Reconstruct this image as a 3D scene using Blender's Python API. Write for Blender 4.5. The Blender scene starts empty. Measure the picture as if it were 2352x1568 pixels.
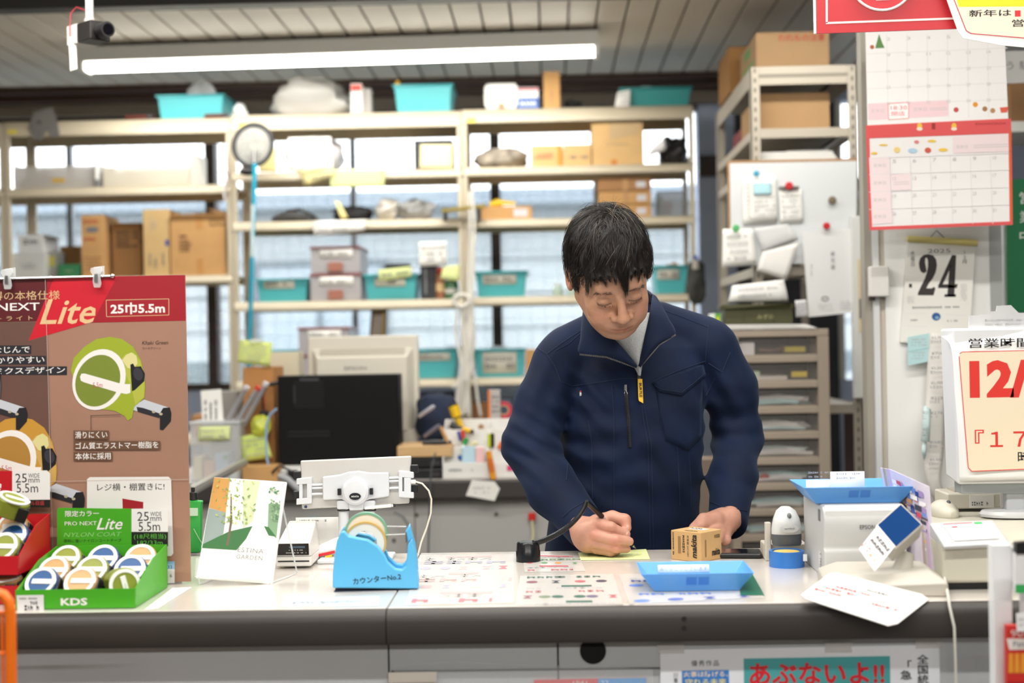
import bpy,bmesh,math,random
import numpy as np
from mathutils import Vector,Matrix,Euler
from mathutils.bvhtree import BVHTree
random.seed(7)
rng=np.random.default_rng(7)
SC=bpy.context.scene
COL=SC.collection
# ------------------------------------------------------------------ camera
FPX=2352*50.0/36.0 # focal length in pixels of the 2352 x 1568 frame
CAM=Vector((0,0,1.37))
YAW,ROLL=math.radians(1.5),0.018
_f=Vector((-math.sin(YAW),math.cos(YAW),0))
_r0=Vector((math.cos(YAW),math.sin(YAW),0))
_u0=Vector((0,0,1))
CR=(_r0*math.cos(ROLL)-_u0*math.sin(ROLL)).normalized()
CU=(_u0*math.cos(ROLL)+_r0*math.sin(ROLL)).normalized()
cam_d=bpy.data.cameras.new('camera')
cam=bpy.data.objects.new('camera',cam_d)
COL.objects.link(cam)
cam_d.lens=50.0
cam_d.sensor_width=36.0
cam_d.clip_start=0.05
cam_d.dof.use_dof=True
cam_d.dof.focus_distance=2.78
cam_d.dof.aperture_fstop=2.4
_m=Matrix((CR,CU,-_f)).transposed().to_4x4()
_m.translation=CAM
cam.matrix_world=_m
SC.camera=cam
# ------------------------------------------------------------------ world, exposure
world=bpy.data.worlds.new('world')
SC.world=world
world.use_nodes=True
_bg=world.node_tree.nodes['Background']
_bg.inputs['Color'].default_value=(0.93,0.97,1.0,1)
_bg.inputs['Strength'].default_value=5.0
SC.view_settings.view_transform='Standard'
SC.view_settings.look='None'
SC.view_settings.exposure=0.28
SC.view_settings.gamma=1.0
SC.view_settings.use_curve_mapping=False
SC.cycles.use_denoising=True
SC.cycles.max_bounces=8
SC.cycles.diffuse_bounces=4
SC.cycles.glossy_bounces=3
SC.cycles.transmission_bounces=6
SC.cycles.transparent_max_bounces=12
SC.cycles.sample_clamp_indirect=6.0
SC.cycles.caustics_reflective=False
SC.cycles.caustics_refractive=False
LAMP_W=21.0 # watts of every ceiling tube lamp
# ------------------------------------------------------------------ measuring: photograph -> place
def ray(px,py):
 return _f+CR*((px-1176)/FPX)-CU*((py-784)/FPX)
def W(px,py,Y):
 """point of the vertical plane y = Y seen at a pixel"""
 d=ray(px,py)
 return CAM+d*(Y/d.y)
def G(px,py,z):
 """point of the horizontal plane z seen at a pixel"""
 d=ray(px,py)
 return CAM+d*((z-CAM.z)/d.z)
def S(Y):
 return Y/FPX
CZ=0.952 # counter top height
def C(px,py):
 return G(px,py,CZ)
 # ------------------------------------------------------------------ colours and materials
def lin(c):
 return c/12.92 if c<=0.04045 else((c+0.055)/1.055)**2.4
def hexc(h):
 h=h.lstrip('#')
 return tuple(lin(int(h[i:i+2],16)/255)for i in(0,2,4))
MATS={}
def M(h,rough=0.55,metal=0.0,var=0.0,vscale=20.0,bump=0.0,bscale=200.0,spec=0.5,alpha=1.0,trans=0.0,emit=0.0,
coat=0.0,name=None,sheen=0.0,sss=0.0,stretch=None):
 key=(h,rough,metal,var,vscale,bump,bscale,spec,alpha,trans,emit,coat,sheen,sss,stretch)
 if key in MATS:
  return MATS[key]
 m=bpy.data.materials.new(name or 'mat_'+h.strip('#'))
 m.use_nodes=True
 nt=m.node_tree
 b=nt.nodes['Principled BSDF']
 col=hexc(h)
 b.inputs['Base Color'].default_value=(*col,1)
 b.inputs['Roughness'].default_value=rough
 b.inputs['Metallic'].default_value=metal
 b.inputs['Specular IOR Level'].default_value=spec
 b.inputs['Alpha'].default_value=alpha
 b.inputs['Transmission Weight'].default_value=trans
 if trans:
  b.inputs['IOR'].default_value=1.3
 b.inputs['Coat Weight'].default_value=coat
 b.inputs['Coat Roughness'].default_value=0.08
 if sheen:
  b.inputs['Sheen Weight'].default_value=sheen
 if sss:
  b.inputs['Subsurface Weight'].default_value=sss
  b.inputs['Subsurface Radius'].default_value=(0.012,0.005,0.003)
  b.inputs['Subsurface Scale'].default_value=0.6
 if emit:
  b.inputs['Emission Color'].default_value=(*col,1)
  b.inputs['Emission Strength'].default_value=emit
 if var or bump:
  tc=nt.nodes.new('ShaderNodeTexCoord')
  mp=nt.nodes.new('ShaderNodeMapping')
  nt.links.new(tc.outputs['Object'],mp.inputs['Vector'])
  if stretch:
   mp.inputs['Scale'].default_value=stretch
  if var:
   n=nt.nodes.new('ShaderNodeTexNoise')
   n.inputs['Scale'].default_value=vscale
   n.inputs['Detail'].default_value=4
   nt.links.new(mp.outputs['Vector'],n.inputs['Vector'])
   r=nt.nodes.new('ShaderNodeMapRange')
   r.inputs['From Min'].default_value=0.3
   r.inputs['From Max'].default_value=0.7
   r.inputs['To Min'].default_value=1-var
   r.inputs['To Max'].default_value=1+var
   nt.links.new(n.outputs['Fac'],r.inputs['Value'])
   v=nt.nodes.new('ShaderNodeVectorMath')
   v.operation='SCALE'
   v.inputs[0].default_value=col
   nt.links.new(r.outputs['Result'],v.inputs['Scale'])
   nt.links.new(v.outputs['Vector'],b.inputs['Base Color'])
  if bump:
   n=nt.nodes.new('ShaderNodeTexNoise')
   n.inputs['Scale'].default_value=bscale
   n.inputs['Detail'].default_value=3
   nt.links.new(mp.outputs['Vector'],n.inputs['Vector'])
   bp=nt.nodes.new('ShaderNodeBump')
   bp.inputs['Strength'].default_value=bump
   bp.inputs['Distance'].default_value=0.002
   nt.links.new(n.outputs['Fac'],bp.inputs['Height'])
   nt.links.new(bp.outputs['Normal'],b.inputs['Normal'])
 MATS[key]=m
 return m
WHITE=M('#f2f1ee',0.45)
PAPER=M('#f3f1ec',0.8,var=0.02,vscale=9)
INK=M('#1b1a1d',0.7)
INKG=M('#77777a',0.7)
INKL=M('#b9b8b8',0.7)
INKR=M('#d8313a',0.7)
BLACK=M('#141416',0.45)
BLACKS=M('#101114',0.25)
CLEAR=M('#f4f8fa',0.06,alpha=0.22,spec=0.6,name='clear_plastic')
CLEAR2=M('#eef2f3',0.2,alpha=0.42,spec=0.6,name='milky_plastic')
CARD=M('#c89a63',0.85,var=0.05,vscale=14,name='cardboard')
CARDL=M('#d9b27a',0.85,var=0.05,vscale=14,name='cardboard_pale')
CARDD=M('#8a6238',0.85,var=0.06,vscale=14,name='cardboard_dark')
TAPE=M('#c8892f',0.35,name='parcel_tape')
CHROME=M('#c9c9c9',0.25,metal=1.0)
STEELP=M('#cabea6',0.42,var=0.03,vscale=4,name='cream_steel')
TURQ=M('#4fb3ba',0.42,name='turquoise_plastic')
TURQD=M('#1f8f90',0.45,name='teal_plastic')
YNOTE=M('#ecdf9c',0.8,name='yellow_note')
GNOTE=M('#dde6a0',0.8,name='lime_note')
# ------------------------------------------------------------------ mesh helpers
class MB:
 def __init__(self):
  self.v,self.f=[],[]
 def add(self,vs,fs,mx=None):
  o=len(self.v)
  for p in vs:
   p=Vector(p)
   self.v.append(tuple(mx@p)if mx else tuple(p))
  self.f+=[tuple(i+o for i in f)for f in fs]
  return self
 def box(self,x0,x1,y0,y1,z0,z1,mx=None):
  vs=[(x0,y0,z0),(x1,y0,z0),(x1,y1,z0),(x0,y1,z0),(x0,y0,z1),(x1,y0,z1),(x1,y1,z1),(x0,y1,z1)]
  return self.add(vs,[(0,3,2,1),(4,5,6,7),(0,1,5,4),(1,2,6,5),(2,3,7,6),(3,0,4,7)],mx)
 def cbox(self,c,s,rot=(0,0,0)):
  mx=Matrix.Translation(c)@Euler(rot).to_matrix().to_4x4()
  return self.box(-s[0]/2,s[0]/2,-s[1]/2,s[1]/2,-s[2]/2,s[2]/2,mx)
 def quad(self,a,b,c,d):
  return self.add([a,b,c,d],[(0,1,2,3)])
 def poly(self,pts):
  return self.add(pts,[tuple(range(len(pts)))])
 def prism(self,poly,d,mx=None):
  """polygon of (x, z) facing -y, extruded from y=0 to y=d"""
  n=len(poly)
  vs=[(p[0],0,p[1])for p in poly]+[(p[0],d,p[1])for p in poly]
  fs=[tuple(range(n)),tuple(range(2*n-1,n-1,-1))]
  fs+=[(i,n+i,n+(i+1)%n,(i+1)%n)for i in range(n)]
  return self.add(vs,fs,mx)
 def tube(self,path,r,n=8,closed=False,cap=True):
  P=[Vector(p)for p in path]
  k=len(P)
  rs=r if isinstance(r,(list,tuple))else[r]*k
  up=None
  o=len(self.v)
  for i,p in enumerate(P):
   a=P[(i-1)%k]if(closed or i>0)else p
   b=P[(i+1)%k]if(closed or i<k-1)else p
   t=(b-a).normalized()
   if up is None:
    up=Vector((0,0,1))if abs(t.z)<0.9 else Vector((1,0,0))
   s=t.cross(up)
   if s.length<1e-5:
    s=t.orthogonal()
   s.normalize()
   up=s.cross(t).normalized()
   for j in range(n):
    an=2*math.pi*j/n
    self.v.append(tuple(p+s*(math.cos(an)*rs[i])+up*(math.sin(an)*rs[i])))
  for i in range(k if closed else k-1):
   for j in range(n):
    a,b=o+i*n+j,o+i*n+(j+1)%n
    c,d=o+((i+1)%k)*n+(j+1)%n,o+((i+1)%k)*n+j
    self.f.append((a,b,c,d))
  if cap and not closed:
   self.f.append(tuple(o+j for j in range(n-1,-1,-1)))
   self.f.append(tuple(o+(k-1)*n+j for j in range(n)))
  return self
 def lathe(self,prof,n=24,mx=None,closed=False):
  vs,fs=[],[]
  for(r,z)in prof:
   for j in range(n):
    a=2*math.pi*j/n
    vs.append((r*math.cos(a),r*math.sin(a),z))
  k=len(prof)
  for i in range(k if closed else k-1):
   for j in range(n):
    i2=(i+1)%k
    fs.append((i*n+j,i*n+(j+1)%n,i2*n+(j+1)%n,i2*n+j))
  if not closed:
   if prof[0][0]>1e-6:
    fs.append(tuple(range(n-1,-1,-1)))
   if prof[-1][0]>1e-6:
    fs.append(tuple((k-1)*n+j for j in range(n)))
  return self.add(vs,fs,mx)
 def cyl(self,a,b,r,n=16,r2=None):
  return self.tube([a,b],[r,r if r2 is None else r2],n)
 def ell(self,c,r,u=16,v=10,mx=None):
  pr=[(max(1e-7,math.sin(math.pi*i/v)),-math.cos(math.pi*i/v))for i in range(v+1)]
  t=Matrix.Translation(c)@Matrix.Diagonal((*r,1))
  return self.lathe(pr,u,(mx@t)if mx else t)
 def grid(self,fn,nu,nv):
  o=len(self.v)
  for j in range(nv+1):
   for i in range(nu+1):
    self.v.append(tuple(fn(i/nu,j/nv)))
  for j in range(nv):
   for i in range(nu):
    a=o+j*(nu+1)+i
    self.f.append((a,a+1,a+nu+2,a+nu+1))
  return self
 def build(self,name,mat,parent=None,smooth=False,bevel=0.0,seg=2,solid=0.0,angle=38,sub=0,loc=None,rot=None):
  me=bpy.data.meshes.new(name)
  me.from_pydata(self.v,[],self.f)
  me.validate()
  if len(self.f)>0:
   bm=bmesh.new()
   bm.from_mesh(me)
   bmesh.ops.remove_doubles(bm,verts=bm.verts,dist=1e-6)
   bmesh.ops.recalc_face_normals(bm,faces=bm.faces)
   bm.to_mesh(me)
   bm.free()
  me.materials.append(mat)
  o=bpy.data.objects.new(name,me)
  COL.objects.link(o)
  if parent is not None:
   o.parent=parent
  if loc is not None:
   o.location=loc
  if rot is not None:
   o.rotation_euler=rot
  if smooth or bevel:
   for p in me.polygons:
    p.use_smooth=True
   if smooth and not bevel:
    me.set_sharp_from_angle(angle=math.radians(angle))
  if solid:
   s=o.modifiers.new('solid','SOLIDIFY')
   s.thickness=solid
   s.offset=0
  if bevel:
   b=o.modifiers.new('bevel','BEVEL')
   b.width=bevel
   b.segments=seg
   b.limit_method='ANGLE'
   b.angle_limit=math.radians(32)
   b.harden_normals=True
  if sub:
   s=o.modifiers.new('sub','SUBSURF')
   s.levels=s.render_levels=sub
  return o
def tag(o,label,cat,group=None,kind=None):
 if label:
  o['label']=label
 if cat:
  o['category']=cat
 if group:
  o['group']=group
 if kind:
  o['kind']=kind
 return o
def thing(name,label,cat,loc=(0,0,0),rotz=0.0,group=None,rot=None):
 o=bpy.data.objects.new(name,None)
 o.empty_display_size=0.05
 COL.objects.link(o)
 o.location=loc
 o.rotation_euler=rot if rot is not None else(0,0,rotz)
 return tag(o,label,cat,group)
def struct(o):
 o['kind']='structure'
 return o
def copy_tree(o,parent=None):
 c=o.copy()
 COL.objects.link(c)
 c.parent=parent
 for ch in list(o.children):
  copy_tree(ch,c)
 return c
def lookalong(right,up,pos=(0,0,0)):
 r=Vector(right).normalized()
 u=Vector(up)
 u=(u-r*u.dot(r)).normalized()
 n=r.cross(u)
 m=Matrix((r,u,n)).transposed().to_4x4()
 m.translation=pos
 return m
 # ------------------------------------------------------------------ print on things
_TXT={}
def text_mesh(s,bold=0.0,shear=0.0,res=2,spacing=1.0,vertical=False):
 key=(s,bold,shear,res,spacing,vertical)
 if key in _TXT:
  return _TXT[key]
 cu=bpy.data.curves.new('t','FONT')
 cu.body='\n'.join(s)if vertical else s
 cu.size=1.0
 cu.resolution_u=res
 cu.offset=bold
 cu.shear=shear
 cu.space_character=spacing
 if vertical:
  cu.align_x='CENTER'
  cu.space_line=spacing
 ob=bpy.data.objects.new('t',cu)
 me=bpy.data.meshes.new_from_object(ob)
 bpy.data.objects.remove(ob)
 bpy.data.curves.remove(cu)
 n=len(me.vertices)
 co=np.zeros(n*3,dtype=np.float32)
 me.vertices.foreach_get('co',co)
 co=co.reshape(-1,3)
 faces=[tuple(p.vertices)for p in me.polygons]
 bpy.data.meshes.remove(me)
 _TXT[key]=(co,faces)
 return _TXT[key]
def text(parent,s,pos,h,mat,w=None,right=(1,0,0),up=(0,0,1),bold=0.0,shear=0.0,align='c',name='lettering',
spacing=1.0,vertical=False,res=2,off=0.0004):
 """flat lettering: pos = centre (or left end) of the ink box, h = ink height, w = ink width"""
 co,faces=text_mesh(s,bold,shear,res,spacing,vertical)
 if len(co)==0:
  return None
 lo,hi=co.min(0),co.max(0)
 sz=np.maximum(hi-lo,1e-6)
 k=h/sz[1]
 kx=(w/sz[0])if w else k
 p=(co-lo)*np.array([kx,k,0])
 p[:,1]-=h/2
 if align=='c':
  p[:,0]-=sz[0]*kx/2
 elif align=='r':
  p[:,0]-=sz[0]*kx
 mx=lookalong(right,up,pos)
 n=mx.to_3x3()@Vector((0,0,1))
 me=bpy.data.meshes.new(name)
 me.from_pydata([tuple(mx@Vector((float(a),float(b),0))+n*off)for a,b,_ in p],[],faces)
 me.materials.append(mat)
 o=bpy.data.objects.new(name,me)
 COL.objects.link(o)
 o.parent=parent
 return o
def patch(parent,pts,mat,name='printed_patch',right=(1,0,0),up=(0,0,1),pos=(0,0,0),off=0.0003,solid=0.0):
 """flat printed polygon, pts in the (right, up) plane around pos"""
 mx=lookalong(right,up,pos)
 n=mx.to_3x3()@Vector((0,0,1))
 mb=MB()
 mb.poly([mx@Vector((a,b,0))+n*off for a,b in pts])
 return mb.build(name,mat,parent,solid=solid)
def rect(x0,x1,y0,y1):
 return[(x0,y0),(x1,y0),(x1,y1),(x0,y1)]
def rrect(x0,x1,y0,y1,r,n=4):
 p=[]
 for cx,cy,a0 in((x1-r,y1-r,0),(x0+r,y1-r,90),(x0+r,y0+r,180),(x1-r,y0+r,270)):
  for i in range(n+1):
   a=math.radians(a0+90*i/n)
   p.append((cx+r*math.cos(a),cy+r*math.sin(a)))
 return p
def oval(cx,cy,rx,ry,n=20,rot=0.0):
 out=[]
 for i in range(n):
  a=2*math.pi*i/n
  x,y=rx*math.cos(a),ry*math.sin(a)
  out.append((cx+x*math.cos(rot)-y*math.sin(rot),cy+x*math.sin(rot)+y*math.cos(rot)))
 return out
def frame2d(mb,x0,x1,y0,y1,t,mx,n):
 for a in(rect(x0,x1,y0,y0+t),rect(x0,x1,y1-t,y1),rect(x0,x0+t,y0,y1),rect(x1-t,x1,y0,y1)):
  mb.poly([mx@Vector((p[0],p[1],0))+n for p in a])
def scribble(parent,x0,x1,y0,y1,rows,mat,right=(1,0,0),up=(0,0,1),pos=(0,0,0),name='printed_lines',fill=0.8,
tall=0.45,seed=1,off=0.0004,blocky=1.0):
 """rows of small printed strokes, too small to read"""
 rd=random.Random(seed)
 mx=lookalong(right,up,pos)
 n=mx.to_3x3()@Vector((0,0,1))*off
 mb=MB()
 rh=(y1-y0)/rows
 for r in range(rows):
  x=x0
  xe=x0+(x1-x0)*(rd.uniform(0.7,1.0)if r==rows-1 else rd.uniform(0.88,1.0))
  yc=y1-(r+0.5)*rh
  g=rh*tall
  while x<xe:
   wch=g*rd.uniform(0.5,1.1)*blocky
   if rd.random()<fill:
    k=rd.random()
    b=[(x,yc-g/2),(min(x+wch,xe),yc-g/2),(min(x+wch,xe),yc+g/2),(x,yc+g/2)]
    if k<0.4: # a bar pair
     for z0,z1 in((-0.5,-0.2),(0.15,0.5)):
      mb.poly([mx@Vector((q[0],yc+g*(z0 if i<2 else z1),0))+n for i,q in enumerate(b)])
     mb.poly([mx@Vector((q[0],q[1],0))+n for q in rect(x+wch*.4,x+wch*.6,yc-g/2,yc+g/2)])
    else:
     mb.poly([mx@Vector((q[0],q[1],0))+n for q in rect(x,x+wch*.3,yc-g/2,yc+g/2)])
     mb.poly([mx@Vector((q[0],q[1],0))+n for q in rect(x+wch*.3,x+wch,yc-g*.1,yc+g*.25)])
     mb.poly([mx@Vector((q[0],q[1],0))+n for q in rect(x+wch*.75,x+wch,yc-g/2,yc)])
   x+=wch+g*0.25
 o=mb.build(name,mat,parent)
 o['kind']='stuff'
 return o
def sheet(parent,name,w,h,mat,pos=(0,0,0),right=(1,0,0),up=(0,0,1),curl=0.0,n=8,t=0.0006,wave=0.0):
 """thin sheet of paper with a gentle bend"""
 mx=lookalong(right,up,pos)
 mb=MB()
 mb.grid(lambda u,v:mx@Vector(((u-.5)*w,(v-.5)*h,curl*((v-.5)**2-.25)+wave*math.sin(u*5+v*3))),n,n)
 return mb.build(name,mat,parent,smooth=True,solid=t)
 # ================================================================== the room
ZC=2.49 # ceiling over the back of the shop
YB=6.2 # back wall
XL,XR,YF=-3.6,3.4,-3.6
floor=struct(MB().box(XL,XR,YF,YB,-0.05,0.0).build('floor',M('#77726c',0.35,var=0.06,vscale=3)))
MW=M('#8d8a85',0.8,var=0.03,vscale=2)
struct(MB().box(XL-.1,XL,YF,YB,0,2.6).build('wall_left',MW))
struct(MB().box(XR,XR+.1,YF,YB,0,2.6).build('wall_right',MW))
struct(MB().box(XL-.1,XR+.1,YF-.1,YF,0,2.6).build('wall_front',MW))
WX0,WX1,WZ0,WZ1=-3.3,0.66,1.18,2.39
MBW=M('#a3aec6',0.7,var=0.04,vscale=3,name='bluegrey_wall')
wb=struct(MB().box(XL-.1,XR+.1,YB,YB+.12,0,WZ0).box(XL-.1,WX0,YB,YB+.12,WZ0,WZ1)
.box(WX1,.82,YB,YB+.12,WZ0,WZ1).box(1.95,XR+.1,YB,YB+.12,WZ0,WZ1)
.box(XL-.1,XR+.1,YB,YB+.12,WZ1,2.6).build('wall_back',MBW))
struct(MB().box(.82,1.25,YB-.02,YB+.12,0,2.45).build('wall_back',M('#2b2c34',.7,var=.1,vscale=3)))
struct(MB().box(WX1,.82,YB-.03,YB,2.07,2.16).build('trim_1',M('#2b1c14',0.6)))
# ceiling: narrow boards over the back, plain board in front of the dark rail
ceil=struct(MB().box(XL-.1,XR+.1,4.62,YB+.12,ZC+.012,ZC+.06).build('ceiling',M('#4a4640',0.8)))
MPL=M('#dcd5ca',0.55,var=0.03,vscale=2,name='ceiling_plank')
pl=None
k=0
x=-2.75
while x<2.9:
 if pl is None:
  pl=MB().box(-0.0465,0.0465,0,YB-4.64,0,.012).build('plank',MPL,ceil,bevel=0.003,seg=1)
  o=pl
 else:
  o=pl.copy()
  COL.objects.link(o)
  o.parent=ceil
 o.location=(x,4.64,ZC)
 x+=0.0995
struct(MB().box(XL-.1,XR+.1,YF-.1,4.62,2.53,2.6).build('ceiling.001',M('#8d7d6c',0.8,var=0.03,vscale=2)))
struct(MB().box(XL,XR,4.56,4.64,2.475,2.53).build('trim_2',M('#2c2928',0.5),bevel=0.006))
struct(MB().box(XL,XR,6.06,YB,2.435,ZC).box(XL,XR,6.0,6.06,2.462,ZC).build('trim_3',M('#33190d',0.5,var=0.1,vscale=4),bevel=0.004))
struct(MB().box(XL,0.9,6.14,YB,2.385,2.435).build('trim_4',M('#6f665c',0.6)))
# window over the back shelves: wired glass between dark brown mullions
win=struct(thing('window_1',None,None,(0,0,0)))
MBR=M('#2a1a12',0.5,name='dark_brown_wood')
mx_px=[487-653*2,487-653,487,1140]
mxs=[W(p,600,YB).x for p in mx_px]
xs=[WX0]+[x for x in mxs if x>WX0+.1]+[WX1]
for x in xs[1:-1]:
 MB().box(x-.021,x+.021,YB-.02,YB+.06,WZ0,WZ1).build('mullion',MBR,win)
MB().box(WX0,WX1,YB-.01,YB+.06,WZ0,WZ0+.03).box(WX0,WX1,YB-.01,YB+.06,WZ1-.03,WZ1).build('window_frame',MBR,win)
MGL=M('#e9f1f6',0.25,alpha=0.25,name='wired_glass')
MWI=M('#a9b4ba',0.5)
for a,b in zip(xs[:-1],xs[1:]):
 h=(a+b)/2
 for p,q in((a,h),(h,b)):
  pane=MB().box(p,q,YB+.03,YB+.036,WZ0+.02,WZ1-.02).build('pane',MGL,win)
  wm=MB()
  t=p+.03
  while t<q:
   wm.box(t-.0007,t+.0007,YB+.0285,YB+.0302,WZ0+.03,WZ1-.03)
   t+=.06
  t=WZ0+.05
  while t<WZ1-.03:
   wm.box(p,q,YB+.0285,YB+.0302,t-.0007,t+.0007)
   t+=.06
  wm.build('wire_mesh',MWI,pane)
 MB().box(h-.012,h+.012,YB+.01,YB+.05,WZ0+.03,WZ1-.03).build('sash_bar',M('#8d9299',0.4,metal=.6),win)
 # second window, beside the white partition
win2=struct(thing('window_2',None,None,(0,0,0)))
MB().box(1.25,1.95,YB+.03,YB+.036,WZ0,WZ1).build('pane',MGL,win2)
MB().box(1.25,1.28,YB-.01,YB+.06,WZ0,WZ1).box(1.92,1.95,YB-.01,YB+.06,WZ0,WZ1).box(1.25,1.95,YB-.01,YB+.06,2.0,2.05).build('window_frame',M('#b9b9b4',.4),win2)
# outdoors behind the glass
struct(MB().box(-14,14,YB+.12,22,-.25,-.2).build('ground_outside',M('#8b8d8b',.9,var=.1,vscale=1)))
nb=thing('neighbour_house','pale clad house with grey bands seen through the shelf window','building',(0,10.6,-.2))
MSD=M('#b9c1c5',.7,var=.02,vscale=2)
MB().box(-9,3.2,.05,4,0,2.55).build('wall',MSD,nb)
sd=None
for i in range(9):
 sd2=MB().box(-9,3.2,0,.05,0,.24).build('siding_board',MSD,nb,bevel=.01)if sd is None else sd.copy()
 if sd is not None:
  COL.objects.link(sd2)
  sd2.parent=nb
 sd=sd or sd2
 sd2.location=(0,0,0.15+i*.255)
MB().box(-9.2,3.4,-.5,4,2.55,2.66).build('eave',M('#7e8c99',.6),nb)
for i,(a,b)in enumerate(((-6.3,-5.1),(-4.2,-3.2),(-2.2,-1.2))):
 wn=MB().box(a,b,-.04,.0,.95,2.2).build('window',M('#5d6b78',.3),nb)
 MB().box(a+.05,b-.05,-.05,-.035,1.0,2.15).build('pane',M('#aebcc6',.12),wn)
 MB().box((a+b)/2-.02,(a+b)/2+.02,-.06,-.03,.95,2.2).build('sash',M('#5d6b78',.4),wn)
fe=thing('garden_fence','low grey slatted fence standing outside below the window','fence',(0,8.6,-.2))
for i in range(6):
 MB().box(-6,3,0,.03,.5+i*.17,.63+i*.17).build('slat',M('#66747a',.7),fe)
for i in range(6):
 MB().box(-6+i*1.8-.03,-6+i*1.8+.03,.03,.09,0,1.55).build('post',M('#59656b',.7),fe)
 # ------------------------------------------------------------------ ceiling lamps
MEM=M('#fffdf4',0.4,emit=14.0,name='lamp_diffuser')
def ceiling_lamp(x,y,L,rz,label,zc,power=1.0):
 t=thing('ceiling_lamp',label,'lamp',(x,y,zc),rz,group='long ceiling lamps of the shop')
 MB().prism([(-.075,0),(.075,0),(.05,-.05),(-.05,-.05)],L,Matrix.Rotation(math.pi/2,4,'Z')@Matrix.Translation((0,-L/2,0))).build('housing',M('#d9d9d4',.4),t,bevel=.003)
 MB().prism(rrect(-.026,.026,-.080,-.046,.014),L-.03,Matrix.Rotation(math.pi/2,4,'Z')@Matrix.Translation((0,-(L-.03)/2,0))).build('diffuser',MEM,t,smooth=True)
 for s in(-1,1):
  MB().box(min(s*(L/2-.018),s*L/2),max(s*(L/2-.018),s*L/2),-.05,.05,-.085,0).build('end_cap',WHITE,t,bevel=.006)
 ld=bpy.data.lights.new('lamp_light','AREA')
 ld.shape='RECTANGLE'
 ld.size,ld.size_y=L-.1,.045
 ld.energy=LAMP_W*power
 ld.color=(1.0,0.975,0.93)
 lo=bpy.data.objects.new('lamp_light',ld)
 COL.objects.link(lo)
 lo.parent=t
 lo.location=(0,0,-.082)
 return t
pa,pb=W(192,150,5.24),W(1376,112,5.16)
ceiling_lamp((pa.x+pb.x)/2,5.2,(pb-pa).length,math.atan2(pb.y-pa.y,pb.x-pa.x),'long lit tube lamp above the back shelves',2.478,.45)
for x,y,pw,l in((0.25,2.55,.7,'tube lamp on the ceiling over the clerk'),(0.35,3.95,.35,'unseen tube lamp added to brighten the steel rack'),(-1.35,3.2,.5,'tube lamp on the ceiling above the computer desk'),  # lamp before the rack is unseen, added to brighten rack and whiteboard
(-1.1,1.55,1,'tube lamp on the ceiling over the tape display'),(1.0,1.55,.8,'tube lamp on the ceiling over the pay desk'),
(-1.1,-.9,1.7,'tube lamp on the shop ceiling behind the tape display'),(1.0,-.9,1.7,'tube lamp on the shop ceiling behind the pay desk')):
 ceiling_lamp(x,y,1.9,0.0,l,2.528,pw)
 # ------------------------------------------------------------------ the sales counter in two lengths
CF,CB=2.235,2.83
seam=C(886,1400).x
MTOP=M('#d3ccc4',0.22,var=0.035,vscale=5,coat=.5,name='counter_laminate')
MEDGE=M('#393431',0.5,var=.05,vscale=7,name='dark_edge')
MPAN=M('#b9bbbd',0.5,var=.02,vscale=3,name='grey_panel')
def counter(name,label,x0,x1,panels,cz=CZ):
 t=thing(name,label,'counter',(0,0,0))
 MB().box(x0,x1,CF+.012,CB,cz-.05,cz).build('worktop',MTOP,t,bevel=.002)
 prof=[(CF+.012,cz-.001),(CF+.004,cz-.003),(CF-.004,cz-.010),(CF-.006,cz-.02),(CF-.006,cz-.052),(CF-.003,cz-.056),(CF+.03,cz-.057),(CF+.03,cz-.004)]
 mb=MB()
 n=len(prof)
 vs=[(x0,a,b)for a,b in prof]+[(x1,a,b)for a,b in prof]
 mb.add(vs,[tuple(range(n)),tuple(range(2*n-1,n-1,-1))]+[(i,(i+1)%n,n+(i+1)%n,n+i)for i in range(n)])
 mb.build('edge_nosing',MEDGE,t,smooth=True,angle=50)
 MB().box(x0,x1,CB,CB+.012,cz-.05,cz-.002).build('rear_edge',MEDGE,t)
 for a,b in panels:
  MB().box(a+.0012,b-.0012,CF+.022,CF+.045,.08,cz-.06).build('front_panel',MPAN,t,bevel=.001,seg=1)
 MB().box(x0,x1,CF+.045,CB-.03,.0,cz-.06).build('carcass',M('#9a9a98',.6),t)
 MB().box(x0,x1,CF+.03,CF+.045,0,.08).build('plinth',BLACK,t)
 return t
xr=1.75
ca=counter('sales_counter','grey sales counter length under the tape measure display',-2.4,seam-.0008,[(-2.4,-1.2),(-1.2,seam)])
xv=C(1262,1400).x+.012
cb=counter('sales_counter','long grey sales counter length where the clerk writes',seam+.0008,xr,[(seam,xv),(xv,xv+.75),(xv+.75,xr)],CZ)
hp=W(1362,1497,CF+.022)
MB().cyl((hp.x,CF+.026,hp.z+.002),(hp.x,CF+.0205,hp.z+.002),.0208,28).build('cable_hole',M('#0a0a0b',.9),cb)
for py in(1421,1442):
 p=W(1571,py,CF-.006)
 MB().cyl((p.x,CF,p.z),(p.x,CF-.0066,p.z),.0042,12).build('screw_hole',M('#151312',.6),cb)
p=W(905,1541,CF+.022)
MB().box(seam+.004,xv+.27,CF+.0205,CF+.023,p.z-.0012,p.z+.0012).build('drawer_gap',M('#55565a',.7),cb)
p=W(1850,1541,CF+.022)
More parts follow.
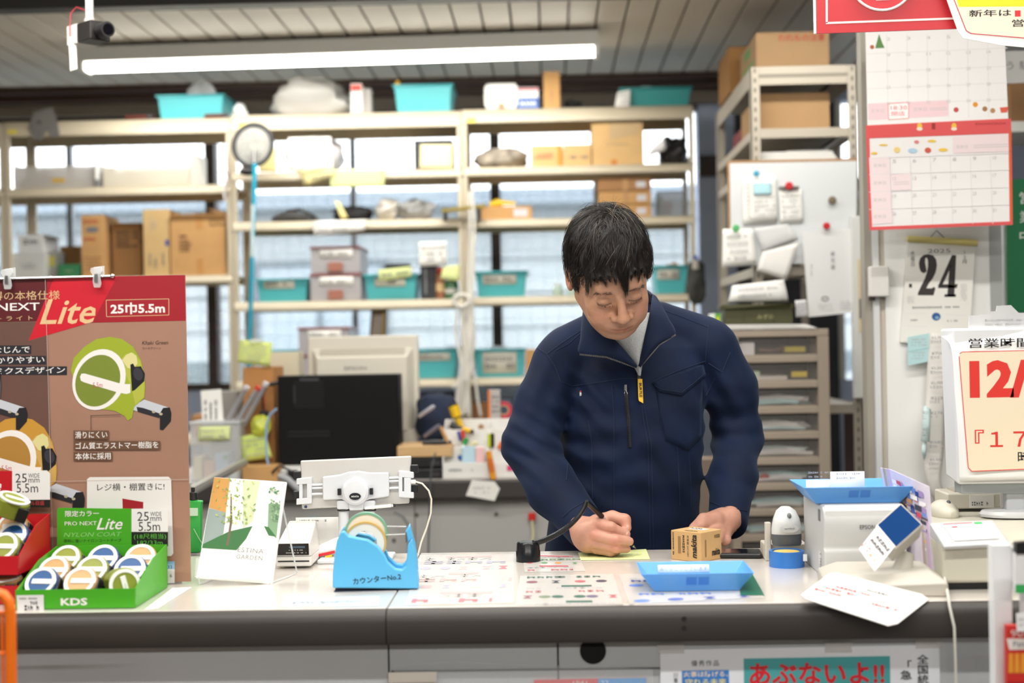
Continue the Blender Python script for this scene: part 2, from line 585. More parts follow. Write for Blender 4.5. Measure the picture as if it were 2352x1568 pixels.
# ------------------------------------------------------------------ the desk behind the clerk
DY=4.3
t=thing('work_desk','grey work desk with dark edge behind the clerk, carrying the computer','desk',(0,0,0))
dx0,dx1=-2.3,W(1640,1100,DY).x
DZ=W(1000,1102,DY).z
MB().box(dx0,dx1,DY+.01,DY+.6,DZ-.03,DZ).build('worktop',M('#bdb8b2',.35),t,bevel=.003)
MB().box(dx0,dx1,DY-.01,DY+.02,DZ-.06,DZ-.001).build('edge_nosing',MEDGE,t,bevel=.008,seg=3)
for a,b in((dx0,-1.2),(-1.2,-.42),(-.42,dx1)):
 MB().box(a+.001,b-.001,DY+.03,DY+.05,.06,DZ-.06).build('front_panel',M('#b4b2ae',.5),t,bevel=.001,seg=1)
MB().box(dx0,dx1,DY+.05,DY+.58,0,DZ-.06).build('carcass',M('#8f8d8a',.6),t)
for px,py in((957,1182),(1140,1180),(905,1240)):
 p=W(px,py,DY+.03)
 MB().cyl((p.x,DY+.032,p.z),(p.x,DY+.026,p.z),.006,12).build('screw',M('#5d5b52',.5),t)
 # ================================================================== cream steel shelving along the window
YS=5.5
SD=0.30
def zs(px,py,Y=YS):
 return W(px,py,Y).z
def xs_(px,py=500,Y=YS):
 return W(px,py,Y).x
posts=[xs_(12,500),xs_(533,500),xs_(1064,500),xs_(1597,500)]
def shelf_unit(label,x0,x1,rows,ztop):
 t=thing('shelving_unit',label,'shelf',(x0,YS,0))
 w=x1-x0
 for px in(.001,w-.019):
  for py in(0,SD-.02):
   MB().box(px,px+.018,py,py+.02,0,ztop-.002).build('post',STEELP,t,bevel=.0015,seg=1)
 for i,(z,h)in enumerate(rows):
  MB().box(.002,w-.002,-.004,SD,z-.006,z).box(.002,w-.002,-.004,.0,z-h,z).box(.002,w-.002,SD-.004,SD,z-h,z).build('shelf_board',STEELP,t,bevel=.002,seg=1)
 return t
SHL=[(zs(122,279),.058),(zs(300,428),.034),(zs(450,632),.03),(1.02,.03),(.72,.03),(.4,.03),(.08,.03)]
SHM=[(zs(800,260),.060),(zs(903,390),.032),(zs(928,503),.034),(zs(1005,686),.034),(zs(1005,869),.032),(.93,.03),(.5,.03),(.08,.03)]
SHR=[(zs(1330,247),.052),(zs(1330,380),.032),(zs(1330,500),.03),(zs(1180,681),.030),(zs(1180,866),.03),(.93,.03),(.5,.03),(.08,.03)]
shelf_unit('cream steel shelving holding clear trays and cartons behind the poster',posts[0],posts[1],SHL,SHL[0][0])
shelf_unit('cream steel shelving in the middle of the window',posts[1],posts[2],SHM,SHM[0][0])
shelf_unit('cream steel shelving behind the clerk',posts[2],posts[3],SHR,SHR[0][0])
shelf_unit('cream steel shelving at the end beyond the clear trays',posts[0]-.9,posts[0]-.001,SHL,SHL[0][0])
ROW={'L':[r[0]for r in SHL],'M':[r[0]for r in SHM],'R':[r[0]for r in SHR]}
def spot(x0,x1,row,Y):
 """world x, width for an object between two pixel columns at depth Y standing at height row"""
 # pixel row of that height at this depth
 xc=(x0+x1)/2
 p=W(xc,784-(row-CAM.z)*FPX/Y-ROLL*(xc-1176),Y)
 return p.x,(x1-x0)*S(Y)
 # ------------------------------------------------------------------ builders of the things on the shelves
def basket(label,x0,x1,ytop,ybot,row,Y=YS+.02,mat=TURQ,d=.24,note=None,rows=1,group='turquoise baskets on the shelves',rotz=0,flare=.12):
 x,w=spot(x0,x1,row,Y)
 h=(ybot-ytop)*S(Y)
 t=thing('plastic_basket',label,'basket',(x,Y+.01,row),rotz,group=group)
 k=1-flare*2*h/w if w>0 else 1
 wb,db=w*k,d*.9
 th=.003
 def ring(ww,dd,z,y0):
  return[(-ww/2,y0,z),(ww/2,y0,z),(ww/2,y0+dd,z),(-ww/2,y0+dd,z)]
 off=(d-db)/2
 mb=MB()
 vs=ring(wb,db,0,off)+ring(w,d,h,0)+ring(w-2*th,d-2*th,h,th)+ring(wb-2*th,db-2*th,th,off+th)
 fs=[(3,2,1,0),(12,13,14,15)]
 for a in(0,4,8):
  fs+=[(a+i,a+(i+1)%4,a+4+(i+1)%4,a+4+i)for i in range(4)]
 mb.add(vs,fs)
 mb.build('body',mat,t,bevel=.004)
 r=.006
 mb=MB()
 mb.box(-w/2-r,w/2+r,-r,.001,h-.008,h).box(-w/2-r,w/2+r,d-.001,d+r,h-.008,h)
 mb.box(-w/2-r,-w/2+.001,-r,d+r,h-.008,h).box(w/2-.001,w/2+r,-r,d+r,h-.008,h)
 mb.build('rim',mat,t,bevel=.002)
 sl=off/h # slope of the front face
 if note:
  nx0,nx1,ny0,ny1=note # fractions of the front face
  upv=Vector((0,-sl,1)).normalized()
  def fp(u,v):
   z=v*h
   return Vector(((u-.5)*w,off-sl*z-.0016,z))
  c=fp((nx0+nx1)/2,(ny0+ny1)/2)
  lw,lh=(nx1-nx0)*w,(ny1-ny0)*h
  sheet(t,'label_card',lw,lh,M('#d9d6ca',.7),c,(1,0,0),upv,n=2,t=.0008)
  scribble(t,-lw*.42,lw*.42,-lh*.34,lh*.34,rows,M('#6d6a68',.8),(1,0,0),upv,c+Vector((0,-.0012,0)),seed=int(x0),tall=.6)
 return t
def carton(label,x0,x1,ytop,ybot,row,Y=YS+.03,d=.2,mat=CARD,tape=True,name='carton',rotz=0,group=None,flaps=True):
 x,w=spot(x0,x1,row,Y)
 h=(ybot-ytop)*S(Y)
 t=thing(name,label,'box',(x,Y,row),rotz,group=group)
 MB().box(-w/2,w/2,0,d,0,h).build('body',mat,t,bevel=.002,seg=1)
 if flaps:
  MB().box(-w/2+.001,w/2-.001,.001,d/2-.001,h,h+.0015).box(-w/2+.001,w/2-.001,d/2+.001,d-.001,h,h+.0015).build('top_flaps',mat,t)
 if tape:
  MB().box(-.018,.018,-.0012,.0,h*.72,h).box(-.018,.018,-.0012,d,h+.0015,h+.0022).build('tape_strip',TAPE,t)
 t['w'],t['h'],t['d']=w,h,d
 return t
def clear_case(label,x0,x1,ytop,ybot,row,Y=YS+.02,d=.24,tint='#c9c4c6',edge='#9a5a5a',latch='#a56a58',note=True,group='clear storage cases with red rims'):
 x,w=spot(x0,x1,row,Y)
 h=(ybot-ytop)*S(Y)
 t=thing('storage_case',label,'storage case',(x,Y,row),group=group)
 th=.003
 mb=MB()
 mb.box(-w/2,w/2,0,th,0,h*.9).box(-w/2,w/2,d-th,d,0,h*.9).box(-w/2,-w/2+th,th,d-th,0,h*.9).box(w/2-th,w/2,th,d-th,0,h*.9).box(-w/2,w/2,0,d,0,th)
 mb.build('body',M(tint,.25,alpha=.62),t)
 MB().box(-w/2-.004,w/2+.004,-.004,d+.004,h*.9,h).build('lid',M(edge,.35,alpha=.85),t,bevel=.003)
 MB().box(-.018*w/.12,.018*w/.12,-.008,-.0005,h*.06,h*.4).build('latch',M(latch,.4),t,bevel=.002)
 MB().box(-w*.4,w*.4,.03,d-.03,th,h*.45).build('contents',M('#8b837e',.8,var=.3,vscale=30),t)
 if note:
  sheet(t,'label_card',w*.66,h*.32,PAPER,(w*.02,-.0015,h*.72),n=2,t=.0008)
  scribble(t,-w*.24,w*.28,-h*.08,h*.08,1,INKG,pos=(w*.0,-.0026,h*.72),seed=int(x0),tall=.6)
 return t
def note_sheet(label,pts,Y,mat,lines=0,name='note_paper',cat='note',group=None,ink=INKG,seed=1,thick=.0006,bend=.006):
 """paper whose four corners are seen at the pixels pts (tl, tr, br, bl) in the plane y = Y"""
 P=[W(a,b,Y)for a,b in pts]
 c=(P[0]+P[1]+P[2]+P[3])/4
 t=thing(name,label,cat,c,group=group)
 mb=MB()
 q=[p-c for p in P]
 def fn(u,v):
  a=q[3].lerp(q[2],u)
  b=q[0].lerp(q[1],u)
  p=a.lerp(b,v)
  return p+Vector((0,-bend*math.sin(math.pi*(1-v))*(1-v),0))
 mb.grid(fn,6,6)
 mb.build('sheet',mat,t,smooth=True,solid=thick)
 if lines:
  w=(q[1]-q[0]).length
  h=(q[0]-q[3]).length
  scribble(t,-w*.4,w*.4,-h*.38,h*.38,lines,ink,q[1]-q[0]+q[2]-q[3],q[0]-q[3]+q[1]-q[2],(0,-bend-.002,0),seed=seed,tall=.4)
 return t
def lumpy(name,label,cat,x0,x1,ytop,ybot,row,Y,d,mat,seed=1,amp=.25,n=20,part='body',pointy=0.0,fl=1.0):
 """a soft crumpled thing: bag, cloth, film"""
 x,w=spot(x0,x1,row,Y)
 h=(ybot-ytop)*S(Y)
 t=thing(name,label,cat,(x,Y+d/2,row))
 rd=np.random.default_rng(seed)
 ph=rd.uniform(0,6.28,(8,2))
 fr=rd.uniform(1.5,7,(8,2))
 mb=MB()
 def fn(u,v):
  th,ps=2*math.pi*u,math.pi*v
  s=sum(math.sin(fr[i][0]*round(th*3)/3*1.0+ph[i][0])*math.sin(fr[i][1]*ps+ph[i][1])for i in range(8))/4
  s+=.6*math.sin(int(fr[0][0])*th+ph[0][0])*math.sin(ps*2)
  r=1+amp*s*math.sin(ps)
  sx=math.copysign(abs(math.cos(th))**.8,math.cos(th))*math.sin(ps)**.6
  sy=math.copysign(abs(math.sin(th))**.8,math.sin(th))*math.sin(ps)**.6
  z=(1-math.cos(ps))/2
  return Vector((sx*w/2*r*(1-pointy*z),sy*d/2*r*(1-pointy*z),max(0,z*h*(1+amp*.4*s*fl))))
 mb.grid(fn,n,n)
 mb.build(part,mat,t,smooth=True,angle=60)
 return t
 # ================================================================== the clerk: implicit surfaces turned into meshes
def smin(a,b,k):
 h=np.clip(0.5+0.5*(b-a)/k,0,1)
 return b*(1-h)+a*h-k*h*(1-h)
def smax(a,b,k):
 return-smin(-a,-b,k)
def s_ell(P,c,r):
 q=P-np.array(c,np.float32)
 r=np.array(r,np.float32)
 k0=np.linalg.norm(q/r,axis=-1)
 k1=np.linalg.norm(q/(r*r),axis=-1)+1e-9
 return k0*(k0-1)/k1
def s_cap(P,a,b,r1,r2=None):
 a,b=np.array(a,np.float32),np.array(b,np.float32)
 r2=r1 if r2 is None else r2
 ba=b-a
 t=np.clip(((P-a)@ba)/(ba@ba+1e-12),0,1)
 d=np.linalg.norm(P-a-t[...,None]*ba,axis=-1)
 return d-(r1+(r2-r1)*t)
def s_chain(P,pts,rs,k=0.006):
 d=None
 for i in range(len(pts)-1):
  e=s_cap(P,pts[i],pts[i+1],rs[i],rs[i+1])
  d=e if d is None else smin(d,e,k)
 return d
def surface_nets(fn,lo,hi,h):
 lo,hi=np.array(lo,float),np.array(hi,float)
 n=np.ceil((hi-lo)/h).astype(int)+1
 ax=[lo[i]+h*np.arange(n[i])for i in range(3)]
 F=np.empty(n,np.float32)
 step=max(1,int(600000/(n[1]*n[2])))
 for i in range(0,n[0],step):
  g=np.stack(np.meshgrid(ax[0][i:i+step],ax[1],ax[2],indexing='ij'),-1).astype(np.float32)
  F[i:i+step]=fn(g)
 ins=F<0
 c=np.zeros(n-1,np.int8)
 for dx in(0,1):
  for dy in(0,1):
   for dz in(0,1):
    c+=ins[dx:n[0]-1+dx,dy:n[1]-1+dy,dz:n[2]-1+dz]
 act=(c>0)&(c<8)
 idx=np.argwhere(act)
 vid=-np.ones(n-1,np.int64)
 vid[act]=np.arange(len(idx))
 acc=np.zeros((len(idx),3))
 cnt=np.zeros(len(idx))
 cor=[(x,y,z)for x in(0,1)for y in(0,1)for z in(0,1)]
 for a in cor:
  for axis in range(3):
   if a[axis]:
    continue
   b=list(a)
   b[axis]=1
   fa=F[idx[:,0]+a[0],idx[:,1]+a[1],idx[:,2]+a[2]]
   fb=F[idx[:,0]+b[0],idx[:,1]+b[1],idx[:,2]+b[2]]
   m=(fa<0)!=(fb<0)
   t=np.where(m,fa/np.where(m,fa-fb,1),0)
   p=np.array(a,float)[None]+np.zeros((len(idx),1))
   p[:,axis]+=t
   acc[m]+=p[m]
   cnt[m]+=1
 V=lo+h*(idx+acc/cnt[:,None])
 quads=[]
 for axis in range(3):
  sl0=[slice(None)]*3
  sl1=[slice(None)]*3
  sl0[axis]=slice(0,n[axis]-1)
  sl1[axis]=slice(1,n[axis])
  A,B=ins[tuple(sl0)],ins[tuple(sl1)]
  e=np.argwhere(A!=B)
  o1,o2=(axis+1)%3,(axis+2)%3
  ok=(e[:,o1]>0)&(e[:,o2]>0)&(e[:,o1]<n[o1]-1)&(e[:,o2]<n[o2]-1)
  e=e[ok]
  if not len(e):
   continue
  def cell(d1,d2):
   q=e.copy()
   q[:,o1]+=d1
   q[:,o2]+=d2
   return vid[q[:,0],q[:,1],q[:,2]]
  Q=np.stack([cell(-1,-1),cell(0,-1),cell(0,0),cell(-1,0)],1)
  flip=~A[e[:,0],e[:,1],e[:,2]]
  Q[flip]=Q[flip][:,::-1]
  quads.append(Q)
 return V,np.concatenate(quads)
def relax(V,Q,it=2,lam=0.5):
 a=np.concatenate([Q[:,0],Q[:,1],Q[:,2],Q[:,3]])
 b=np.concatenate([Q[:,1],Q[:,2],Q[:,3],Q[:,0]])
 deg=np.zeros(len(V))
 np.add.at(deg,a,1)
 np.add.at(deg,b,1)
 for _ in range(it):
  s=np.zeros_like(V)
  np.add.at(s,a,V[b])
  np.add.at(s,b,V[a])
  V=V+lam*(s/np.maximum(deg,1)[:,None]-V)
 return V
def np_mesh(name,V,Q,mat,parent,col=None):
 me=bpy.data.meshes.new(name)
 me.from_pydata(V.tolist(),[],Q.tolist())
 for p in me.polygons:
  p.use_smooth=True
 me.materials.append(mat)
 if col is not None:
  at=me.color_attributes.new('tint','FLOAT_COLOR','POINT')
  at.data.foreach_set('color',col.astype(np.float32).ravel())
 o=bpy.data.objects.new(name,me)
 COL.objects.link(o)
 o.parent=parent
 return o
 # ------------------------------------------------------------------ head pose
Rm=(Euler((0,math.radians(-8),0)).to_matrix()@Euler((0,0,math.radians(7))).to_matrix()@Euler((math.radians(39),0,0)).to_matrix())
RH=np.array(Rm,np.float32)
EYE=W(1424,685,2.735)
HC=np.array(EYE,np.float32)-RH@np.array((0,-.085,0),np.float32)
def to_head(P):
 return(P-HC)@RH
def head_w(p):
 return HC+RH@np.array(p,np.float32)
def head_sdf(P):
 q=to_head(P)/np.array((.96,1,1),np.float32)
 q[...,2]=np.where(q[...,2]<0,q[...,2]/.95,q[...,2])
 d=s_ell(q,(0,.018,.027),(.073,.093,.090))
 d=smin(d,s_ell(q,(0,-.036,-.022),(.064,.053,.078)),.03)
 d=smin(d,s_ell(q,(0,-.046,-.070),(.047,.040,.036)),.03)
 for s in(-1,1):
  d=smin(d,s_cap(q,(s*.056,.0,-.045),(s*.018,-.064,-.092),.019,.016),.025)
  d=smin(d,s_ell(q,(s*.040,-.064,-.028),(.021,.018,.017)),.02) # cheek bone
  d=smin(d,s_ell(q,(s*.035,-.070,-.054),(.022,.019,.021)),.02) # cheek
 d=smin(d,s_cap(q,(-.036,-.077,.024),(.036,-.077,.024),.0105),.02) # brow
 d=smin(d,s_ell(q,(0,-.078,-.096),(.018,.012,.012)),.012) # chin
 for s in(-1,1):
  d=smax(d,-s_ell(q,(s*.031,-.0995,.001),(.019,.013,.0115)),.010) # eye socket
  d=smin(d,s_ell(q,(s*.0315,-.0775,-.0025),(.0155,.0118,.0095)),.005) # lid over the eyeball
  d=smin(d,s_cap(q,(s*.019,-.0905,-.013),(s*.043,-.0835,-.012),.0022),.006) # bag below the eye
  d=smax(d,-s_cap(q,(s*.018,-.0925,.0055),(s*.045,-.0835,.004),.0009),.003) # lid crease
 nose=s_cap(q,(0,-.089,.008),(0,-.1115,-.031),.0065,.0105)
 nose=smin(nose,s_ell(q,(0,-.1105,-.0335),(.0135,.0105,.0098)),.006)
 for s in(-1,1):
  nose=smin(nose,s_ell(q,(s*.0162,-.0990,-.0370),(.0085,.0105,.0078)),.005)
 d=smin(d,nose,.010)
 for s in(-1,1):
  d=smax(d,-s_ell(q,(s*.0070,-.1080,-.0450),(.0034,.0052,.0034)),.002) # nostril
  d=smax(d,-s_chain(q,[(s*.021,-.0985,-.038),(s*.028,-.0955,-.050),(s*.031,-.0895,-.062)],[.0014,.0024,.0012],.002),.0065) # fold beside the mouth
 d=smin(d,s_ell(q,(0,-.086,-.063),(.030,.016,.020)),.012) # mouth mound
 d=smin(d,s_chain(q,[(-.021,-.0935,-.0655),(-.007,-.1010,-.0628),(0,-.1005,-.0640),(.007,-.1010,-.0628),(.021,-.0935,-.0655)],[.0016,.0030,.0030,.0030,.0016],.002),.0035)
 d=smin(d,s_chain(q,[(-.018,-.0930,-.0690),(0,-.0985,-.0725),(.018,-.0930,-.0690)],[.0020,.0040,.0020],.002),.0035)
 d=smax(d,-s_chain(q,[(-.023,-.0945,-.0670),(-.008,-.1035,-.0665),(0,-.1040,-.0672),(.008,-.1035,-.0665),(.023,-.0945,-.0670)],[.0006,.0010,.0010,.0010,.0006],.001),.0018)
 d=smax(d,-s_ell(q,(0,-.099,-.0835),(.016,.006,.004)),.006)
 for s in(-1,1): # ears
  e=s_ell(q,(s*.0825,.012,-.006),(.0085,.0185,.0310))
  e=smax(e,-s_ell(q,(s*.0905,.007,-.003),(.0065,.0105,.0185)),.005)
  d=smin(d,e,.008)
 return d*.93
TZ=np.array((0,0,1),np.float32)
NB=np.array(W(1452,766,3.065),np.float32) # base of the neck
def neck_sdf(P):
 a,b=head_w((0,.03,-.045)),NB
 d=s_cap(P,a,b,.046,.050)
 d=smin(d,s_cap(P,head_w((0,-.03,-.085)),b+np.array((0,-.04,-.02),np.float32),.020,.030),.03)
 return d
def w3(px,py,Y):
 return np.array(W(px,py,Y),np.float32)
 # hands -------------------------------------------------------------
HO=w3(1140+900/3.675,1120+420/3.675,2.745)
WR1=w3(1338,1226,2.775)
def hl(cx,cy,y):
 return HO+np.array(((cx-900)*.000228,y,(420-cy)*.000228),np.float32)
def hand1_sdf(P):
 d=s_cap(P,CU1+(EL1-CU1)*.3,hl(750,395,.008),.021,.025)
 d=smin(d,s_cap(P,hl(760,375,.006),hl(865,330,.003),.0265,.0215),.015)
 d=smin(d,s_cap(P,hl(780,450,.008),hl(860,470,.006),.0235,.0195),.015)
 F=[ # chains in crop pixels with depth, radii
 ([(850,305,-.004),(965,322,-.021),(1095,385,-.014)],[.0135,.0104,.0080]),
 ([(820,390,-.012),(1000,424,-.031),(1118,444,-.018)],[.0130,.0106,.0084]),
 ([(830,458,-.010),(1000,492,-.026),(1095,510,-.012)],[.0120,.0096,.0080]),
 ([(840,508,-.004),(960,531,-.016),(1015,536,-.004)],[.0108,.0084,.0070])]
 for pts,rs in F:
  d=smin(d,s_chain(P,[hl(*p)for p in pts],rs,.004),.0022)
 return smin(d,s_chain(P,[hl(850,305,.018),hl(985,258,.012),hl(1085,276,.002),hl(1100,335,-.006)],[.017,.0130,.0118,.0094],.005),.003)
HO2=w3(1637,1210,2.855)
def hand2_sdf(P):
 m=S(2.86)
 def q(px,py,y):
  return HO2+np.array(((px-1640)*m,y,(1200-py)*m),np.float32)
 d=s_cap(P,q(1682,1185,.03),q(1640,1196,.012),.027,.026)
 d=smin(d,s_cap(P,q(1660,1210,.015),q(1625,1205,.0),.024,.020),.015)
 F=[([(1640,1190,-.006),(1610,1192,-.026),(1596,1206,-.028)],[.0125,.0100,.0085]),
 ([(1650,1200,-.008),(1630,1212,-.032),(1622,1227,-.030)],[.0125,.0100,.0085]),
 ([(1660,1208,-.006),(1650,1220,-.030),(1644,1232,-.026)],[.0120,.0096,.0080]),
 ([(1670,1212,.0),(1668,1226,-.022),(1663,1233,-.018)],[.0110,.0086,.0072])]
 for pts,rs in F:
  d=smin(d,s_chain(P,[q(*p)for p in pts],rs,.004),.0042)
 d=smin(d,s_chain(P,[q(1648,1182,.0),q(1618,1180,-.014),q(1594,1198,-.020)],[.016,.012,.0095],.005),.006)
 return d
 # jacket ------------------------------------------------------------
TY=3.07 # body axis
TYAW=math.radians(11)
# height, half width, half depth, centre x, centre y of the jacket body
prof=[]
for py,l,r,dp,dy in((735,1395,1510,.060,.05),(765,1352,1555,.085,.035),(800,1310,1612,.105,.02),(850,1288,1630,.118,.005),(930,1286,1622,.132,-.008),
(1010,1284,1616,.138,-.012),(1100,1276,1612,.138,-.012),(1200,1262,1606,.136,-.008),(1290,1250,1606,.136,.0),(1420,1240,1610,.136,.0)):
 a,b=W(l,py,TY-.05),W(r,py,TY-.05)
 prof.append((a.z/2+b.z/2,(b.x-a.x)/2,dp,(a.x+b.x)/2,TY+dy))
prof=np.array(prof[::-1],np.float32)
def torso_sdf(P,grow=0.0):
 z=P[...,2]
 hw,hd,cx,cy=(np.interp(z,prof[:,0],prof[:,i])for i in(1,2,3,4))
 x,y=P[...,0]-cx,P[...,1]-cy
 c,s=math.cos(TYAW),math.sin(TYAW)
 u,v=x*c+y*s,-x*s+y*c
 n=(np.abs(u/(hw+grow))**2.5+np.abs(v/(hd+grow))**2.5)**(1/2.5)
 d=(n-1)*np.minimum(hw,hd)*.9
 d=smax(d,z-(prof[-1,0]-.005),.02)
 return smax(d,.80-z,.01)
SH1,EL1,CU1=w3(1281,838,3.02),w3(1219,1022,2.955),w3(1346,1214,2.79)
SH2,EL2,CU2=w3(1632,800,3.07),w3(1694,1004,3.09),w3(1671,1198,2.90)
def sleeve_sdf(P,grow=0.0):
 a=s_chain(P,[SH1,(SH1+EL1)/2+np.array((-.008,0,0),np.float32),EL1,(EL1+CU1)/2+np.array((-.008,0,-.008),np.float32),CU1],
 [.058+grow,.051+grow,.055+grow,.050+grow,.041+grow],.03)
 b=s_chain(P,[SH2,(SH2+EL2)/2+np.array((.012,0,.01),np.float32),EL2,(EL2+CU2)/2+np.array((.0,0,.0),np.float32),CU2],
 [.060+grow,.055+grow,.050+grow,.046+grow,.041+grow],.03)
 return a,b
def fold(P,c,ax,wl,amp,reach,dirn=None,ph=0.0,bend=0.0):
 """soft cloth folds: waves along ax that fade away from c"""
 ax=np.array(ax,np.float32)
 ax/=np.linalg.norm(ax)
 q=P-np.array(c,np.float32)
 t=q@ax
 r2=(q*q).sum(-1)
 if dirn is not None:
  dv=np.array(dirn,np.float32)
  dv/=np.linalg.norm(dv)
  t=t+bend*np.sin((q@dv)*22)
 return amp*np.sin(t*(2*math.pi/wl)+ph)*np.exp(-r2/(reach*reach))
def jacket_sdf(P):
 t=torso_sdf(P)
 a,b=sleeve_sdf(P)
 # cut sleeves off at the cuffs
 for cu,el,nm in((CU1,EL1,0),(CU2,EL2,1)):
  ax=(cu-el)/np.linalg.norm(cu-el)
  pl_=(P-cu)@ax-.016
  if nm==0:
   a=smax(a,pl_,.004)
  else:
   b=smax(b,pl_,.004)
 sh=s_cap(P,w3(1305,806,3.04),w3(1400,760,3.06),.055,.055)
 sh=smin(sh,s_cap(P,w3(1610,782,3.08),w3(1510,745,3.08),.055,.050),.02)
 t=smin(t,sh,.03)
 d=smin(smin(t,a,.022),b,.014)
 f=fold(P,EL1+np.array((.02,-.04,-.005),np.float32),(.35,0,1),.036,.0050,.075,(1,0,0),.3,.010)
 f+=fold(P,EL1+np.array((.06,-.05,-.07),np.float32),(.75,0,1),.040,.0038,.07,(1,0,-1),1.5,.010)
 f+=fold(P,w3(1330,905,2.93),(.9,0,.7),.045,.0040,.075,(.5,0,1),.0,.012)
 f+=fold(P,w3(1250,900,2.96),(.8,0,-.5),.055,.0030,.08,(.5,0,1),.8,.01)
 f+=fold(P,w3(1350,1030,2.93),(-.25,0,1),.058,.0036,.10,(1,0,0),.5,.012)
 f+=fold(P,w3(1420,1120,2.92),(.2,0,1),.085,.0026,.13,(1,0,0),2.0,.014)
 f+=fold(P,w3(1560,1080,2.93),(.9,0,.35),.060,.0022,.12,(.2,0,1),.2,.012)
 f+=fold(P,EL2+np.array((-.03,-.02,.0),np.float32),(-.25,0,1),.046,.0040,.080,(1,0,0),1.1,.012)
 f+=fold(P,w3(1680,1110,3.0),(.15,0,1),.042,.0030,.06,(1,0,0),.1,.010)
 f+=fold(P,w3(1640,900,3.02),(.9,0,.3),.05,.0036,.08,(.3,0,1),.6,.012)
 f+=fold(P,w3(1540,940,2.93),(.5,0,.9),.07,.0020,.10,(1,0,0),.9,.012)
 return d+f
 # ------------------------------------------------------------------ skin
def skin_material():
 m=bpy.data.materials.new('skin')
 m.use_nodes=True
 nt=m.node_tree
 b=nt.nodes['Principled BSDF']
 b.inputs['Roughness'].default_value=.46
 b.inputs['Specular IOR Level'].default_value=.4
 b.inputs['Subsurface Weight'].default_value=.18
 b.inputs['Subsurface Radius'].default_value=(.010,.004,.002)
 b.inputs['Subsurface Scale'].default_value=.5
 at=nt.nodes.new('ShaderNodeVertexColor')
 at.layer_name='tint'
 tc=nt.nodes.new('ShaderNodeTexCoord')
 vo=nt.nodes.new('ShaderNodeTexVoronoi')
 vo.inputs['Scale'].default_value=190
 vo.inputs['Randomness'].default_value=1
 nt.links.new(tc.outputs['Object'],vo.inputs['Vector'])
 mr=nt.nodes.new('ShaderNodeMapRange')
 mr.inputs['From Min'].default_value=.08
 mr.inputs['From Max'].default_value=.17
 mr.inputs['To Min'].default_value=.70
 mr.inputs['To Max'].default_value=1
 nt.links.new(vo.outputs['Distance'],mr.inputs['Value'])
 n2=nt.nodes.new('ShaderNodeTexNoise')
 n2.inputs['Scale'].default_value=45
 n2.inputs['Detail'].default_value=5
 nt.links.new(tc.outputs['Object'],n2.inputs['Vector'])
 m2=nt.nodes.new('ShaderNodeMapRange')
 m2.inputs['From Min'].default_value=.3
 m2.inputs['From Max'].default_value=.7
 m2.inputs['To Min'].default_value=.90
 m2.inputs['To Max'].default_value=1.07
 nt.links.new(n2.outputs['Fac'],m2.inputs['Value'])
 mu=nt.nodes.new('ShaderNodeMath')
 mu.operation='MULTIPLY'
 mk=nt.nodes.new('ShaderNodeMix')
 mk.inputs['A'].default_value=1.0
 nt.links.new(at.outputs['Alpha'],mk.inputs['Factor'])
 nt.links.new(mr.outputs['Result'],mk.inputs['B'])
 nt.links.new(mk.outputs['Result'],mu.inputs[0])
 nt.links.new(m2.outputs['Result'],mu.inputs[1])
 sc=nt.nodes.new('ShaderNodeVectorMath')
 sc.operation='SCALE'
 nt.links.new(at.outputs['Color'],sc.inputs[0])
 nt.links.new(mu.outputs['Value'],sc.inputs['Scale'])
 nt.links.new(sc.outputs['Vector'],b.inputs['Base Color'])
 n3=nt.nodes.new('ShaderNodeTexNoise')
 n3.inputs['Scale'].default_value=700
 nt.links.new(tc.outputs['Object'],n3.inputs['Vector'])
 bp=nt.nodes.new('ShaderNodeBump')
 bp.inputs['Strength'].default_value=.12
 bp.inputs['Distance'].default_value=.001
 nt.links.new(n3.outputs['Fac'],bp.inputs['Height'])
 nt.links.new(bp.outputs['Normal'],b.inputs['Normal'])
 return m
SKIN=skin_material()
man=thing('person','person in navy work jacket bending over the counter and writing with a pen','person',(NB[0],3.07,0))
mo=np.array(man.location)
def unit_sdf_head(P):
 return smin(head_sdf(P),neck_sdf(P),.018)
vs_,qs_=[],[]
off_=0
hc=HC
V,Q=surface_nets(unit_sdf_head,hc-np.array((.12,.16,.20)),hc+np.array((.12,.20,.16)),.0024)
V=relax(V,Q,1,.4)
hv=len(V)
vs_.append(V);qs_.append(Q);off_+=len(V)
V,Q=surface_nets(hand1_sdf,HO-np.array((.09,.07,.06)),HO+np.array((.07,.10,.09)),.0016)
V=relax(V,Q,1,.4)
n1=len(V)
vs_.append(V);qs_.append(Q+off_);off_+=len(V)
V,Q=surface_nets(hand2_sdf,HO2-np.array((.07,.07,.07)),HO2+np.array((.09,.09,.07)),.0020)
V=relax(V,Q,1,.4)
n2_=len(V)
vs_.append(V);qs_.append(Q+off_);off_+=len(V)
def inner_sdf(P): # trunk and arms inside the clothes
 a,b=sleeve_sdf(P,-.014)
 d=smin(smin(torso_sdf(P,-.016),a,.02),b,.02)
 d=smin(d,s_cap(P,NB,NB-np.array((0,-.02,.06),np.float32),.04,.05),.03)
 return d
V,Q=surface_nets(inner_sdf,(prof[0,3]-.36,TY-.36,.78),(prof[0,3]+.36,TY+.25,1.47),.010)
vs_.append(V);qs_.append(Q+off_)
BV,BQ=np.concatenate(vs_),np.concatenate(qs_)
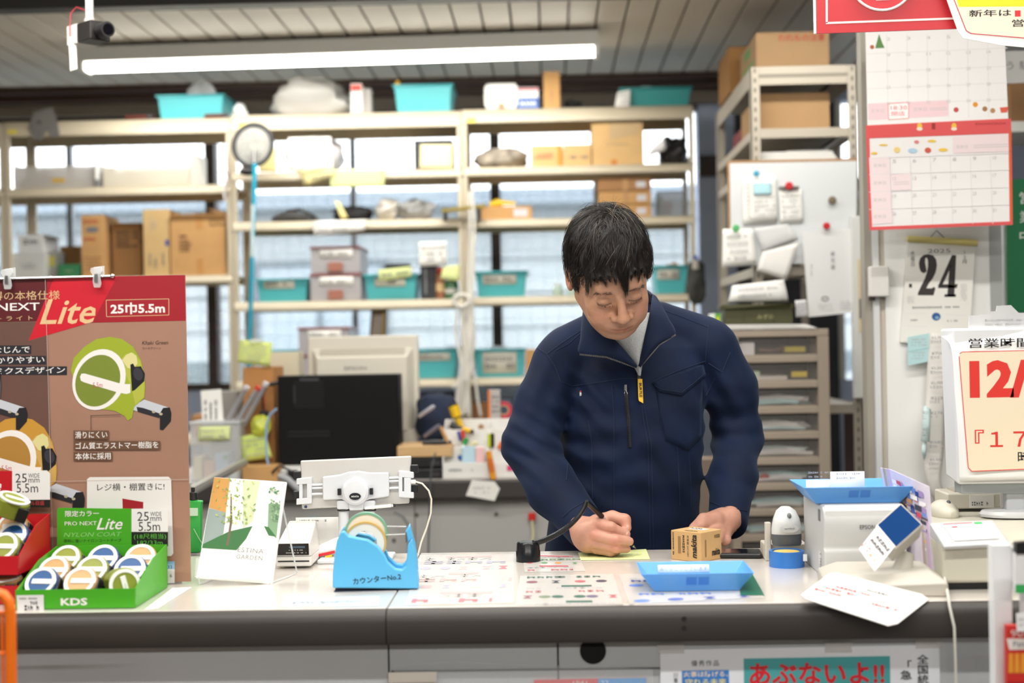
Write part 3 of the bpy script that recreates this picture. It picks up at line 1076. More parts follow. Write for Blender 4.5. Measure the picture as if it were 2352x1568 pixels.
# tint: skin, lips, stubble, knuckles
q=(BV-HC)@RH/np.array((.96,1,1))
q[:,2]=np.where(q[:,2]<0,q[:,2]/.95,q[:,2])
base=np.array(hexc('#bf9074'))
col=np.tile(base,(len(BV),1))
def blend(mask,h):
 global col
 c2=np.array(hexc(h))
 col=col*(1-mask[:,None])+c2*mask[:,None]
def blob(c,r,p=1.0):
 return np.exp(-(((q-np.array(c))/np.array(r))**2).sum(-1)*p)
for s in(-1,1):
 blend(.40*blob((s*.040,-.075,-.038),(.022,.03,.020)),'#c07a62')
 blend(.45*blob((s*.0315,-.085,-.015),(.016,.02,.005)),'#a5745c')
 blend(.35*blob((s*.077,.01,-.006),(.02,.03,.04)),'#c9765e')
blend(.35*blob((0,-.11,-.036),(.014,.016,.014)),'#bf7a60')
blend(.32*np.clip(blob((0,-.09,-.056),(.030,.03,.010))+blob((0,-.08,-.092),(.034,.04,.020)),0,1),'#8f7565')
lip=np.clip(blob((0,-.101,-.0635),(.020,.012,.0036))+blob((0,-.098,-.0715),(.017,.012,.0046)),0,1)
blend(.62*lip,'#9c5848')
blend(.7*np.exp(-((q[:,2]+.0668)/.0010)**2)*(np.abs(q[:,0])<.023)*(q[:,1]<-.085),'#5a2c24')  # shade in the crease between the lips put into the tint
for s in(-1,1): # lash line where the lids meet
 blend(.85*np.exp(-((q[:,2]+.0088+((q[:,0]-s*.0315)/.016)**2*-.0022)/.0016)**2)*(np.abs(q[:,0]-s*.0315)<.0150)*(q[:,1]<-.078),'#2b1a14')
hm=np.zeros(len(BV),bool)
hm[hv:hv+n1+n2_]=True
col[hm]=np.array(hexc('#c08e7a'))
kn=[hl(850,305,-.02),hl(965,322,-.030),hl(1000,424,-.040),hl(1000,492,-.034),hl(1085,276,-.008),hl(820,390,-.024)]
for k_ in kn:
 blend(.35*np.exp(-(((BV-k_)/.013)**2).sum(-1)),'#c77d66')
body=np_mesh('body',BV-mo,BQ,SKIN,man,np.concatenate([col,(np.arange(len(col))<hv)[:,None]],1))
NAIL=M('#d8a592',.3,name='nail')
for(a,b_,c_),rr_ in(((1102,380,-.0205),(.0042,.0012,.0036)),((1108,330,-.0145),(.0040,.0014,.0048)),((1122,440,-.0255),(.0038,.0012,.0036))):
 MB().ell((0,0,0),rr_,12,8).build('fingernail',NAIL,man,smooth=True,loc=Vector(hl(a,b_,c_).tolist())-Vector(mo.tolist()),rot=(0,.4,.5))
 # eyebrows and lashes as short hairs
HAIRM=M('#1e1713',.36,spec=.7,var=.25,vscale=60,name='dark_hair')
GREYH=M('#8d8073',.4,name='grey_hair')
def strands(name,paths,r0,mat,parent,taper=.15):
 """paths (N, K, 3): thin three-sided hairs"""
 N,K,_=paths.shape
 t=np.gradient(paths,axis=1)
 t/=np.linalg.norm(t,axis=-1,keepdims=True)+1e-9
 up=np.array((.3,-.8,.52))
 s=np.cross(t,up)
 s/=np.linalg.norm(s,axis=-1,keepdims=True)+1e-9
 w=np.cross(s,t)
 k=np.linspace(1,taper,K)[None,:,None]*(r0[:,None,None]if isinstance(r0,np.ndarray)else r0)
 ring=[paths+k*(math.cos(a)*s+math.sin(a)*w)for a in(0.5,2.6,4.7)]
 V=np.stack(ring,2).reshape(-1,3)
 i=np.arange(N)[:,None,None]*K*3
 j=np.arange(K-1)[None,:,None]*3
 c=np.arange(3)[None,None,:]
 c2=(c+1)%3
 Q=np.stack([i+j+c,i+j+c2,i+j+3+c2,i+j+3+c],-1).reshape(-1,4)
 return np_mesh(name,V-mo,Q,mat,parent)
bh=[]
for s in(-1,1):
 for i in range(150):
  u=rng.uniform(0,1)
  x=s*(.013+.036*u)*.96
  z=.0165+.0065*math.sin(u*2.2)-.004*u+rng.normal(0,.0018)
  y=-.0885+.010*u**2
  d=np.array((s*.8,-.15,.35-.7*u))+rng.normal(0,.18,3)
  d/=np.linalg.norm(d)
  L=rng.uniform(.005,.009)
  bh.append([head_w(np.array((x,y-.001,z))+d*L*t+np.array((0,-.0004,0))*t)for t in(0,.5,1)])
for k_ in(0,150):
 strands('eyebrow',np.array(bh[k_:k_+150]),.00024,HAIRM,man)
bh=[]
for s in(-1,1):
 for i in range(44):
  u=rng.uniform(-1,1)
  p_=np.array((s*.0302+u*.0135,-.0905+.0045*u*s+.003*u*u,-.0095+.0022*u*u))
  d=np.array((u*.3,-.5,-.7))+rng.normal(0,.12,3)
  bh.append([head_w(p_+d*.0032*t)for t in(0,.5,1)])
for k_ in(0,44):
 strands('eyelash',np.array(bh[k_:k_+44]),.00026,HAIRM,man)
 # ------------------------------------------------------------------ hair: locks that run from the whorl
HCc,HCr=np.array((0,.018,.027)),np.array((.0680,.092,.089))
def on_scalp(p,off):
 d=(p-HCc)/HCr
 d/=np.linalg.norm(d,axis=-1,keepdims=True)
 s=HCc+d*HCr
 n=d/HCr
 n/=np.linalg.norm(n,axis=-1,keepdims=True)
 return s+n*off,n
WH=on_scalp(np.array((.016,.040,.112)),0)[0] # the whorl
# closed cap under the locks
def cap_sdf(P):
 qq=to_head(P)
 d=s_ell(qq,HCc,HCr+.009)
 # open the face: cut everything in front and below the hair line
 f=(qq[...,2]-(.072+(np.abs(qq[...,0])/.07)**2*-.030)-(qq[...,1]+.075)*-.55)
 cut=-f
 d=smax(d,np.minimum(cut,qq[...,2]*0+(-(qq[...,1])+.012))if False else smax(cut,qq[...,1]-.022,.01)if False else np.where(qq[...,1]<.03,cut,-.2-qq[...,2]*0),.006)
 d=smax(d,-.062-qq[...,2]-0*qq[...,0],.006)
 return d
V,Q=surface_nets(cap_sdf,HC-.14,HC+.14,.004)
V=relax(V,Q,2,.5)
np_mesh('hair_cap',V-mo,Q,M('#15100d',.9,spec=.1),man)
def locks(ncl,nst,seed,grey=False):
 r=np.random.default_rng(seed)
 out=[]
 K=9
 while len(out)<ncl:
 # roots over the skull
  th=r.uniform(0,2*math.pi)
  z=r.uniform(-.45,1)
  d=np.array((math.sqrt(1-z*z)*math.cos(th),math.sqrt(1-z*z)*math.sin(th),z))
  p=HCc+d*HCr
  # hair line
  hl_=.062-(abs(p[0])/.07)**2*.035
  if p[1]<-.02 and p[2]<hl_-(p[1]+.075)*.45:
   continue
  if-.02<=p[1]<.022 and p[2]<.006:
   continue
  if p[2]<-.045:
   continue
  out.append(p)
 R=np.array(out)
 n=len(R)
 fr=np.clip((-R[:,1]-.0)/.07,0,1)*np.clip(R[:,2]/.07,0,1)
 L=r.uniform(.050,.075,n)+.012*fr
 fm=R[:,1]<-.005
 L=np.where(fm,np.clip((R[:,2]-.050)*1.25+r.uniform(-.008,.014,n),.014,L),L)
 sm=(R[:,0]>.02)&(R[:,1]>=-.005)&(R[:,1]<.05)
 L=np.where(sm,np.clip((R[:,2]-.012)*1.2+.012,.014,L),L)
 P=R.copy()
 path=[]
 flow_j=r.normal(0,.19,(n,3))
 lift=r.uniform(.006,.016,n)
 for k in range(K):
  t=k/(K-1)
  q_,nn=on_scalp(P,0)
  off=.006+lift*math.sin(math.pi*min(1,.10+.62*t))*.8
  path.append(q_+nn*off[:,None])
  away=q_-WH
  away+=flow_j*.08
  away-=nn*(away*nn).sum(-1,keepdims=True)
  away/=np.linalg.norm(away,axis=-1,keepdims=True)+1e-6
  side=np.cross(nn,away)
  drop=np.array((0,0,-1.0))-nn*(-nn[:,2:3])
  dirv=away*1.0+drop*(.35+.5*t)+flow_j+side*(r.uniform(-.05,.05)+.22*np.sign(R[:,0:1])*0)
  dirv-=nn*(dirv*nn).sum(-1,keepdims=True)
  dirv/=np.linalg.norm(dirv,axis=-1,keepdims=True)+1e-6
  P=q_+dirv*(L/(K-1))[:,None]
 path=np.stack(path,1) # (n, K, 3) in head space
 # strands of a lock close up towards its tip
 allp=[]
 for s in range(nst):
  jit=r.normal(0,.0042,(n,1,3))
  tip=r.normal(0,.0012,(n,1,3))
  t=np.linspace(0,1,K)[None,:,None]
  ln=r.uniform(.86,1.04,(n,1,1))
  base_=path[:,:1]
  pp=base_+(path-base_)*ln+jit*(1-t)**.8+tip*t
  allp.append(pp)
 A=np.concatenate(allp)
 return A
def to_world(A):
 return HC+A@RH.T
A=locks(760,13,3)
strands('hair',to_world(A),rng.uniform(.00026,.00052,len(A)),HAIRM,man,.2)
A=locks(100,2,5)
A=A+np.array((0,0,.0022))*np.clip((A[...,2:3])/.1,0,1)
strands('grey_strands',to_world(A),.00026,GREYH,man,.3)
# fringe: clumps that fall over the forehead
r=np.random.default_rng(11)
clumps=[]
for x0,x1,tz,w_ in((-.052,-.058,.030,.010),(-.044,-.050,.044,.009),(-.035,-.037,.052,.008),(-.026,-.030,.040,.007),(-.017,-.021,.054,.007),(-.008,-.010,.046,.006),
(.000,.003,.030,.006),(.006,.008,.014,.006),(.011,.012,.018,.005),(.018,.021,.048,.007),(.026,.030,.056,.007),(.032,.040,.036,.006),(.040,.047,.050,.008),(.050,.055,.034,.009),
(-.060,-.064,.004,.008),(.060,.063,.020,.007)):
 for s in range(105):
  a=x0+r.normal(0,w_*.55)
  b=x1+r.normal(0,w_*.28)
  top=np.array((a,-.030,.104-abs(a)*.35))
  q0,n0=on_scalp(top,.014)
  mid,n1_=on_scalp(np.array((a*.8+b*.2,-.066,.078-abs(a)*.28)),.019)
  m2,n2=on_scalp(np.array((a*.4+b*.6,-.085,.050-abs(a)*.16)),.019)
  e=np.array((b*.94,-.0965+(b/.07)**2*.040-.004,tz+r.uniform(-.005,.012)))
  ctl=[q0,mid,m2,e]
  pts=[]
  for t in np.linspace(0,1,9):
   u=1-t
   pts.append(u**3*ctl[0]+3*u*u*t*ctl[1]+3*u*t*t*ctl[2]+t**3*ctl[3])
  clumps.append(pts)
A=np.array(clumps)
strands('fringe',to_world(A),r.uniform(.00035,.0007,len(A)),HAIRM,man,.15)
# stray hairs at the crown
st=[]
for i in range(26):
 p,nn=on_scalp(np.array((r.uniform(-.04,.05),r.uniform(.03,.09),.12)),.012)
 d=nn*r.uniform(.6,1.2)+r.normal(0,.5,3)
 d/=np.linalg.norm(d)
 L=r.uniform(.018,.034)
 st.append([p+d*L*t+np.array((0,0,-.25))*L*t*t for t in np.linspace(0,1,6)])
strands('stray_hairs',to_world(np.array(st)),.0002,HAIRM,man,.3)
# ------------------------------------------------------------------ jacket
def cloth_material():
 m=bpy.data.materials.new('navy_twill')
 m.use_nodes=True
 nt=m.node_tree
 b=nt.nodes['Principled BSDF']
 b.inputs['Roughness'].default_value=.78
 b.inputs['Specular IOR Level'].default_value=.25
 b.inputs['Sheen Weight'].default_value=.08
 b.inputs['Sheen Roughness'].default_value=.5
 b.inputs['Sheen Tint'].default_value=(.35,.5,.8,1)
 tc=nt.nodes.new('ShaderNodeTexCoord')
 n=nt.nodes.new('ShaderNodeTexNoise')
 n.inputs['Scale'].default_value=14
 n.inputs['Detail'].default_value=6
 nt.links.new(tc.outputs['Object'],n.inputs['Vector'])
 cr=nt.nodes.new('ShaderNodeValToRGB')
 cr.color_ramp.elements[0].position=.3
 cr.color_ramp.elements[0].color=(*hexc('#07122a'),1)
 cr.color_ramp.elements[1].position=.75
 cr.color_ramp.elements[1].color=(*hexc('#091b3a'),1)
 nt.links.new(n.outputs['Fac'],cr.inputs['Fac'])
 nt.links.new(cr.outputs['Color'],b.inputs['Base Color'])
 wv=nt.nodes.new('ShaderNodeTexWave')
 wv.inputs['Scale'].default_value=420
 wv.bands_direction='DIAGONAL'
 nt.links.new(tc.outputs['Object'],wv.inputs['Vector'])
 n2=nt.nodes.new('ShaderNodeTexNoise')
 n2.inputs['Scale'].default_value=60
 n2.inputs['Detail'].default_value=4
 nt.links.new(tc.outputs['Object'],n2.inputs['Vector'])
 b1=nt.nodes.new('ShaderNodeBump')
 b1.inputs['Strength'].default_value=.1
 b1.inputs['Distance'].default_value=.004
 nt.links.new(n2.outputs['Fac'],b1.inputs['Height'])
 b2=nt.nodes.new('ShaderNodeBump')
 b2.inputs['Strength'].default_value=.15
 b2.inputs['Distance'].default_value=.0006
 nt.links.new(wv.outputs['Fac'],b2.inputs['Height'])
 nt.links.new(b1.outputs['Normal'],b2.inputs['Normal'])
 nt.links.new(b2.outputs['Normal'],b.inputs['Normal'])
 return m
NAVY=cloth_material()
SEAMM=M('#0e1d3a',.85,name='navy_seam')
STITCH=M('#1f3866',.8,name='navy_stitch')
V,Q=surface_nets(jacket_sdf,(prof[0,3]-.37,TY-.38,.78),(prof[0,3]+.37,TY+.26,1.48),.0042)
V=relax(V,Q,2,.5)
jacket=np_mesh('jacket',V-mo,Q,NAVY,man)
bvh=BVHTree.FromPolygons([Vector(v)for v in V.tolist()],Q.tolist())
def onj(px,py,off=.002):
 """point of the jacket seen at a pixel, lifted by off"""
 d=ray(px,py).normalized()
 h=bvh.ray_cast(CAM,d)
 if h[0]is None:
  return None
 return h[0]+h[1]*off
MOV=Vector(mo)
def along(pts,step=6):
 out=[]
 for(a,b)in zip(pts[:-1],pts[1:]):
  n=max(1,int(math.hypot(b[0]-a[0],b[1]-a[1])/step))
  for i in range(n):
   t=i/n
   out.append((a[0]+(b[0]-a[0])*t,a[1]+(b[1]-a[1])*t))
 out.append(pts[-1])
 return out
def seam_line(name,pts,r=.0011,mat=None,off=.0004,parent=None):
 P=[onj(x,y,off)for x,y in along(pts)]
 P=[p-MOV for p in P if p is not None]
 if len(P)>1:
 # drop jumps between surfaces
  run=[P[0]]
  mb=MB()
  for p in P[1:]:
   if(p-run[-1]).length>.03:
    if len(run)>1:
     mb.tube(run,r,5)
    run=[p]
   else:
    run.append(p)
  if len(run)>1:
   mb.tube(run,r,5)
  return mb.build(name,mat or SEAMM,parent or man,smooth=True)
def cloth_patch(name,tl,tr,br,bl,off,mat,n=14,parent=None,thick=.0015,drop=0.0):
 """a piece of cloth lying on the jacket between four pixels"""
 mb=MB()
 def fn(u,v):
  x=(1-v)*(bl[0]+(br[0]-bl[0])*u)+v*(tl[0]+(tr[0]-tl[0])*u)
  y=(1-v)*(bl[1]+(br[1]-bl[1])*u)+v*(tl[1]+(tr[1]-tl[1])*u)
  p=onj(x,y,off)
  return(p if p is not None else W(x,y,2.95))-MOV
 mb.grid(fn,n,n)
 return mb.build(name,mat,parent or man,smooth=True,angle=80,solid=thick)
 # seams read off the cloth
def cp(x,y):
 return(1130+x/2.375,640+y/2.375)
seams=[[(235,370),(300,412),(345,480),(375,560),(430,585)],[(300,412),(390,345),(490,280)],[(345,395),(420,355),(490,290)],
[(945,175),(1040,210),(1180,265)],[(1182,235),(1172,350),(1165,460)],[(880,560),(1020,500),(1165,450)],[(440,585),(560,570),(700,545),(790,545)],
[(655,575),(665,760),(665,1010),(665,1250)],[(525,770),(545,900),(545,1050),(548,1200)],[(1010,910),(1020,1080),(1025,1240)],[(1075,950),(1085,1120),(1085,1250)],
[(815,690),(830,800),(850,900),(855,1100),(860,1300),(862,1470)],[(830,690),(848,800),(868,900),(873,1100),(878,1300),(880,1470)],
[(905,640),(925,800),(945,880),(1065,940),(1130,860),(1140,770)],[(930,835),(1030,800),(1135,765)],[(1180,460),(1255,510),(1300,400)],[(1215,545),(1165,640)],
[(418,960),(405,1100)],[(385,1300),(430,1260),(500,1218)],[(1190,1215),(1260,1245),(1390,1265)]]
for s in seams:
 seam_line('seam',[cp(*p)for p in s])
 # chest pocket with pointed flap
fl=[(872,565),(1150,470),(1155,530),(1030,640),(910,618)]
def poly_patch(name,pts,off,mat,thick=.002,parent=None):
 """cloth piece with a many-cornered outline: fan of jacket points"""
 ring=along([cp(*p)for p in pts]+[cp(*pts[0])],5)[:-1]
 cx=sum(p[0]for p in ring)/len(ring)
 cy=sum(p[1]for p in ring)/len(ring)
 mb=MB()
 K=6
 P=[]
 for k in range(K,0,-1):
  f=k/K
  P.append([(onj(cx+(x-cx)*f,cy+(y-cy)*f,off)or W(x,y,2.95))-MOV for x,y in ring])
 n=len(ring)
 vs=[p for rr in P for p in rr]+[(onj(cx,cy,off)or W(cx,cy,2.95))-MOV]
 fs=[(k*n+i,k*n+(i+1)%n,(k+1)*n+(i+1)%n,(k+1)*n+i)for k in range(K-1)for i in range(n)]
 fs+=[((K-1)*n+i,(K-1)*n+(i+1)%n,K*n)for i in range(n)]
 mb.add(vs,fs)
 return mb.build(name,mat,parent or man,smooth=True,angle=80,solid=thick)
poly_patch('chest_pocket',[(895,600),(1148,520),(1138,860),(1065,938),(945,880),(925,800)],.0014,NAVY,.0012)
pf=poly_patch('pocket_flap',fl,.0040,NAVY,.0024)
seam_line('seam',[cp(*p)for p in[(885,585),(925,608),(1028,625),(1148,520)]],.0008,SEAMM,.0062)
# zipped slit pocket
zp=seam_line('pocket_zip',[cp(*p)for p in[(728,590),(738,700),(745,800),(752,920)]],.0042,M('#10141c',.6),.0002)
zt=MB()
for x,y in along([cp(*p)for p in[(730,640),(738,700),(745,800),(752,915)]],3.2):
 p=onj(x,y,.0046)
 if p is not None:
  zt.cbox(p-MOV,(.0034,.0014,.0014))
zt.build('zip_teeth',M('#5a5550',.35,metal=1),man)
a=onj(*cp(727,600),.006)-MOV
zpull=MB()
zpull.cbox(a,(.005,.003,.012)).tube([a+Vector((0,-.002,-.004)),a+Vector((.003,-.003,-.012)),a+Vector((.002,-.003,-.018)),a+Vector((-.002,-.003,-.018)),a+Vector((-.003,-.003,-.012))],.0009,6,closed=True)
zpull.build('zip_pull',CHROME,man)
# main zip below the collar with yellow tag
zt=MB()
for x,y in along([cp(793,480),cp(800,545)],3):
 p=onj(x,y,.004)
 if p is not None:
  zt.cbox(p-MOV,(.006,.0016,.0014))
zt.build('zip_teeth',M('#8a857c',.35,metal=1),man)
a=onj(*cp(799,520),.006)-MOV
MB().cbox(a,(.0065,.004,.014)).build('zip_slider',M('#3a3a3c',.35,metal=1),man,bevel=.001)
tg=[cp(791,553),cp(815,552),cp(821,684),cp(799,672),cp(795,660)]
P=[onj(x,y,.0075)for x,y in tg]
P=[p-MOV for p in P]
mb=MB()
mb.poly(P)
tab=mb.build('zip_tag',M('#e8b70e',.55,name='yellow_tag'),man,solid=.0012)
c_=(P[0]+P[1]+P[2]+P[3])/4
text(tab,'BURTLE',c_+Vector((0,-.0016,.001)),.0055,INK,w=.031,right=(P[2]-P[1]),up=(P[1]-P[0]),bold=.02)
a=onj(*cp(485,634),.002)-MOV
sheet(man,'brand_tab',.004,.010,M('#d8d4d0',.7),a,(1,0,0),(0,0,1),n=2)
sheet(man,'brand_tab',.003,.003,INKR,a+Vector((0,-.0006,.006)),(1,0,0),(0,0,1),n=2)
# grey knit seen in the open collar
KNIT=M('#aeb0b0',.9,var=.14,vscale=420,bump=.6,bscale=520,name='grey_knit')
YC=2.93
def seg3(pts):
 return[Vector(W(*p))-MOV for p in pts]
kn_l=seg3([(1378,742,2.925),(1398,768,2.905),(1425,800,2.905),(1452,833,2.908),(1468,862,2.912)])
kn_r=seg3([(1502,716,2.925),(1497,742,2.905),(1488,776,2.90),(1478,818,2.905),(1470,862,2.912)])
def ribbon(name,A,B,mat,n=8,bulge=.012,thick=.003,parent=None):
 mb=MB()
 k=len(A)
 def at(L,v):
  f=v*(k-1)
  i=min(int(f),k-2)
  t=f-i
  p0,p1,p2,p3=L[max(i-1,0)],L[i],L[i+1],L[min(i+2,k-1)]
  return 0.5*((2*p1)+(p2-p0)*t+(2*p0-5*p1+4*p2-p3)*t*t+(3*p1-p0-3*p2+p3)*t**3)
 def fn(u,v):
  a_,b_=at(A,v),at(B,v)
  return a_.lerp(b_,u)+Vector((0,-bulge*math.sin(math.pi*u),0))
 mb.grid(fn,n,24)
 return mb.build(name,mat,parent or man,smooth=True,angle=80,solid=thick)
ribbon('sweater',kn_l,kn_r,KNIT,bulge=.016)
# collar wings: inner edge along the neck, outer edge with zip teeth
def cw(x,y,Y):
 return(1260+x/3.92,440+y/3.92,Y)
wl_in=seg3([cw(335,1010,2.985),cw(345,1060,2.945),cw(420,1170,2.905),cw(560,1300,2.892),cw(690,1440,2.888),cw(790,1570,2.896)])
wl_out=seg3([cw(318,1060,3.0),cw(302,1200,2.945),cw(292,1330,2.915),cw(283,1460,2.900),cw(520,1485,2.880),cw(790,1580,2.894)])
ribbon('collar_wing',wl_in,wl_out,NAVY,bulge=.010,thick=.004)
wr_in=seg3([cw(935,930,2.99),cw(925,1010,2.945),cw(905,1130,2.905),cw(870,1290,2.892),cw(845,1430,2.888),cw(812,1570,2.896)])
wr_out=seg3([cw(965,950,3.01),cw(1010,1020,2.965),cw(1075,1140,2.930),cw(1140,1285,2.912),cw(1000,1370,2.892),cw(822,1575,2.894)])
ribbon('collar_wing',wr_in,wr_out,NAVY,bulge=.010,thick=.004)
# the back of the collar round the neck
cb_=seg3([cw(335,1010,2.985),cw(420,930,3.05),cw(640,900,3.085),cw(850,880,3.06),cw(935,930,2.99)])
ct_=seg3([cw(325,1090,3.0),cw(380,1060,3.08),cw(640,1050,3.12),cw(880,1020,3.09),cw(965,980,3.01)])
ribbon('collar_stand',ct_,cb_,NAVY,bulge=-.006,thick=.004)
zt=MB()
for A_ in(wl_out[3:],wr_out[3:]):
 for(p,q_)in zip(A_[:-1],A_[1:]):
  n=int((q_-p).length/.0028)
  for i in range(n):
   t=i/n
   c=p.lerp(q_,t)+Vector((0,-.003-.002*math.sin(math.pi*t),-.001))
   zt.cbox(c,(.0014,.0020,.0036),(0,0,0))
zt.build('zip_teeth',M('#9a958c',.32,metal=1),man)
# trousers and shoes below the counter
mb=MB()
hx,hy=prof[0,3]-mo[0],0.0
for s in(-1,1):
 mb.tube([(hx+s*.07,hy,.90),(hx+s*.085,hy,.75),(hx+s*.10,hy-.01,.48),(hx+s*.10,hy+.01,.25),(hx+s*.105,hy+.01,.06)],[.08,.088,.075,.066,.07],16)
mb.ell((hx,hy,.86),(.15,.12,.10))
mb.build('trousers',M('#15171f',.85),man,smooth=True,angle=80)
for s in(-1,1):
 MB().ell((hx+s*.105,hy-.06,.045),(.05,.13,.045)).build('shoe',BLACK,man,smooth=True)
 # ================================================================== things on the back shelves
RL,RM,RR=ROW['L'],ROW['M'],ROW['R']
YI=YS+.02
# ---- on top of the shelving
b=basket('turquoise basket with a plastic bag inside, on top of the shelves above the cartons',360,512,214,272,RL[0],flare=.10)
lumpy('plastic_bag','grey translucent plastic bag standing in the turquoise top basket','bag',415,505,170,262,RL[0]+.004,YI+.05,.14,M('#b9bcc0',.3,alpha=.75),3,.3,pointy=.45)
lumpy('plastic_bag','big crumpled clear plastic bag lying on top of the shelving','bag',608,803,176,268,RM[0],YI,.26,M('#c3c1be',.25,alpha=.86),8,.26,28,pointy=.22)
c=carton('small white and red product box beside the big plastic bag',806,832,192,262,RM[0],YI,.12,WHITE,False,'product_box',flaps=False)
patch(c,rect(-.02,.02,-.012,.012),M('#cf4a42',.6),pos=(0,-.0006,c['h']*.86))
scribble(c,-.016,.016,-.05,.05,5,INKG,pos=(0,-.0006,c['h']*.42),seed=4)
c=carton('small blister pack with dark print behind the white product box',833,853,196,258,RM[0],YI+.04,.06,M('#a9a4a2',.5),False,'blister_pack',flaps=False)
b=basket('turquoise basket above the centre shelf, with a yellow tool sticking out',905,1038,192,258,RM[0],flare=.11)
t=thing('screwdriver','yellow handled tool leaning in the centre top basket','tool',(spot(905,930,RM[0],YI+.05)[0],YI+.06,RM[0]+.004))
MB().cyl((0,0,0),(-.006,0,.085),.0035,8).build('shaft',CHROME,t)
MB().lathe([(.006,.085),(.0095,.092),(.0085,.11),(.0095,.128),(.004,.134)],12,Matrix.Translation((-.006,0,0))).build('handle',M('#e0a616',.4),t,smooth=True)
# white appliance case
x,w=spot(1113,1190,RR[0],YI)
t=thing('appliance_case','white rounded appliance case on top of the shelving','case',(x,YI+.02,RR[0]))
hh=63*S(YI)
MB().prism(rrect(-w/2,w/2,.012,hh,.02),.14).build('shell',WHITE,t,smooth=True)
for s in(-1,1):
 MB().box(s*w*.32-.014,s*w*.32+.014,.005,.13,0,.016).build('foot',M('#d8d8d6',.5),t,bevel=.003)
MB().box(-.012,.012,-.006,.002,.012,.03).build('latch',M('#b98a63',.5),t,bevel=.002)
c=carton('blue and white product box beside the white case',1189,1238,197,248,RR[0],YI,.1,M('#dfe2ea',.5),False,'product_box',flaps=False)
patch(c,rect(-c['w']/2,c['w']/2,0,c['h']*.52),M('#3b63ae',.5),pos=(0,-.0006,0))
patch(c,rect(-c['w']/2,c['w']/2,0,c['h']*.1),M('#c9585a',.5),pos=(0,-.0006,c['h']*.86))
scribble(c,-.03,.03,-.012,.012,1,WHITE,pos=(0,-.0012,c['h']*.27),seed=9,tall=.8)
c=carton('tall narrow cardboard box standing on top of the shelving',1249,1287,163,248,RR[0],YI,.07,CARD,False,'carton')
text(c,'DUCT PART',(0,-.0006,c['h']*.33),.006,INKG,w=.05,right=(0,0,1),up=(-1,0,0))
t=thing('cable_coil','coil of black cable lying on top of the shelving','cable',(spot(1300,1338,RR[0],YI)[0],YI+.05,RR[0]))
MB().tube([(math.cos(a*.5)*(.03+.001*(a%5)),math.sin(a*.5)*.03,.006+.0006*a)for a in range(48)],.004,6).build('coil',BLACK,t,smooth=True)
b=basket('dark teal basket with papers at the end of the top shelf',1428,1588,200,246,RR[0],YI,TURQD,flare=.14)
lumpy('rag','crumpled pale cloth in the dark teal basket','cloth',1458,1510,184,236,RR[0]+.006,YI+.06,.1,M('#9fb0b4',.8),21,.3)
note_sheet('white striped paper hanging over the dark teal basket',[(1418,212),(1448,206),(1446,247),(1412,247)],YI-.012,PAPER,4,seed=3)
# grey sheet metal part, red trays
P=[W(*p,YI-.03)for p in((78,258),(120,246),(128,268),(138,312),(118,316),(108,296),(96,320),(78,322),(66,290))]
t=thing('metal_bracket','grey sheet metal bracket hanging over the shelf edge','bracket',P[0])
MB().prism([((p-P[0]).x,(p-P[0]).z)for p in P],.003).build('plate',M('#8e8b88',.45,metal=.6),t)
MB().cyl((.02,.001,-.04),(.02,-.004,-.04),.008,12).build('bolt',CHROME,t)
for x0,x1,l in((288,352,'flat dark red tray on the top shelf before the basket'),(470,525,'flat dark red tray with black end beside the turquoise basket')):
 x,w=spot(x0,x1,RL[0],YI)
 t=thing('metal_tray',l,'tray',(x,YI-.01,RL[0]))
 MB().box(-w/2,w/2,0,.018,0,.004).box(-w/2,w/2,0,.002,.004,.018).box(-w/2,w/2,.016,.018,.004,.018).build('tray',M('#6d2a22',.4),t,bevel=.001)
 MB().box(w/2-.02,w/2,-.004,.0,.0,.02).build('end_clip',BLACK,t)
lumpy('plastic_bag','small white bag corner beside the upright on the top shelf','bag',528,566,232,264,RM[0],YI-.01,.08,M('#dfe0e2',.3,alpha=.9),12,.3,pointy=.5)
# yellow price dots on the shelf lip
for i,(px,py,row)in enumerate(((28,303,'far end upright'),(558,288,'middle upright'),(1082,276,'upright behind the white rope'))):
 p=W(px,py,YS-.0052)
 t=thing('sticker','yellow sticker on the cream shelf lip by the '+row,'sticker',p)
 MB().box(-.018,.018,0,.0008,-.009,.009).build('paper',M('#e8d75a',.6),t)
 # ---- clear trays of the end shelf
def clear_tray(label,x0,x1,ytop,ybot,row,tint,tall_end=False):
 x,w=spot(x0,x1,row,YI)
 h=(ybot-ytop)*S(YI)
 t=thing('clear_tray',label,'tray',(x,YI,row),group='clear plastic trays')
 th=.003
 MB().box(-w/2,w/2,0,th,0,h).box(-w/2,w/2,.24-th,.24,0,h*1.25).box(-w/2,-w/2+th,th,.24-th,0,h*1.1).box(w/2-th,w/2,th,.24-th,0,h*1.1).box(-w/2,w/2,0,.24,0,th).build('shell',M(tint,.3,alpha=.62),t)
 for i in range(5):
  f=-w/2+w*(i+.5)/5
  MB().box(f-w*.07,f+w*.07,.05,.2,.004,h*(.55+.25*math.sin(i*2.1))).build('packet',M(('#b7b1a8','#9c8f86','#cfc8bc','#a8a3a6','#c2b59a')[i],.6),t,bevel=.003)
 return t
tr=clear_tray('clear plastic tray of small parts at the end of the second shelf',30,222,376,428,RL[1],'#cfcac4')
patch(tr,rect(-.03,.02,-.008,.012),M('#c8a556',.7),pos=(.02,-.0006,.03))
tr=clear_tray('cream clear tray with raised end beside the white tube',236,440,382,428,RL[1],'#e4ddcb')
MB().box(.165,.178,0,.24,0,.135).build('end_wall',M('#e9e2d0',.4),tr,bevel=.003)
t=thing('tube_roll','white tube standing between the two clear trays','tube',(spot(218,232,RL[1],YI)[0],YI-.012,RL[1]))
MB().cyl((0,0,0),(0,0,.12),.008,12).build('tube',WHITE,t,smooth=True)
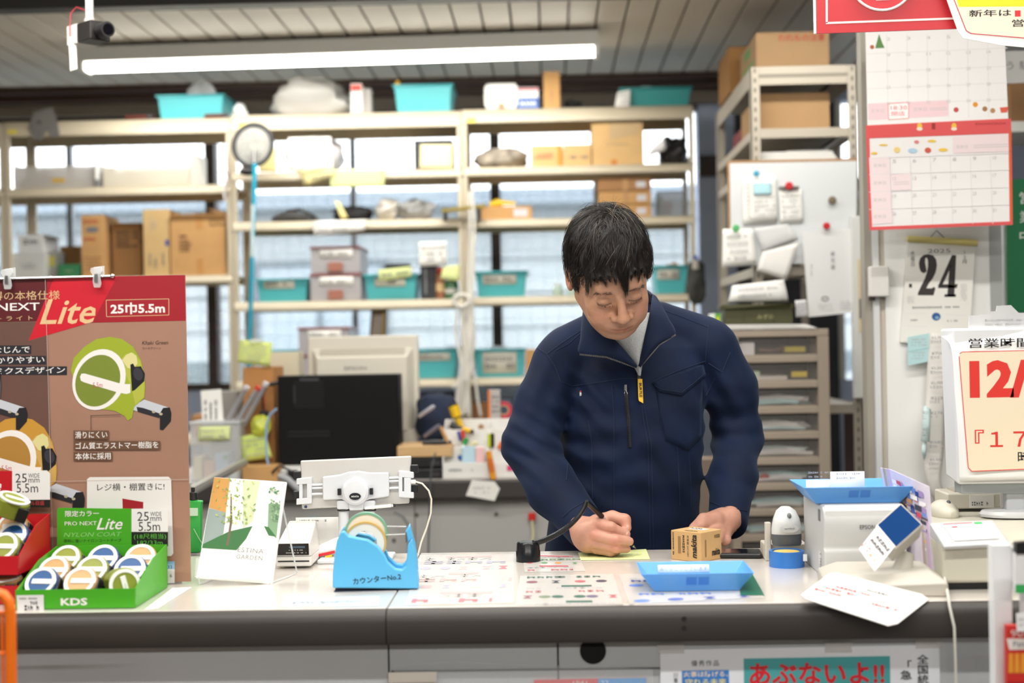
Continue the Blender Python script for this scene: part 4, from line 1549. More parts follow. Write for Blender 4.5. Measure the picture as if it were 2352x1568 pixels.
MB().cyl((0,0,0),(0,0,.03),.0086,12).build('sleeve',INKG,t,smooth=True)
# ---- cartons of the end shelf
c=carton('low grey white carton under the open grey one',18,104,574,634,RL[2],YI,.22,M('#c9cac8',.7),False,flaps=False)
scribble(c,-.03,.03,-.012,.012,2,INKG,pos=(.01,-.0008,c['h']*.5),seed=5)
c2=carton('open grey white carton standing on the low one',42,100,532,574,RL[2]+c['h']+.001,YI+.01,.18,M('#d2d3d3',.7),False,flaps=False)
scribble(c2,-.03,.03,-.012,.012,1,INKG,pos=(0,-.0008,c2['h']*.6),seed=6,tall=.8)
w_=c2['w']
MB().quad((w_/2,0,c2['h']),(w_/2+.03,.02,c2['h']-.008),(w_/2+.03,.17,c2['h']-.012),(w_/2,.18,c2['h'])).build('open_flap',M('#9b9894',.7),c2,solid=.002)
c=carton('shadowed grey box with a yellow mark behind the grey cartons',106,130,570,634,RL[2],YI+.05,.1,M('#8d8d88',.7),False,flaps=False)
patch(c,rect(-.016,.016,-.02,.02),M('#a8a24a',.7),pos=(0,-.0006,.07))
c=carton('low dark green box on the carton shelf',133,184,602,634,RL[2],YI,.18,M('#2f7a4e',.6),False,flaps=False)
text(c,'NAILS',(0,-.0006,c['h']*.5),.008,M('#b9c99a',.6))
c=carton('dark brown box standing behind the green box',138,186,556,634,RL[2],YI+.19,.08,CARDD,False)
c=carton('tall carton with red printed bands on the carton shelf',188,240,490,634,RL[2],YI,.2,CARD,False)
for f,hh in((.9,.05),(.62,.04)):
 scribble(c,-c['w']*.4,c['w']*.4,-.007,.007,1,M('#c2473a',.7),pos=(0,-.0008,c['h']*f),seed=int(f*50),tall=.9)
patch(c,oval(0,0,.026,.012),INKG,pos=(0,-.0006,c['h']*.77))
scribble(c,-c['w']*.4,c['w']*.4,-.03,.03,5,M('#8d5a42',.7),pos=(0,-.0008,c['h']*.22),seed=2)
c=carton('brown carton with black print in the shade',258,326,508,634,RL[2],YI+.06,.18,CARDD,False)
scribble(c,-c['w']*.35,c['w']*.1,-.035,.035,4,INK,pos=(0,-.0008,c['h']*.7),seed=12,tall=.6)
scribble(c,c['w']*.2,c['w']*.45,-.035,.035,4,INK,pos=(0,-.0008,c['h']*.7),seed=13,tall=.6)
c=carton('tall cream carton with a blue square mark',330,391,480,634,RL[2],YI,.2,M('#cfae78',.8,var=.04,vscale=9),False)
patch(c,rect(-.006,.007,-.012,.012),M('#1e3f9a',.6),pos=(.041,-.0006,c['h']*.5))
for xx in(-.026,-.004,.026):
 scribble(c,-.028,.028,-.005,.005,1,INKG,(0,0,1),(-1,0,0),(xx,-.0008,c['h']*.22),seed=int(xx*900),tall=.9)
scribble(c,-.03,.03,-.012,.012,2,INKL,(0,0,1),(-1,0,0),(-.01,-.0008,c['h']*.8),seed=8)
# big open carton
c=carton('large open cardboard carton with handling marks beside the upright',392,519,496,634,RL[2],YI-.005,.22,CARD,False,flaps=False)
w_,h_=c['w'],c['h']
MB().quad((-w_/2,0,h_),(w_/2,0,h_),(w_/2,-.012,h_+.004),(-w_/2,-.012,h_+.004)).build('open_flap',CARD,c,solid=.003)
MB().quad((-w_/2,.22,h_),(w_/2,.22,h_),(w_/2-.01,.205,h_+.03),(-w_/2+.05,.205,h_+.03)).build('open_flap',CARDD,c,solid=.003)
MB().quad((w_/2,0,h_),(w_/2,.22,h_),(w_/2-.05,.2,h_+.035),(w_/2-.07,.02,h_+.028)).build('open_flap',CARD,c,solid=.003)
MB().box(-w_/2+.004,w_/2-.004,.004,.216,h_-.003,h_-.0005).build('inside_shade',M('#1b120b',.9),c)  # near-black sheet paints the shade inside the open carton
for z0,z1 in((h_*.78,h_),(0,h_*.28)):
 patch(c,rect(-.005,.02,z0,z1),M('#c08a4b',.5),pos=(0,-.0006,0),name='tape_strip')
scribble(c,-.072,-.03,-.03,.022,4,M('#5f3c26',.8),pos=(0,-.0008,h_*.52),seed=31,tall=.75,fill=1)
patch(c,rect(-.072,-.042,-.004,.004),M('#5f3c26',.8),pos=(0,-.0007,h_*.66))
for i in range(2):
 mb=MB()
 mx=lookalong((1,0,0),(0,0,1),(.062+i*.034,-.001,h_*.88))
 frame2d(mb,-.012,.012,-.012,.012,.003,mx,Vector((0,-.0004,0)))
 mb.build('handling_mark',M('#4a3222',.8),c)
 # hanging white cord on the first upright, bamboo stick
t=thing('white_cord','white cord hanging from the upright beside the round mesh','cord',W(514,330,YS-.012))
MB().tube([(0,0,0),(.002,0,-.06),(-.006,-.002,-.11),(.004,0,-.15),(-.002,-.002,-.19),(.003,0,-.225)],.005,6).build('strand',M('#e4e0e4',.6),t,smooth=True)
MB().tube([(-.012,0,-.105),(0,-.004,-.115),(.012,0,-.11),(0,.004,-.1)],.005,6,closed=True).build('knot',M('#e4e0e4',.6),t,smooth=True)
# ---- round mesh head on a cyan pole, leaning before the first upright
YM=YS-.10
pc=W(581,333,YM)
t=thing('mesh_paddle','round white mesh head on a long cyan pole leaning at the upright','tool',W(573,900,YM))
o=Vector(pc)-t.location
R_=46*S(YM)
rimp=[(o.x+R_*.98*math.cos(a)+.004*math.sin(a),o.y,o.z+R_*math.sin(a)*1.03)for a in np.linspace(0,2*math.pi,32,endpoint=False)]
MB().tube(rimp,.0085,8,closed=True).build('rim',M('#2b2c30',.5),t,smooth=True)
mb=MB()
mb.lathe([(1e-6,0),(R_*.5,.004),(R_*.95,.0)],28,Matrix.Translation(o)@Matrix.Diagonal((1,1,1.03,1))@Matrix.Rotation(math.pi/2,4,'X'))
mb.build('face',M('#a3a29c',.6,var=.25,vscale=160),t,smooth=True)
mb=MB()
for rr in(.025,.045,.062):
 for i in range(int(rr*420)):
  a=2*math.pi*i/int(rr*420)
  mb.cbox((o.x+rr*math.cos(a),o.y-.006,o.z+rr*1.03*math.sin(a)),(.003,.002,.003))
pm=mb.build('perforation',M('#7e7d7a',.7),t)
pm['kind']='stuff'
MB().ell((o.x-.022,o.y,o.z-.1),(.034,.02,.016)).build('joint',BLACK,t,smooth=True)
MB().cyl((o.x+.006,o.y-.01,o.z-.02),(o.x+.004,o.y-.01,o.z-.075),.007,10).build('neck',CHROME,t,smooth=True)
pts=[W(585,375,YM-.01)-t.location,W(580,560,YM-.01)-t.location,W(573,790,YM-.01)-t.location,W(572,900,YM)-t.location]
pts.append(Vector((pts[-1].x-.02,pts[-1].y,.006-t.location.z)))
MB().tube(pts,.0085,10).build('pole',M('#12a3c4',.35),t,smooth=True)
p1=W(582,470,YM-.01)-t.location
p2=W(579,590,YM-.01)-t.location
MB().tube([p1,p2],.0089,10).build('print_sleeve',M('#cfe3e8',.4),t,smooth=True)
# ---- second shelf, middle
lumpy('plastic_bag','bagged white package with a white sheet on the second shelf','bag',652,778,316,402,RM[1],YI+.01,.2,M('#d5d2d6',.25,alpha=.9),17,.18,24)
note_sheet('bright white sheet on the bagged package',[(662,316),(760,314),(766,392),(662,394)],YI-.012,M('#f7f6f2',.7),bend=.002)
note_sheet('yellow card behind the round mesh',[(598,338),(636,340),(636,395),(594,395)],YI-.01,YNOTE,bend=.001)
note_sheet('pale yellow note hanging tilted over the second shelf',[(686,388),(762,380),(767,404),(700,428)],YS-.014,YNOTE,2,seed=8)
note_sheet('long lime note taped over the second shelf lip',[(760,390),(884,388),(883,428),(758,432)],YS-.010,GNOTE,0,bend=.002)
c=carton('black box with a pale yellow note on it beside the white rope',952,1040,320,390,RM[1],YI+.02,.2,M('#2c2b2e',.5),False,'storage_box',flaps=False)
note_sheet('pale yellow note on the black box',[(965,332),(1042,332),(1042,386),(964,386)],YI+.012,M('#f2e6b4',.8),0,bend=.001)
# ---- third shelf, middle
t=thing('power_tool','black cable tool lying on the third shelf','tool',(spot(612,720,RM[2],YI)[0],YI+.05,RM[2]))
MB().tube([(-.08,0,.012),(-.04,0,.022),(0,.0,.026),(.05,.01,.02),(.09,.02,.008)],[.010,.02,.022,.014,.007],12).build('body',M('#3b393a',.5),t,smooth=True)
MB().tube([(-.05,.03,.03),(-.02,.02,.05),(.03,.03,.055),(.075,.04,.03),(.1,.05,.008)],.006,8).build('cable',M('#57534f',.5),t,smooth=True)
MB().tube([(.02+.03*math.cos(a),.03,.034+.024*math.sin(a))for a in np.linspace(0,6.28,16,endpoint=False)],.005,6,closed=True).build('loop',M('#8b8680',.5),t,smooth=True)
lumpy('rag','black cloth bundle on the third shelf','cloth',762,850,474,508,RM[2],YI,.12,M('#17161a',.8),31,.35)
note_sheet('folded yellow note stuck in the black cloth bundle',[(768,460),(780,464),(800,500),(784,504)],YI-.012,YNOTE,bend=.006)
note_sheet('curled white paper hanging under the third shelf lip',[(718,508),(842,504),(838,530),(722,542)],YS-.012,PAPER,2,seed=4,bend=.012)
lumpy('plastic_bag','beige film bag with grey cable on the third shelf','bag',860,912,452,502,RM[2],YI,.14,M('#cdc7bd',.4,alpha=.92),37,.25)
lumpy('cable_bundle','bundle of grey corrugated cable on the third shelf','cable',914,990,456,502,RM[2],YI+.02,.1,M('#8f8e8c',.5,var=.25,vscale=60),41,.3)
t=thing('spirit_level','yellow and black bar lying across the third shelf end','tool',(spot(1020,1110,RM[2],YI-.04)[0],YI-.045,RM[2]+.012))
MB().cbox((0,0,.022),(.17,.02,.014),(0,-.10,0)).build('bar',M('#8f7a1f',.4),t,bevel=.002)
MB().cbox((-.07,0,.0),(.016,.018,.05)).build('foot',M('#2c2620',.5),t)
MB().cbox((.06,0,.005),(.016,.018,.06)).build('foot',M('#2c2620',.5),t)
# ---- fourth shelf, middle
b=basket('turquoise basket with a label card between the cyan pole and the red rimmed cases',588,707,638,692,RM[3],YI,note=(.14,.74,.58,.96))
c1=clear_case('lower red rimmed clear case with a white label on the fourth shelf',713,830,629,692,RM[3])
clear_case('upper red rimmed clear case stacked on the fourth shelf',714,828,567,629,RM[3]+63*S(YI)+.0015)
b=basket('turquoise basket with black packs and a tilted lime note',836,958,630,690,RM[3],YI,note=(.2,.78,.52,.86))
x,w=spot(885,944,RM[3],YI+.08)
t=thing('film_pack','black pack standing in the basket with the lime note','pack',(x,YI+.08,RM[3]+.004))
MB().box(-w/2,w/2,0,.05,0,.14).build('pack',BLACKS,t,bevel=.004)
note_sheet('tilted lime note on the basket of black packs',[(868,620),(944,612),(946,634),(872,647)],YI-.022,GNOTE,1,seed=6)
x,w=spot(965,990,RM[3],YI)
t=thing('tool_case','black upright tool case under the white card','case',(x,YI+.02,RM[3]))
MB().box(-w/2,w/2+.02,0,.16,0,.16).build('shell',M('#26262a',.5),t,bevel=.006)
MB().box(-.004,.004,-.004,.0,.02,.12).build('strap',M('#77787c',.5),t)
x,w=spot(992,1016,RM[3],YI)
t=thing('spray_can','brown can with red cap beside the tool case','can',(x+.012,YI+.03,RM[3]))
MB().lathe([(.001,0),(.019,0),(.019,.092),(.014,.1)],16).build('can',M('#8d5a38',.35),t,smooth=True)
MB().lathe([(.014,.1),(.015,.102),(.013,.125),(.001,.126)],16).build('cap',M('#b63326',.4),t,smooth=True)
MB().lathe([(.0193,.03),(.0193,.06)],16).build('label_band',M('#d0b080',.5),t,smooth=True)
t=thing('grease_tin','green round tin under a lime note beside the rope','tin',(spot(1018,1054,RM[3],YI)[0],YI+.03,RM[3]))
MB().lathe([(.001,0),(.028,0),(.028,.06),(.02,.075),(.001,.078)],20).build('tin',M('#2e5a34',.4),t,smooth=True)
MB().lathe([(.0284,.02),(.0284,.04)],20).build('label_band',M('#b4b3ac',.5),t,smooth=True)
note_sheet('lime note curling over the green tin',[(1018,612),(1056,608),(1056,646),(1012,640)],YI-.004,GNOTE,0)
note_sheet('white card hanging before the tool case',[(962,556),(1026,554),(1027,608),(963,612)],YI-.008,PAPER,3,seed=2)
# ---- fifth shelf, middle
clear_case('red rimmed clear case on the fifth shelf above the monitor',686,802,748,812,RM[4]+.1)
c=clear_case('red rimmed clear case under the other one behind the monitor',686,802,812,872,RM[4])
t=thing('tape_reel','brown and yellow reel pack standing on the fifth shelf','pack',(spot(836,888,RM[4],YI+.02)[0],YI+.02,RM[4]))
MB().prism([(-.036,0),(.03,0),(.045,.27),(-.012,.27)],.08).build('pack',M('#54340f',.5),t,bevel=.004)
MB().prism([(-.018,.12),(.024,.12),(.034,.25),(-.002,.25)],.004,Matrix.Translation((0,-.0045,0))).build('label',M('#8f8377',.6),t)
MB().prism([(.028,.1),(.034,.1),(.042,.26),(.036,.26)],.003,Matrix.Translation((0,-.004,0))).build('stripe',M('#b58d16',.5),t)
b=basket('turquoise basket with a white label beside the cream monitor',950,1050,802,870,RM[4],YI,note=(.1,.84,.60,.86))
b=basket('turquoise basket behind the posted lime note',600,680,800,872,RM[4],YI)
# ---- second shelf, behind the clerk
lumpy('camouflage_cloth','folded camouflage cloth on the second shelf','cloth',1086,1216,334,384,RR[1],YI,.18,M('#8f8578',.9,var=.55,vscale=26),51,.26,26,pointy=.2)
c=carton('low carton with red print on the second shelf',1220,1292,331,380,RR[1],YI,.16,CARDL,False)
scribble(c,-.045,.03,-.012,.012,2,M('#cf6d5c',.7),pos=(0,-.0008,c['h']*.5),seed=61,tall=.7)
patch(c,rect(.042,.062,0,c['h']),M('#c88f2f',.5),pos=(0,-.0006,0),name='tape_strip')
c=carton('low carton with black print on the second shelf',1294,1358,331,380,RR[1],YI,.16,CARDL,False)
scribble(c,-.04,.045,-.01,.01,1,INKG,pos=(0,-.0008,c['h']*.42),seed=62,tall=.7)
c=carton('big square carton reaching up under the top shelf',1361,1478,282,378,RR[1],YI-.005,.22,CARDL,False)
text(c,'21 Premium',(0,-.0008,c['h']*.5),.008,INKG,w=.085)
patch(c,[(-.03,-.02),(.075,0),(.098,.045),(-.03,.045)],M('#c9ab80',.7),pos=(0,-.0006,c['h']*.72))
patch(c,rect(-.016,.006,0,.022),M('#c8791f',.5),pos=(-.01,-.0006,0),name='tape_strip')
lumpy('bin_liner','dark crumpled bag at the end of the second shelf','bag',1520,1585,318,380,RR[1],YI+.02,.16,M('#1d1a1f',.3),71,.35)
note_sheet('bent white paper before the dark bag',[(1498,336),(1526,316),(1530,344),(1484,362)],YI-.01,M('#f2f2f4',.6),bend=.01)
# ---- third shelf, behind the clerk
c=carton('flat carton with a white label holding a yellow pack',1096,1222,472,502,RR[2],YI,.2,CARD,False)
patch(c,rect(.035,.09,-.014,.016),M('#cfcfd2',.7),pos=(0,-.0006,c['h']*.5),name='label')
t=thing('pipe_clamp','yellow tool lying on the flat carton','tool',(spot(1122,1186,RR[2],YI)[0],YI+.06,RR[2]+c['h']+.003))
MB().tube([(-.05,0,.010),(-.02,0,.018),(.01,0,.016),(.05,0,.014)],[.012,.018,.011,.008],10).build('body',M('#e6bd12',.4),t,smooth=True)
MB().box(.0,.05,-.012,.012,0,.008).build('jaw',CHROME,t)
h3=27.5*S(YI)
for i,l in enumerate(('bottom flat carton of the stack above the head','middle flat carton of the stack above the head','top flat carton of the stack above the head')):
 c=carton(l,1376+(0,1,-2)[i],1496+(0,0,-1)[i],0,28,RR[2]+i*(h3+.005),YI,.2,CARD if i<2 else M('#a67a50',.85),False,group='flat cartons stacked above the head')
 patch(c,rect(.045,.082,-.012,.012),M('#cfcfd2',.7),pos=(0,-.0006,c['h']*.5),name='label')
 patch(c,rect(-.008,.014,0,c['h']),M('#b78a58',.5),pos=(0,-.0006,0),name='tape_strip')
t=thing('tool_bag','clear bag of green and pink parts beside the stack','bag',(spot(1505,1580,RR[2],YI)[0],YI+.1,RR[2]))
MB().box(-.05,.06,0,.1,0,.11).build('film',M('#a9aeb4',.3,alpha=.6),t,bevel=.012)
MB().ell((.0,.05,.05),(.016,.02,.03)).build('pink_part',M('#c99ab4',.5),t,smooth=True)
MB().box(-.04,-.02,.03,.06,.003,.09).build('green_part',M('#7fa58c',.5),t)
# ---- fourth shelf, behind the clerk
b=basket('turquoise basket with a grey label card beside the clerk',1092,1210,622,682,RR[3],YI,note=(.14,.80,.50,.86))
lumpy('rag','brown bag end in the labelled basket','cloth',1168,1196,606,640,RR[3]+.03,YI+.10,.06,M('#6d4a44',.6),81,.25)
for i,(x0,x1)in enumerate(((1268,1296),(1302,1330))):
 t=thing('plastic_jar',('clear jar with green base nearer the basket','clear jar with green base nearer the head')[i],'jar',(spot(x0,x1,RR[3],YI)[0],YI+.03,RR[3]),group='small jars on the fourth shelf')
 MB().lathe([(.001,0),(.021,0),(.022,.006),(.022,.03),(.015,.036),(.015,.04)],18).build('jar',M('#c9ddd0',.2,alpha=.75),t,smooth=True)
 MB().lathe([(.001,.04),(.0165,.04),(.0165,.048),(.001,.049)],18).build('lid',M('#e8efe9',.4),t,smooth=True)
 MB().lathe([(.001,.001),(.02,.002),(.02,.014),(.001,.015)],18).build('contents',M('#3f8a52',.6),t,smooth=True)
b=basket('turquoise basket with a grey label beside the clerk head',1504,1582,614,680,RR[3],YI,note=(.1,.74,.50,.86))
lumpy('rope_coil','orange rope coil in the basket beside the head','rope',1515,1565,590,640,RR[3]+.03,YI+.05,.08,M('#d08a2c',.7),91,.3)
lumpy('glove_bundle','bundle of dark work gloves hanging at the shelf upright','gloves',1582,1622,600,700,zs(1600,700),YI-.09,.05,M('#3b3c38',.8,var=.3,vscale=40),95,.3,fl=.5)
t=thing('pump_bottle','blue capped bottle at the end upright','bottle',(spot(1590,1608,RR[3],YI-.09)[0],YI-.09,zs(1600,620)))
MB().lathe([(.001,0),(.012,0),(.012,.03),(.006,.036)],14).build('bottle',M('#b9b4a6',.4),t,smooth=True)
MB().lathe([(.001,.036),(.009,.036),(.009,.052),(.001,.053)],14).build('cap',M('#2a4ca0',.4),t,smooth=True)
# ---- fifth shelf, behind the clerk
b=basket('turquoise basket with a two line label beside the clerk shoulder',1088,1206,802,868,RR[4],YI,note=(.17,.84,.14,.88),rows=2)
lumpy('parts_bag','clear bags of parts heaped in the basket with the two line label','bag',1104,1188,785,835,RR[4]+.03,YI+.08,.10,M('#c2c4c8',.3,alpha=.8),103,.3)
c=carton('brown carton end beside the labelled basket on the fifth shelf',1208,1262,806,868,RR[4],YI,.18,CARD,False)
# stores on the lower shelf seen under it
for i,(x0,x1,yt,colr,l)in enumerate(((1085,1122,940,'#9b6a3e','brown carton low behind the organiser'),(1128,1180,930,'#55606e','blue grey box low behind the organiser'),(960,1040,915,'#26304a','navy cloth bag behind the monitor'),(1200,1260,920,'#4a4f59','grey box low behind the clerk arm'))):
 carton(l,x0,x1,yt,1060,.93,YI+.02,.18,M(colr,.7),False,'storage_box',flaps=False)
 # ---- white ropes tied along the upright before the clerk shelf
YR=YS-.03
t=thing('rope_bundle','bundle of white ropes tied along the shelf upright','rope',W(1075,960,YR))
base_=Vector(t.location)
RO=M('#e6e2da',.75,name='white_rope')
rr=random.Random(5)
for k_,pts in enumerate(([(1078,440),(1080,560),(1074,700),(1068,850),(1060,955)],[(1084,430),(1090,520),(1082,660),(1078,800),(1072,950)],[(1072,690),(1060,740),(1066,800),(1050,900),(1046,950)],
[(1068,700),(1078,760),(1072,850),(1080,955)],[(1050,680),(1046,760),(1058,830),(1070,870),(1040,890)],[(1090,540),(1084,700),(1086,850),(1092,880),(1104,955)],
[(1082,690),(1090,780),(1076,880),(1064,950)],[(1062,700),(1070,800),(1058,890),(1052,955)])):
 P=[W(x+rr.uniform(-1,1),y,YR-.004*(k_%3))-base_ for x,y in along(pts,30)]
 MB().tube(P,.0052,7).build('rope',RO,t,smooth=True)
MB().tube([W(1060+18*math.cos(a),690+14*math.sin(a),YR-.014)-base_ for a in np.linspace(0,6.28,14,endpoint=False)],.007,7,closed=True).build('knot',RO,t,smooth=True)
# ================================================================== printing helper for frontal sheets
class PX:
 """prints on a sheet standing in the plane y = Y; places are read as pixels of the photograph"""
 def __init__(self,t,Y):
  self.t,self.Y,self.n=t,Y,0
  self.o=Vector(t.location)
 def poly(self,pts,mat,name='printed_patch',lift=1):
  self.n+=lift
  P=[W(x,y,self.Y)-self.o+Vector((0,-.00004*self.n,0))for x,y in pts]
  return MB().poly(P).build(name,mat,self.t)
 def txt(self,s,x0,y0,x1,y1,mat,name='lettering',**k):
  c=W((x0+x1)/2,(y0+y1)/2,self.Y)-self.o+Vector((0,-.00004*(self.n+2),0))
  return text(self.t,s,c,(y1-y0)*S(self.Y),mat,w=(x1-x0)*S(self.Y),name=name,off=0,**k)
 def scr(self,x0,y0,x1,y1,rows,mat,**k):
  c=W((x0+x1)/2,(y0+y1)/2,self.Y)-self.o+Vector((0,-.00004*(self.n+2),0))
  w,h=(x1-x0)*S(self.Y),(y1-y0)*S(self.Y)
  return scribble(self.t,-w/2,w/2,-h/2,h/2,rows,mat,pos=c,off=0,**k)
 def lines(self,segs,width,mat,name='ruled_lines'):
  self.n+=1
  mb=MB()
  for(x0,y0,x1,y1)in segs:
   a,b=W(x0,y0,self.Y)-self.o,W(x1,y1,self.Y)-self.o
   d=(b-a).normalized()
   nrm=Vector((-d.z,0,d.x))*(width*S(self.Y)/2)
   of=Vector((0,-.00004*self.n,0))
   mb.quad(a-nrm+of,b-nrm+of,b+nrm+of,a+nrm+of)
  return mb.build(name,mat,self.t)
def board(name,label,cat,pts,Y,mat,part='sheet',thick=.001,group=None):
 """flat sheet whose outline is seen at the pixels pts in the plane y = Y"""
 P=[W(x,y,Y)for x,y in pts]
 zb=min(P,key=lambda p:p.z)
 t=thing(name,label,cat,(sum(p.x for p in P)/len(P),Y,zb.z),group=group)
 MB().prism([(p.x-t.location.x,p.z-t.location.z)for p in P],thick).build(part,mat,t)
 return t,PX(t,Y-.0003)
 # ================================================================== steel rack at the end of the shelves
RY,RYB=4.4,5.3
MRK=M('#b8afa0',.45,metal=.15,var=.04,vscale=4,name='rack_steel')
rx0,rx1=W(1735,250,RY).x,W(1957,250,RY).x
rows=[(W(1840,151,RY).z,.058),(W(1840,294,RY).z,.030),(W(1840,369,RY).z,.028),(W(1760,612,RY).z,.03),(1.16,.03),(.75,.03),(.4,.03),(.08,.03)]
RK=[r[0]for r in rows]
t=thing('storage_rack','grey beige slotted steel rack beside the white partition','rack',(rx0,RY,0))
w=rx1-rx0
for xx in(-.014,w-.012):
 for yy in(0,RYB-RY-.03):
  pst=MB().box(xx,xx+.028,yy,yy+.003,0,RK[0]-.001).box(xx if xx<.1 else xx+.025,(xx if xx<.1 else xx+.025)+.003,yy,yy+.03,0,RK[0]-.001).build('post',MRK,t)
  if yy==0:
   hm=MB()
   z=.9
   while z<RK[0]:
    hm.cbox((xx+.014,-.0006,z),(.006,.001,.014))
    z+=.03
   hh=hm.build('slot',M('#6f685c',.7),pst)
   hh['kind']='stuff'
for z,h in rows:
 MB().box(.012,w-.012,.004,RYB-RY,z-.004,z).box(.012,w-.012,-.003,.004,z-h,z).box(-.012,-.008,.004,RYB-RY-.01,z-h,z).box(w+.006,w+.010,.004,RYB-RY-.01,z-h,z).build('shelf_board',MRK,t,bevel=.002,seg=1)
MB().box(.012,w-.012,-.0045,-.003,RK[0]-.034,RK[0]-.024).build('board_ridge',M('#8f877a',.5),t)
c=carton('cardboard box with red printing on top of the steel rack',1738,1905,66,151,RK[0],RY+.06,.36,M('#a58560',.85,var=.05,vscale=10),False,flaps=True)
text(c,'われもの注意',(.028,-.0008,c['h']*.86),.024,M('#b2392c',.7),w=.145,bold=.01)
patch(c,[(0,0),(.24,0),(.24,.018),(.0,.018)],M('#6c8f4a',.7),'side_print',(0,-1,0),(0,0,1),(-c['w']/2,.3,.03))
patch(c,[(0,0),(.14,0),(.14,.03),(.0,.03)],M('#5d8a4a',.7),'side_print',(0,-1,0),(0,0,1),(-c['w']/2,.26,.07))
c=carton('tall carton behind the red printed box on the steel rack',1676,1790,66,170,RK[0],RY+.45,.3,M('#9a6f3f',.85,var=.05,vscale=10),False)
c=carton('plain cardboard box on the second level of the steel rack',1746,1906,207,293,RK[1],RY+.06,.42,M('#b08c63',.85,var=.04,vscale=8),False)
c=carton('dark red file box deep on the second rack level',1702,1722,250,300,RK[1],RY+.5,.2,M('#7c2431',.6),False,'file_box',flaps=False)
t=thing('paper_stack','stack of white paper on the rack above the whiteboard','paper',(W(1838,360,RY).x,RY+.03,RK[2]))
for i in range(5):
 MB().box(-.118+.002*(i%3),.122-.004*i,0,.26,i*.0066,i*.0066+.006).build('ream',M('#dedcd8',.8),t)
MB().box(-.03,.1,.03,.26,.034,.04).build('loose_sheet',PAPER,t)
# whiteboard with papers and magnets
WY=RY-.035
t,px=board('whiteboard','whiteboard with wooden edge hanging before the steel rack','whiteboard',[(1674,374),(1968,368),(1966,600),(1678,612)],WY,M('#d9dcde',.3),thick=.012)
px.lines([(1672,372,1970,366),(1673,372,1677,612)],6,M('#a9835c',.6),'wooden_edge')
MAGR,MAGB,MAGG=M('#c8202a',.35),M('#3d9cc0',.4),M('#59b26a',.4)
def magnet(label,x,y,Y,r,mat,name='magnet'):
 p=W(x,y,Y)
 t=thing(name,label,'magnet',p)
 MB().lathe([(.001,0),(r*.9,0),(r,.002),(r,.006),(r*.8,.009),(.001,.0095)],18,Matrix.Rotation(math.pi/2,4,'X')).build('disc',mat,t,smooth=True)
 return t
note_sheet('white form behind the blue square magnet',[(1704,406),(1780,402),(1784,514),(1706,518)],WY-.003,PAPER,9,ink=INKL,seed=2,bend=.003)
note_sheet('printed form with a pale blue note on the whiteboard',[(1722,408),(1782,404),(1786,508),(1724,512)],WY-.008,PAPER,8,ink=INKL,seed=3,bend=.003)
note_sheet('pale blue sticky note on the printed form',[(1730,420),(1772,418),(1772,446),(1732,448)],WY-.013,M('#b5dde6',.8),0,bend=.001)
magnet('blue square magnet above the pale blue note',1737,399,WY-.013,.009,MAGB)
note_sheet('white pad hung from a clip with the red round magnet',[(1788,436),(1842,434),(1845,510),(1792,514)],WY-.004,PAPER,5,ink=INKL,seed=5,bend=.004)
t=thing('paper_clip','dark strip clip holding the white pad on the whiteboard','clip',W(1812,431,WY-.006))
MB().box(-.03,.03,-.006,.006,-.004,.004).build('bar',M('#77736e',.4,metal=.5),t,bevel=.001)
magnet('red round magnet on the strip clip',1812,427,WY-.014,.012,MAGR)
magnet('bronze round magnet alone on the whiteboard',1911,460,WY-.002,.012,M('#8a7c66',.35,metal=.6))
note_sheet('grey paper tucked behind others low on the whiteboard',[(1732,524),(1808,514),(1834,548),(1752,580)],WY-.008,M('#d2d2d2',.8),0)
note_sheet('white sheet under the green magnet at the whiteboard corner',[(1660,526),(1728,526),(1738,606),(1658,614)],WY-.012,PAPER,4,ink=INKL,seed=7)
magnet('green and white magnet at the whiteboard corner',1690,524,WY-.020,.011,MAGG)
note_sheet('tilted white leaflet hanging below the whiteboard',[(1752,578),(1814,550),(1838,562),(1806,644),(1738,622)][0:1]+[(1836,556),(1806,644),(1738,620)],WY-.016,M('#e9e6e2',.8),0,bend=.006)
t,px=board('envelope','large white envelope with vertical writing under the second red magnet','envelope',[(1842,532),(1958,522),(1976,716),(1858,728)],WY-.022,M('#e6e6e6',.8),thick=.003)
text(t,'御見積',W(1913,598,WY-.0228)-Vector(t.location),.055,INKG,w=.012,vertical=True,spacing=1.3)
scribble(t,-.02,.02,-.004,.004,1,INKL,(0,0,-1),(1,0,0),W(1864,622,WY-.0228)-Vector(t.location),seed=6,tall=.6)
px.poly(oval(1895,686,9,6),INKG)
px.poly(oval(1895,686,6.5,2.5),M('#e6e6e6',.8))
px.scr(1880,697,1915,715,4,INKL,seed=4)
px.scr(1930,690,1962,712,4,INKL,seed=14)
magnet('second red magnet holding the white envelope',1898,519,WY-.024,.011,MAGR)
t=thing('file_binder','white lever file standing beside the whiteboard','binder',(W(1976,650,WY-.04).x,WY-.035,RK[4]+.02))
MB().box(-.022,.022,0,.03,.0,.55).build('cover',M('#dcdcda',.5),t,bevel=.002)
MB().box(-.006,.014,-.002,.0,.2,.42).build('spine_label',M('#d9c79f',.7),t)
MB().box(-.004,.012,-.003,-.0015,.24,.30).build('spine_print',INKG,t)
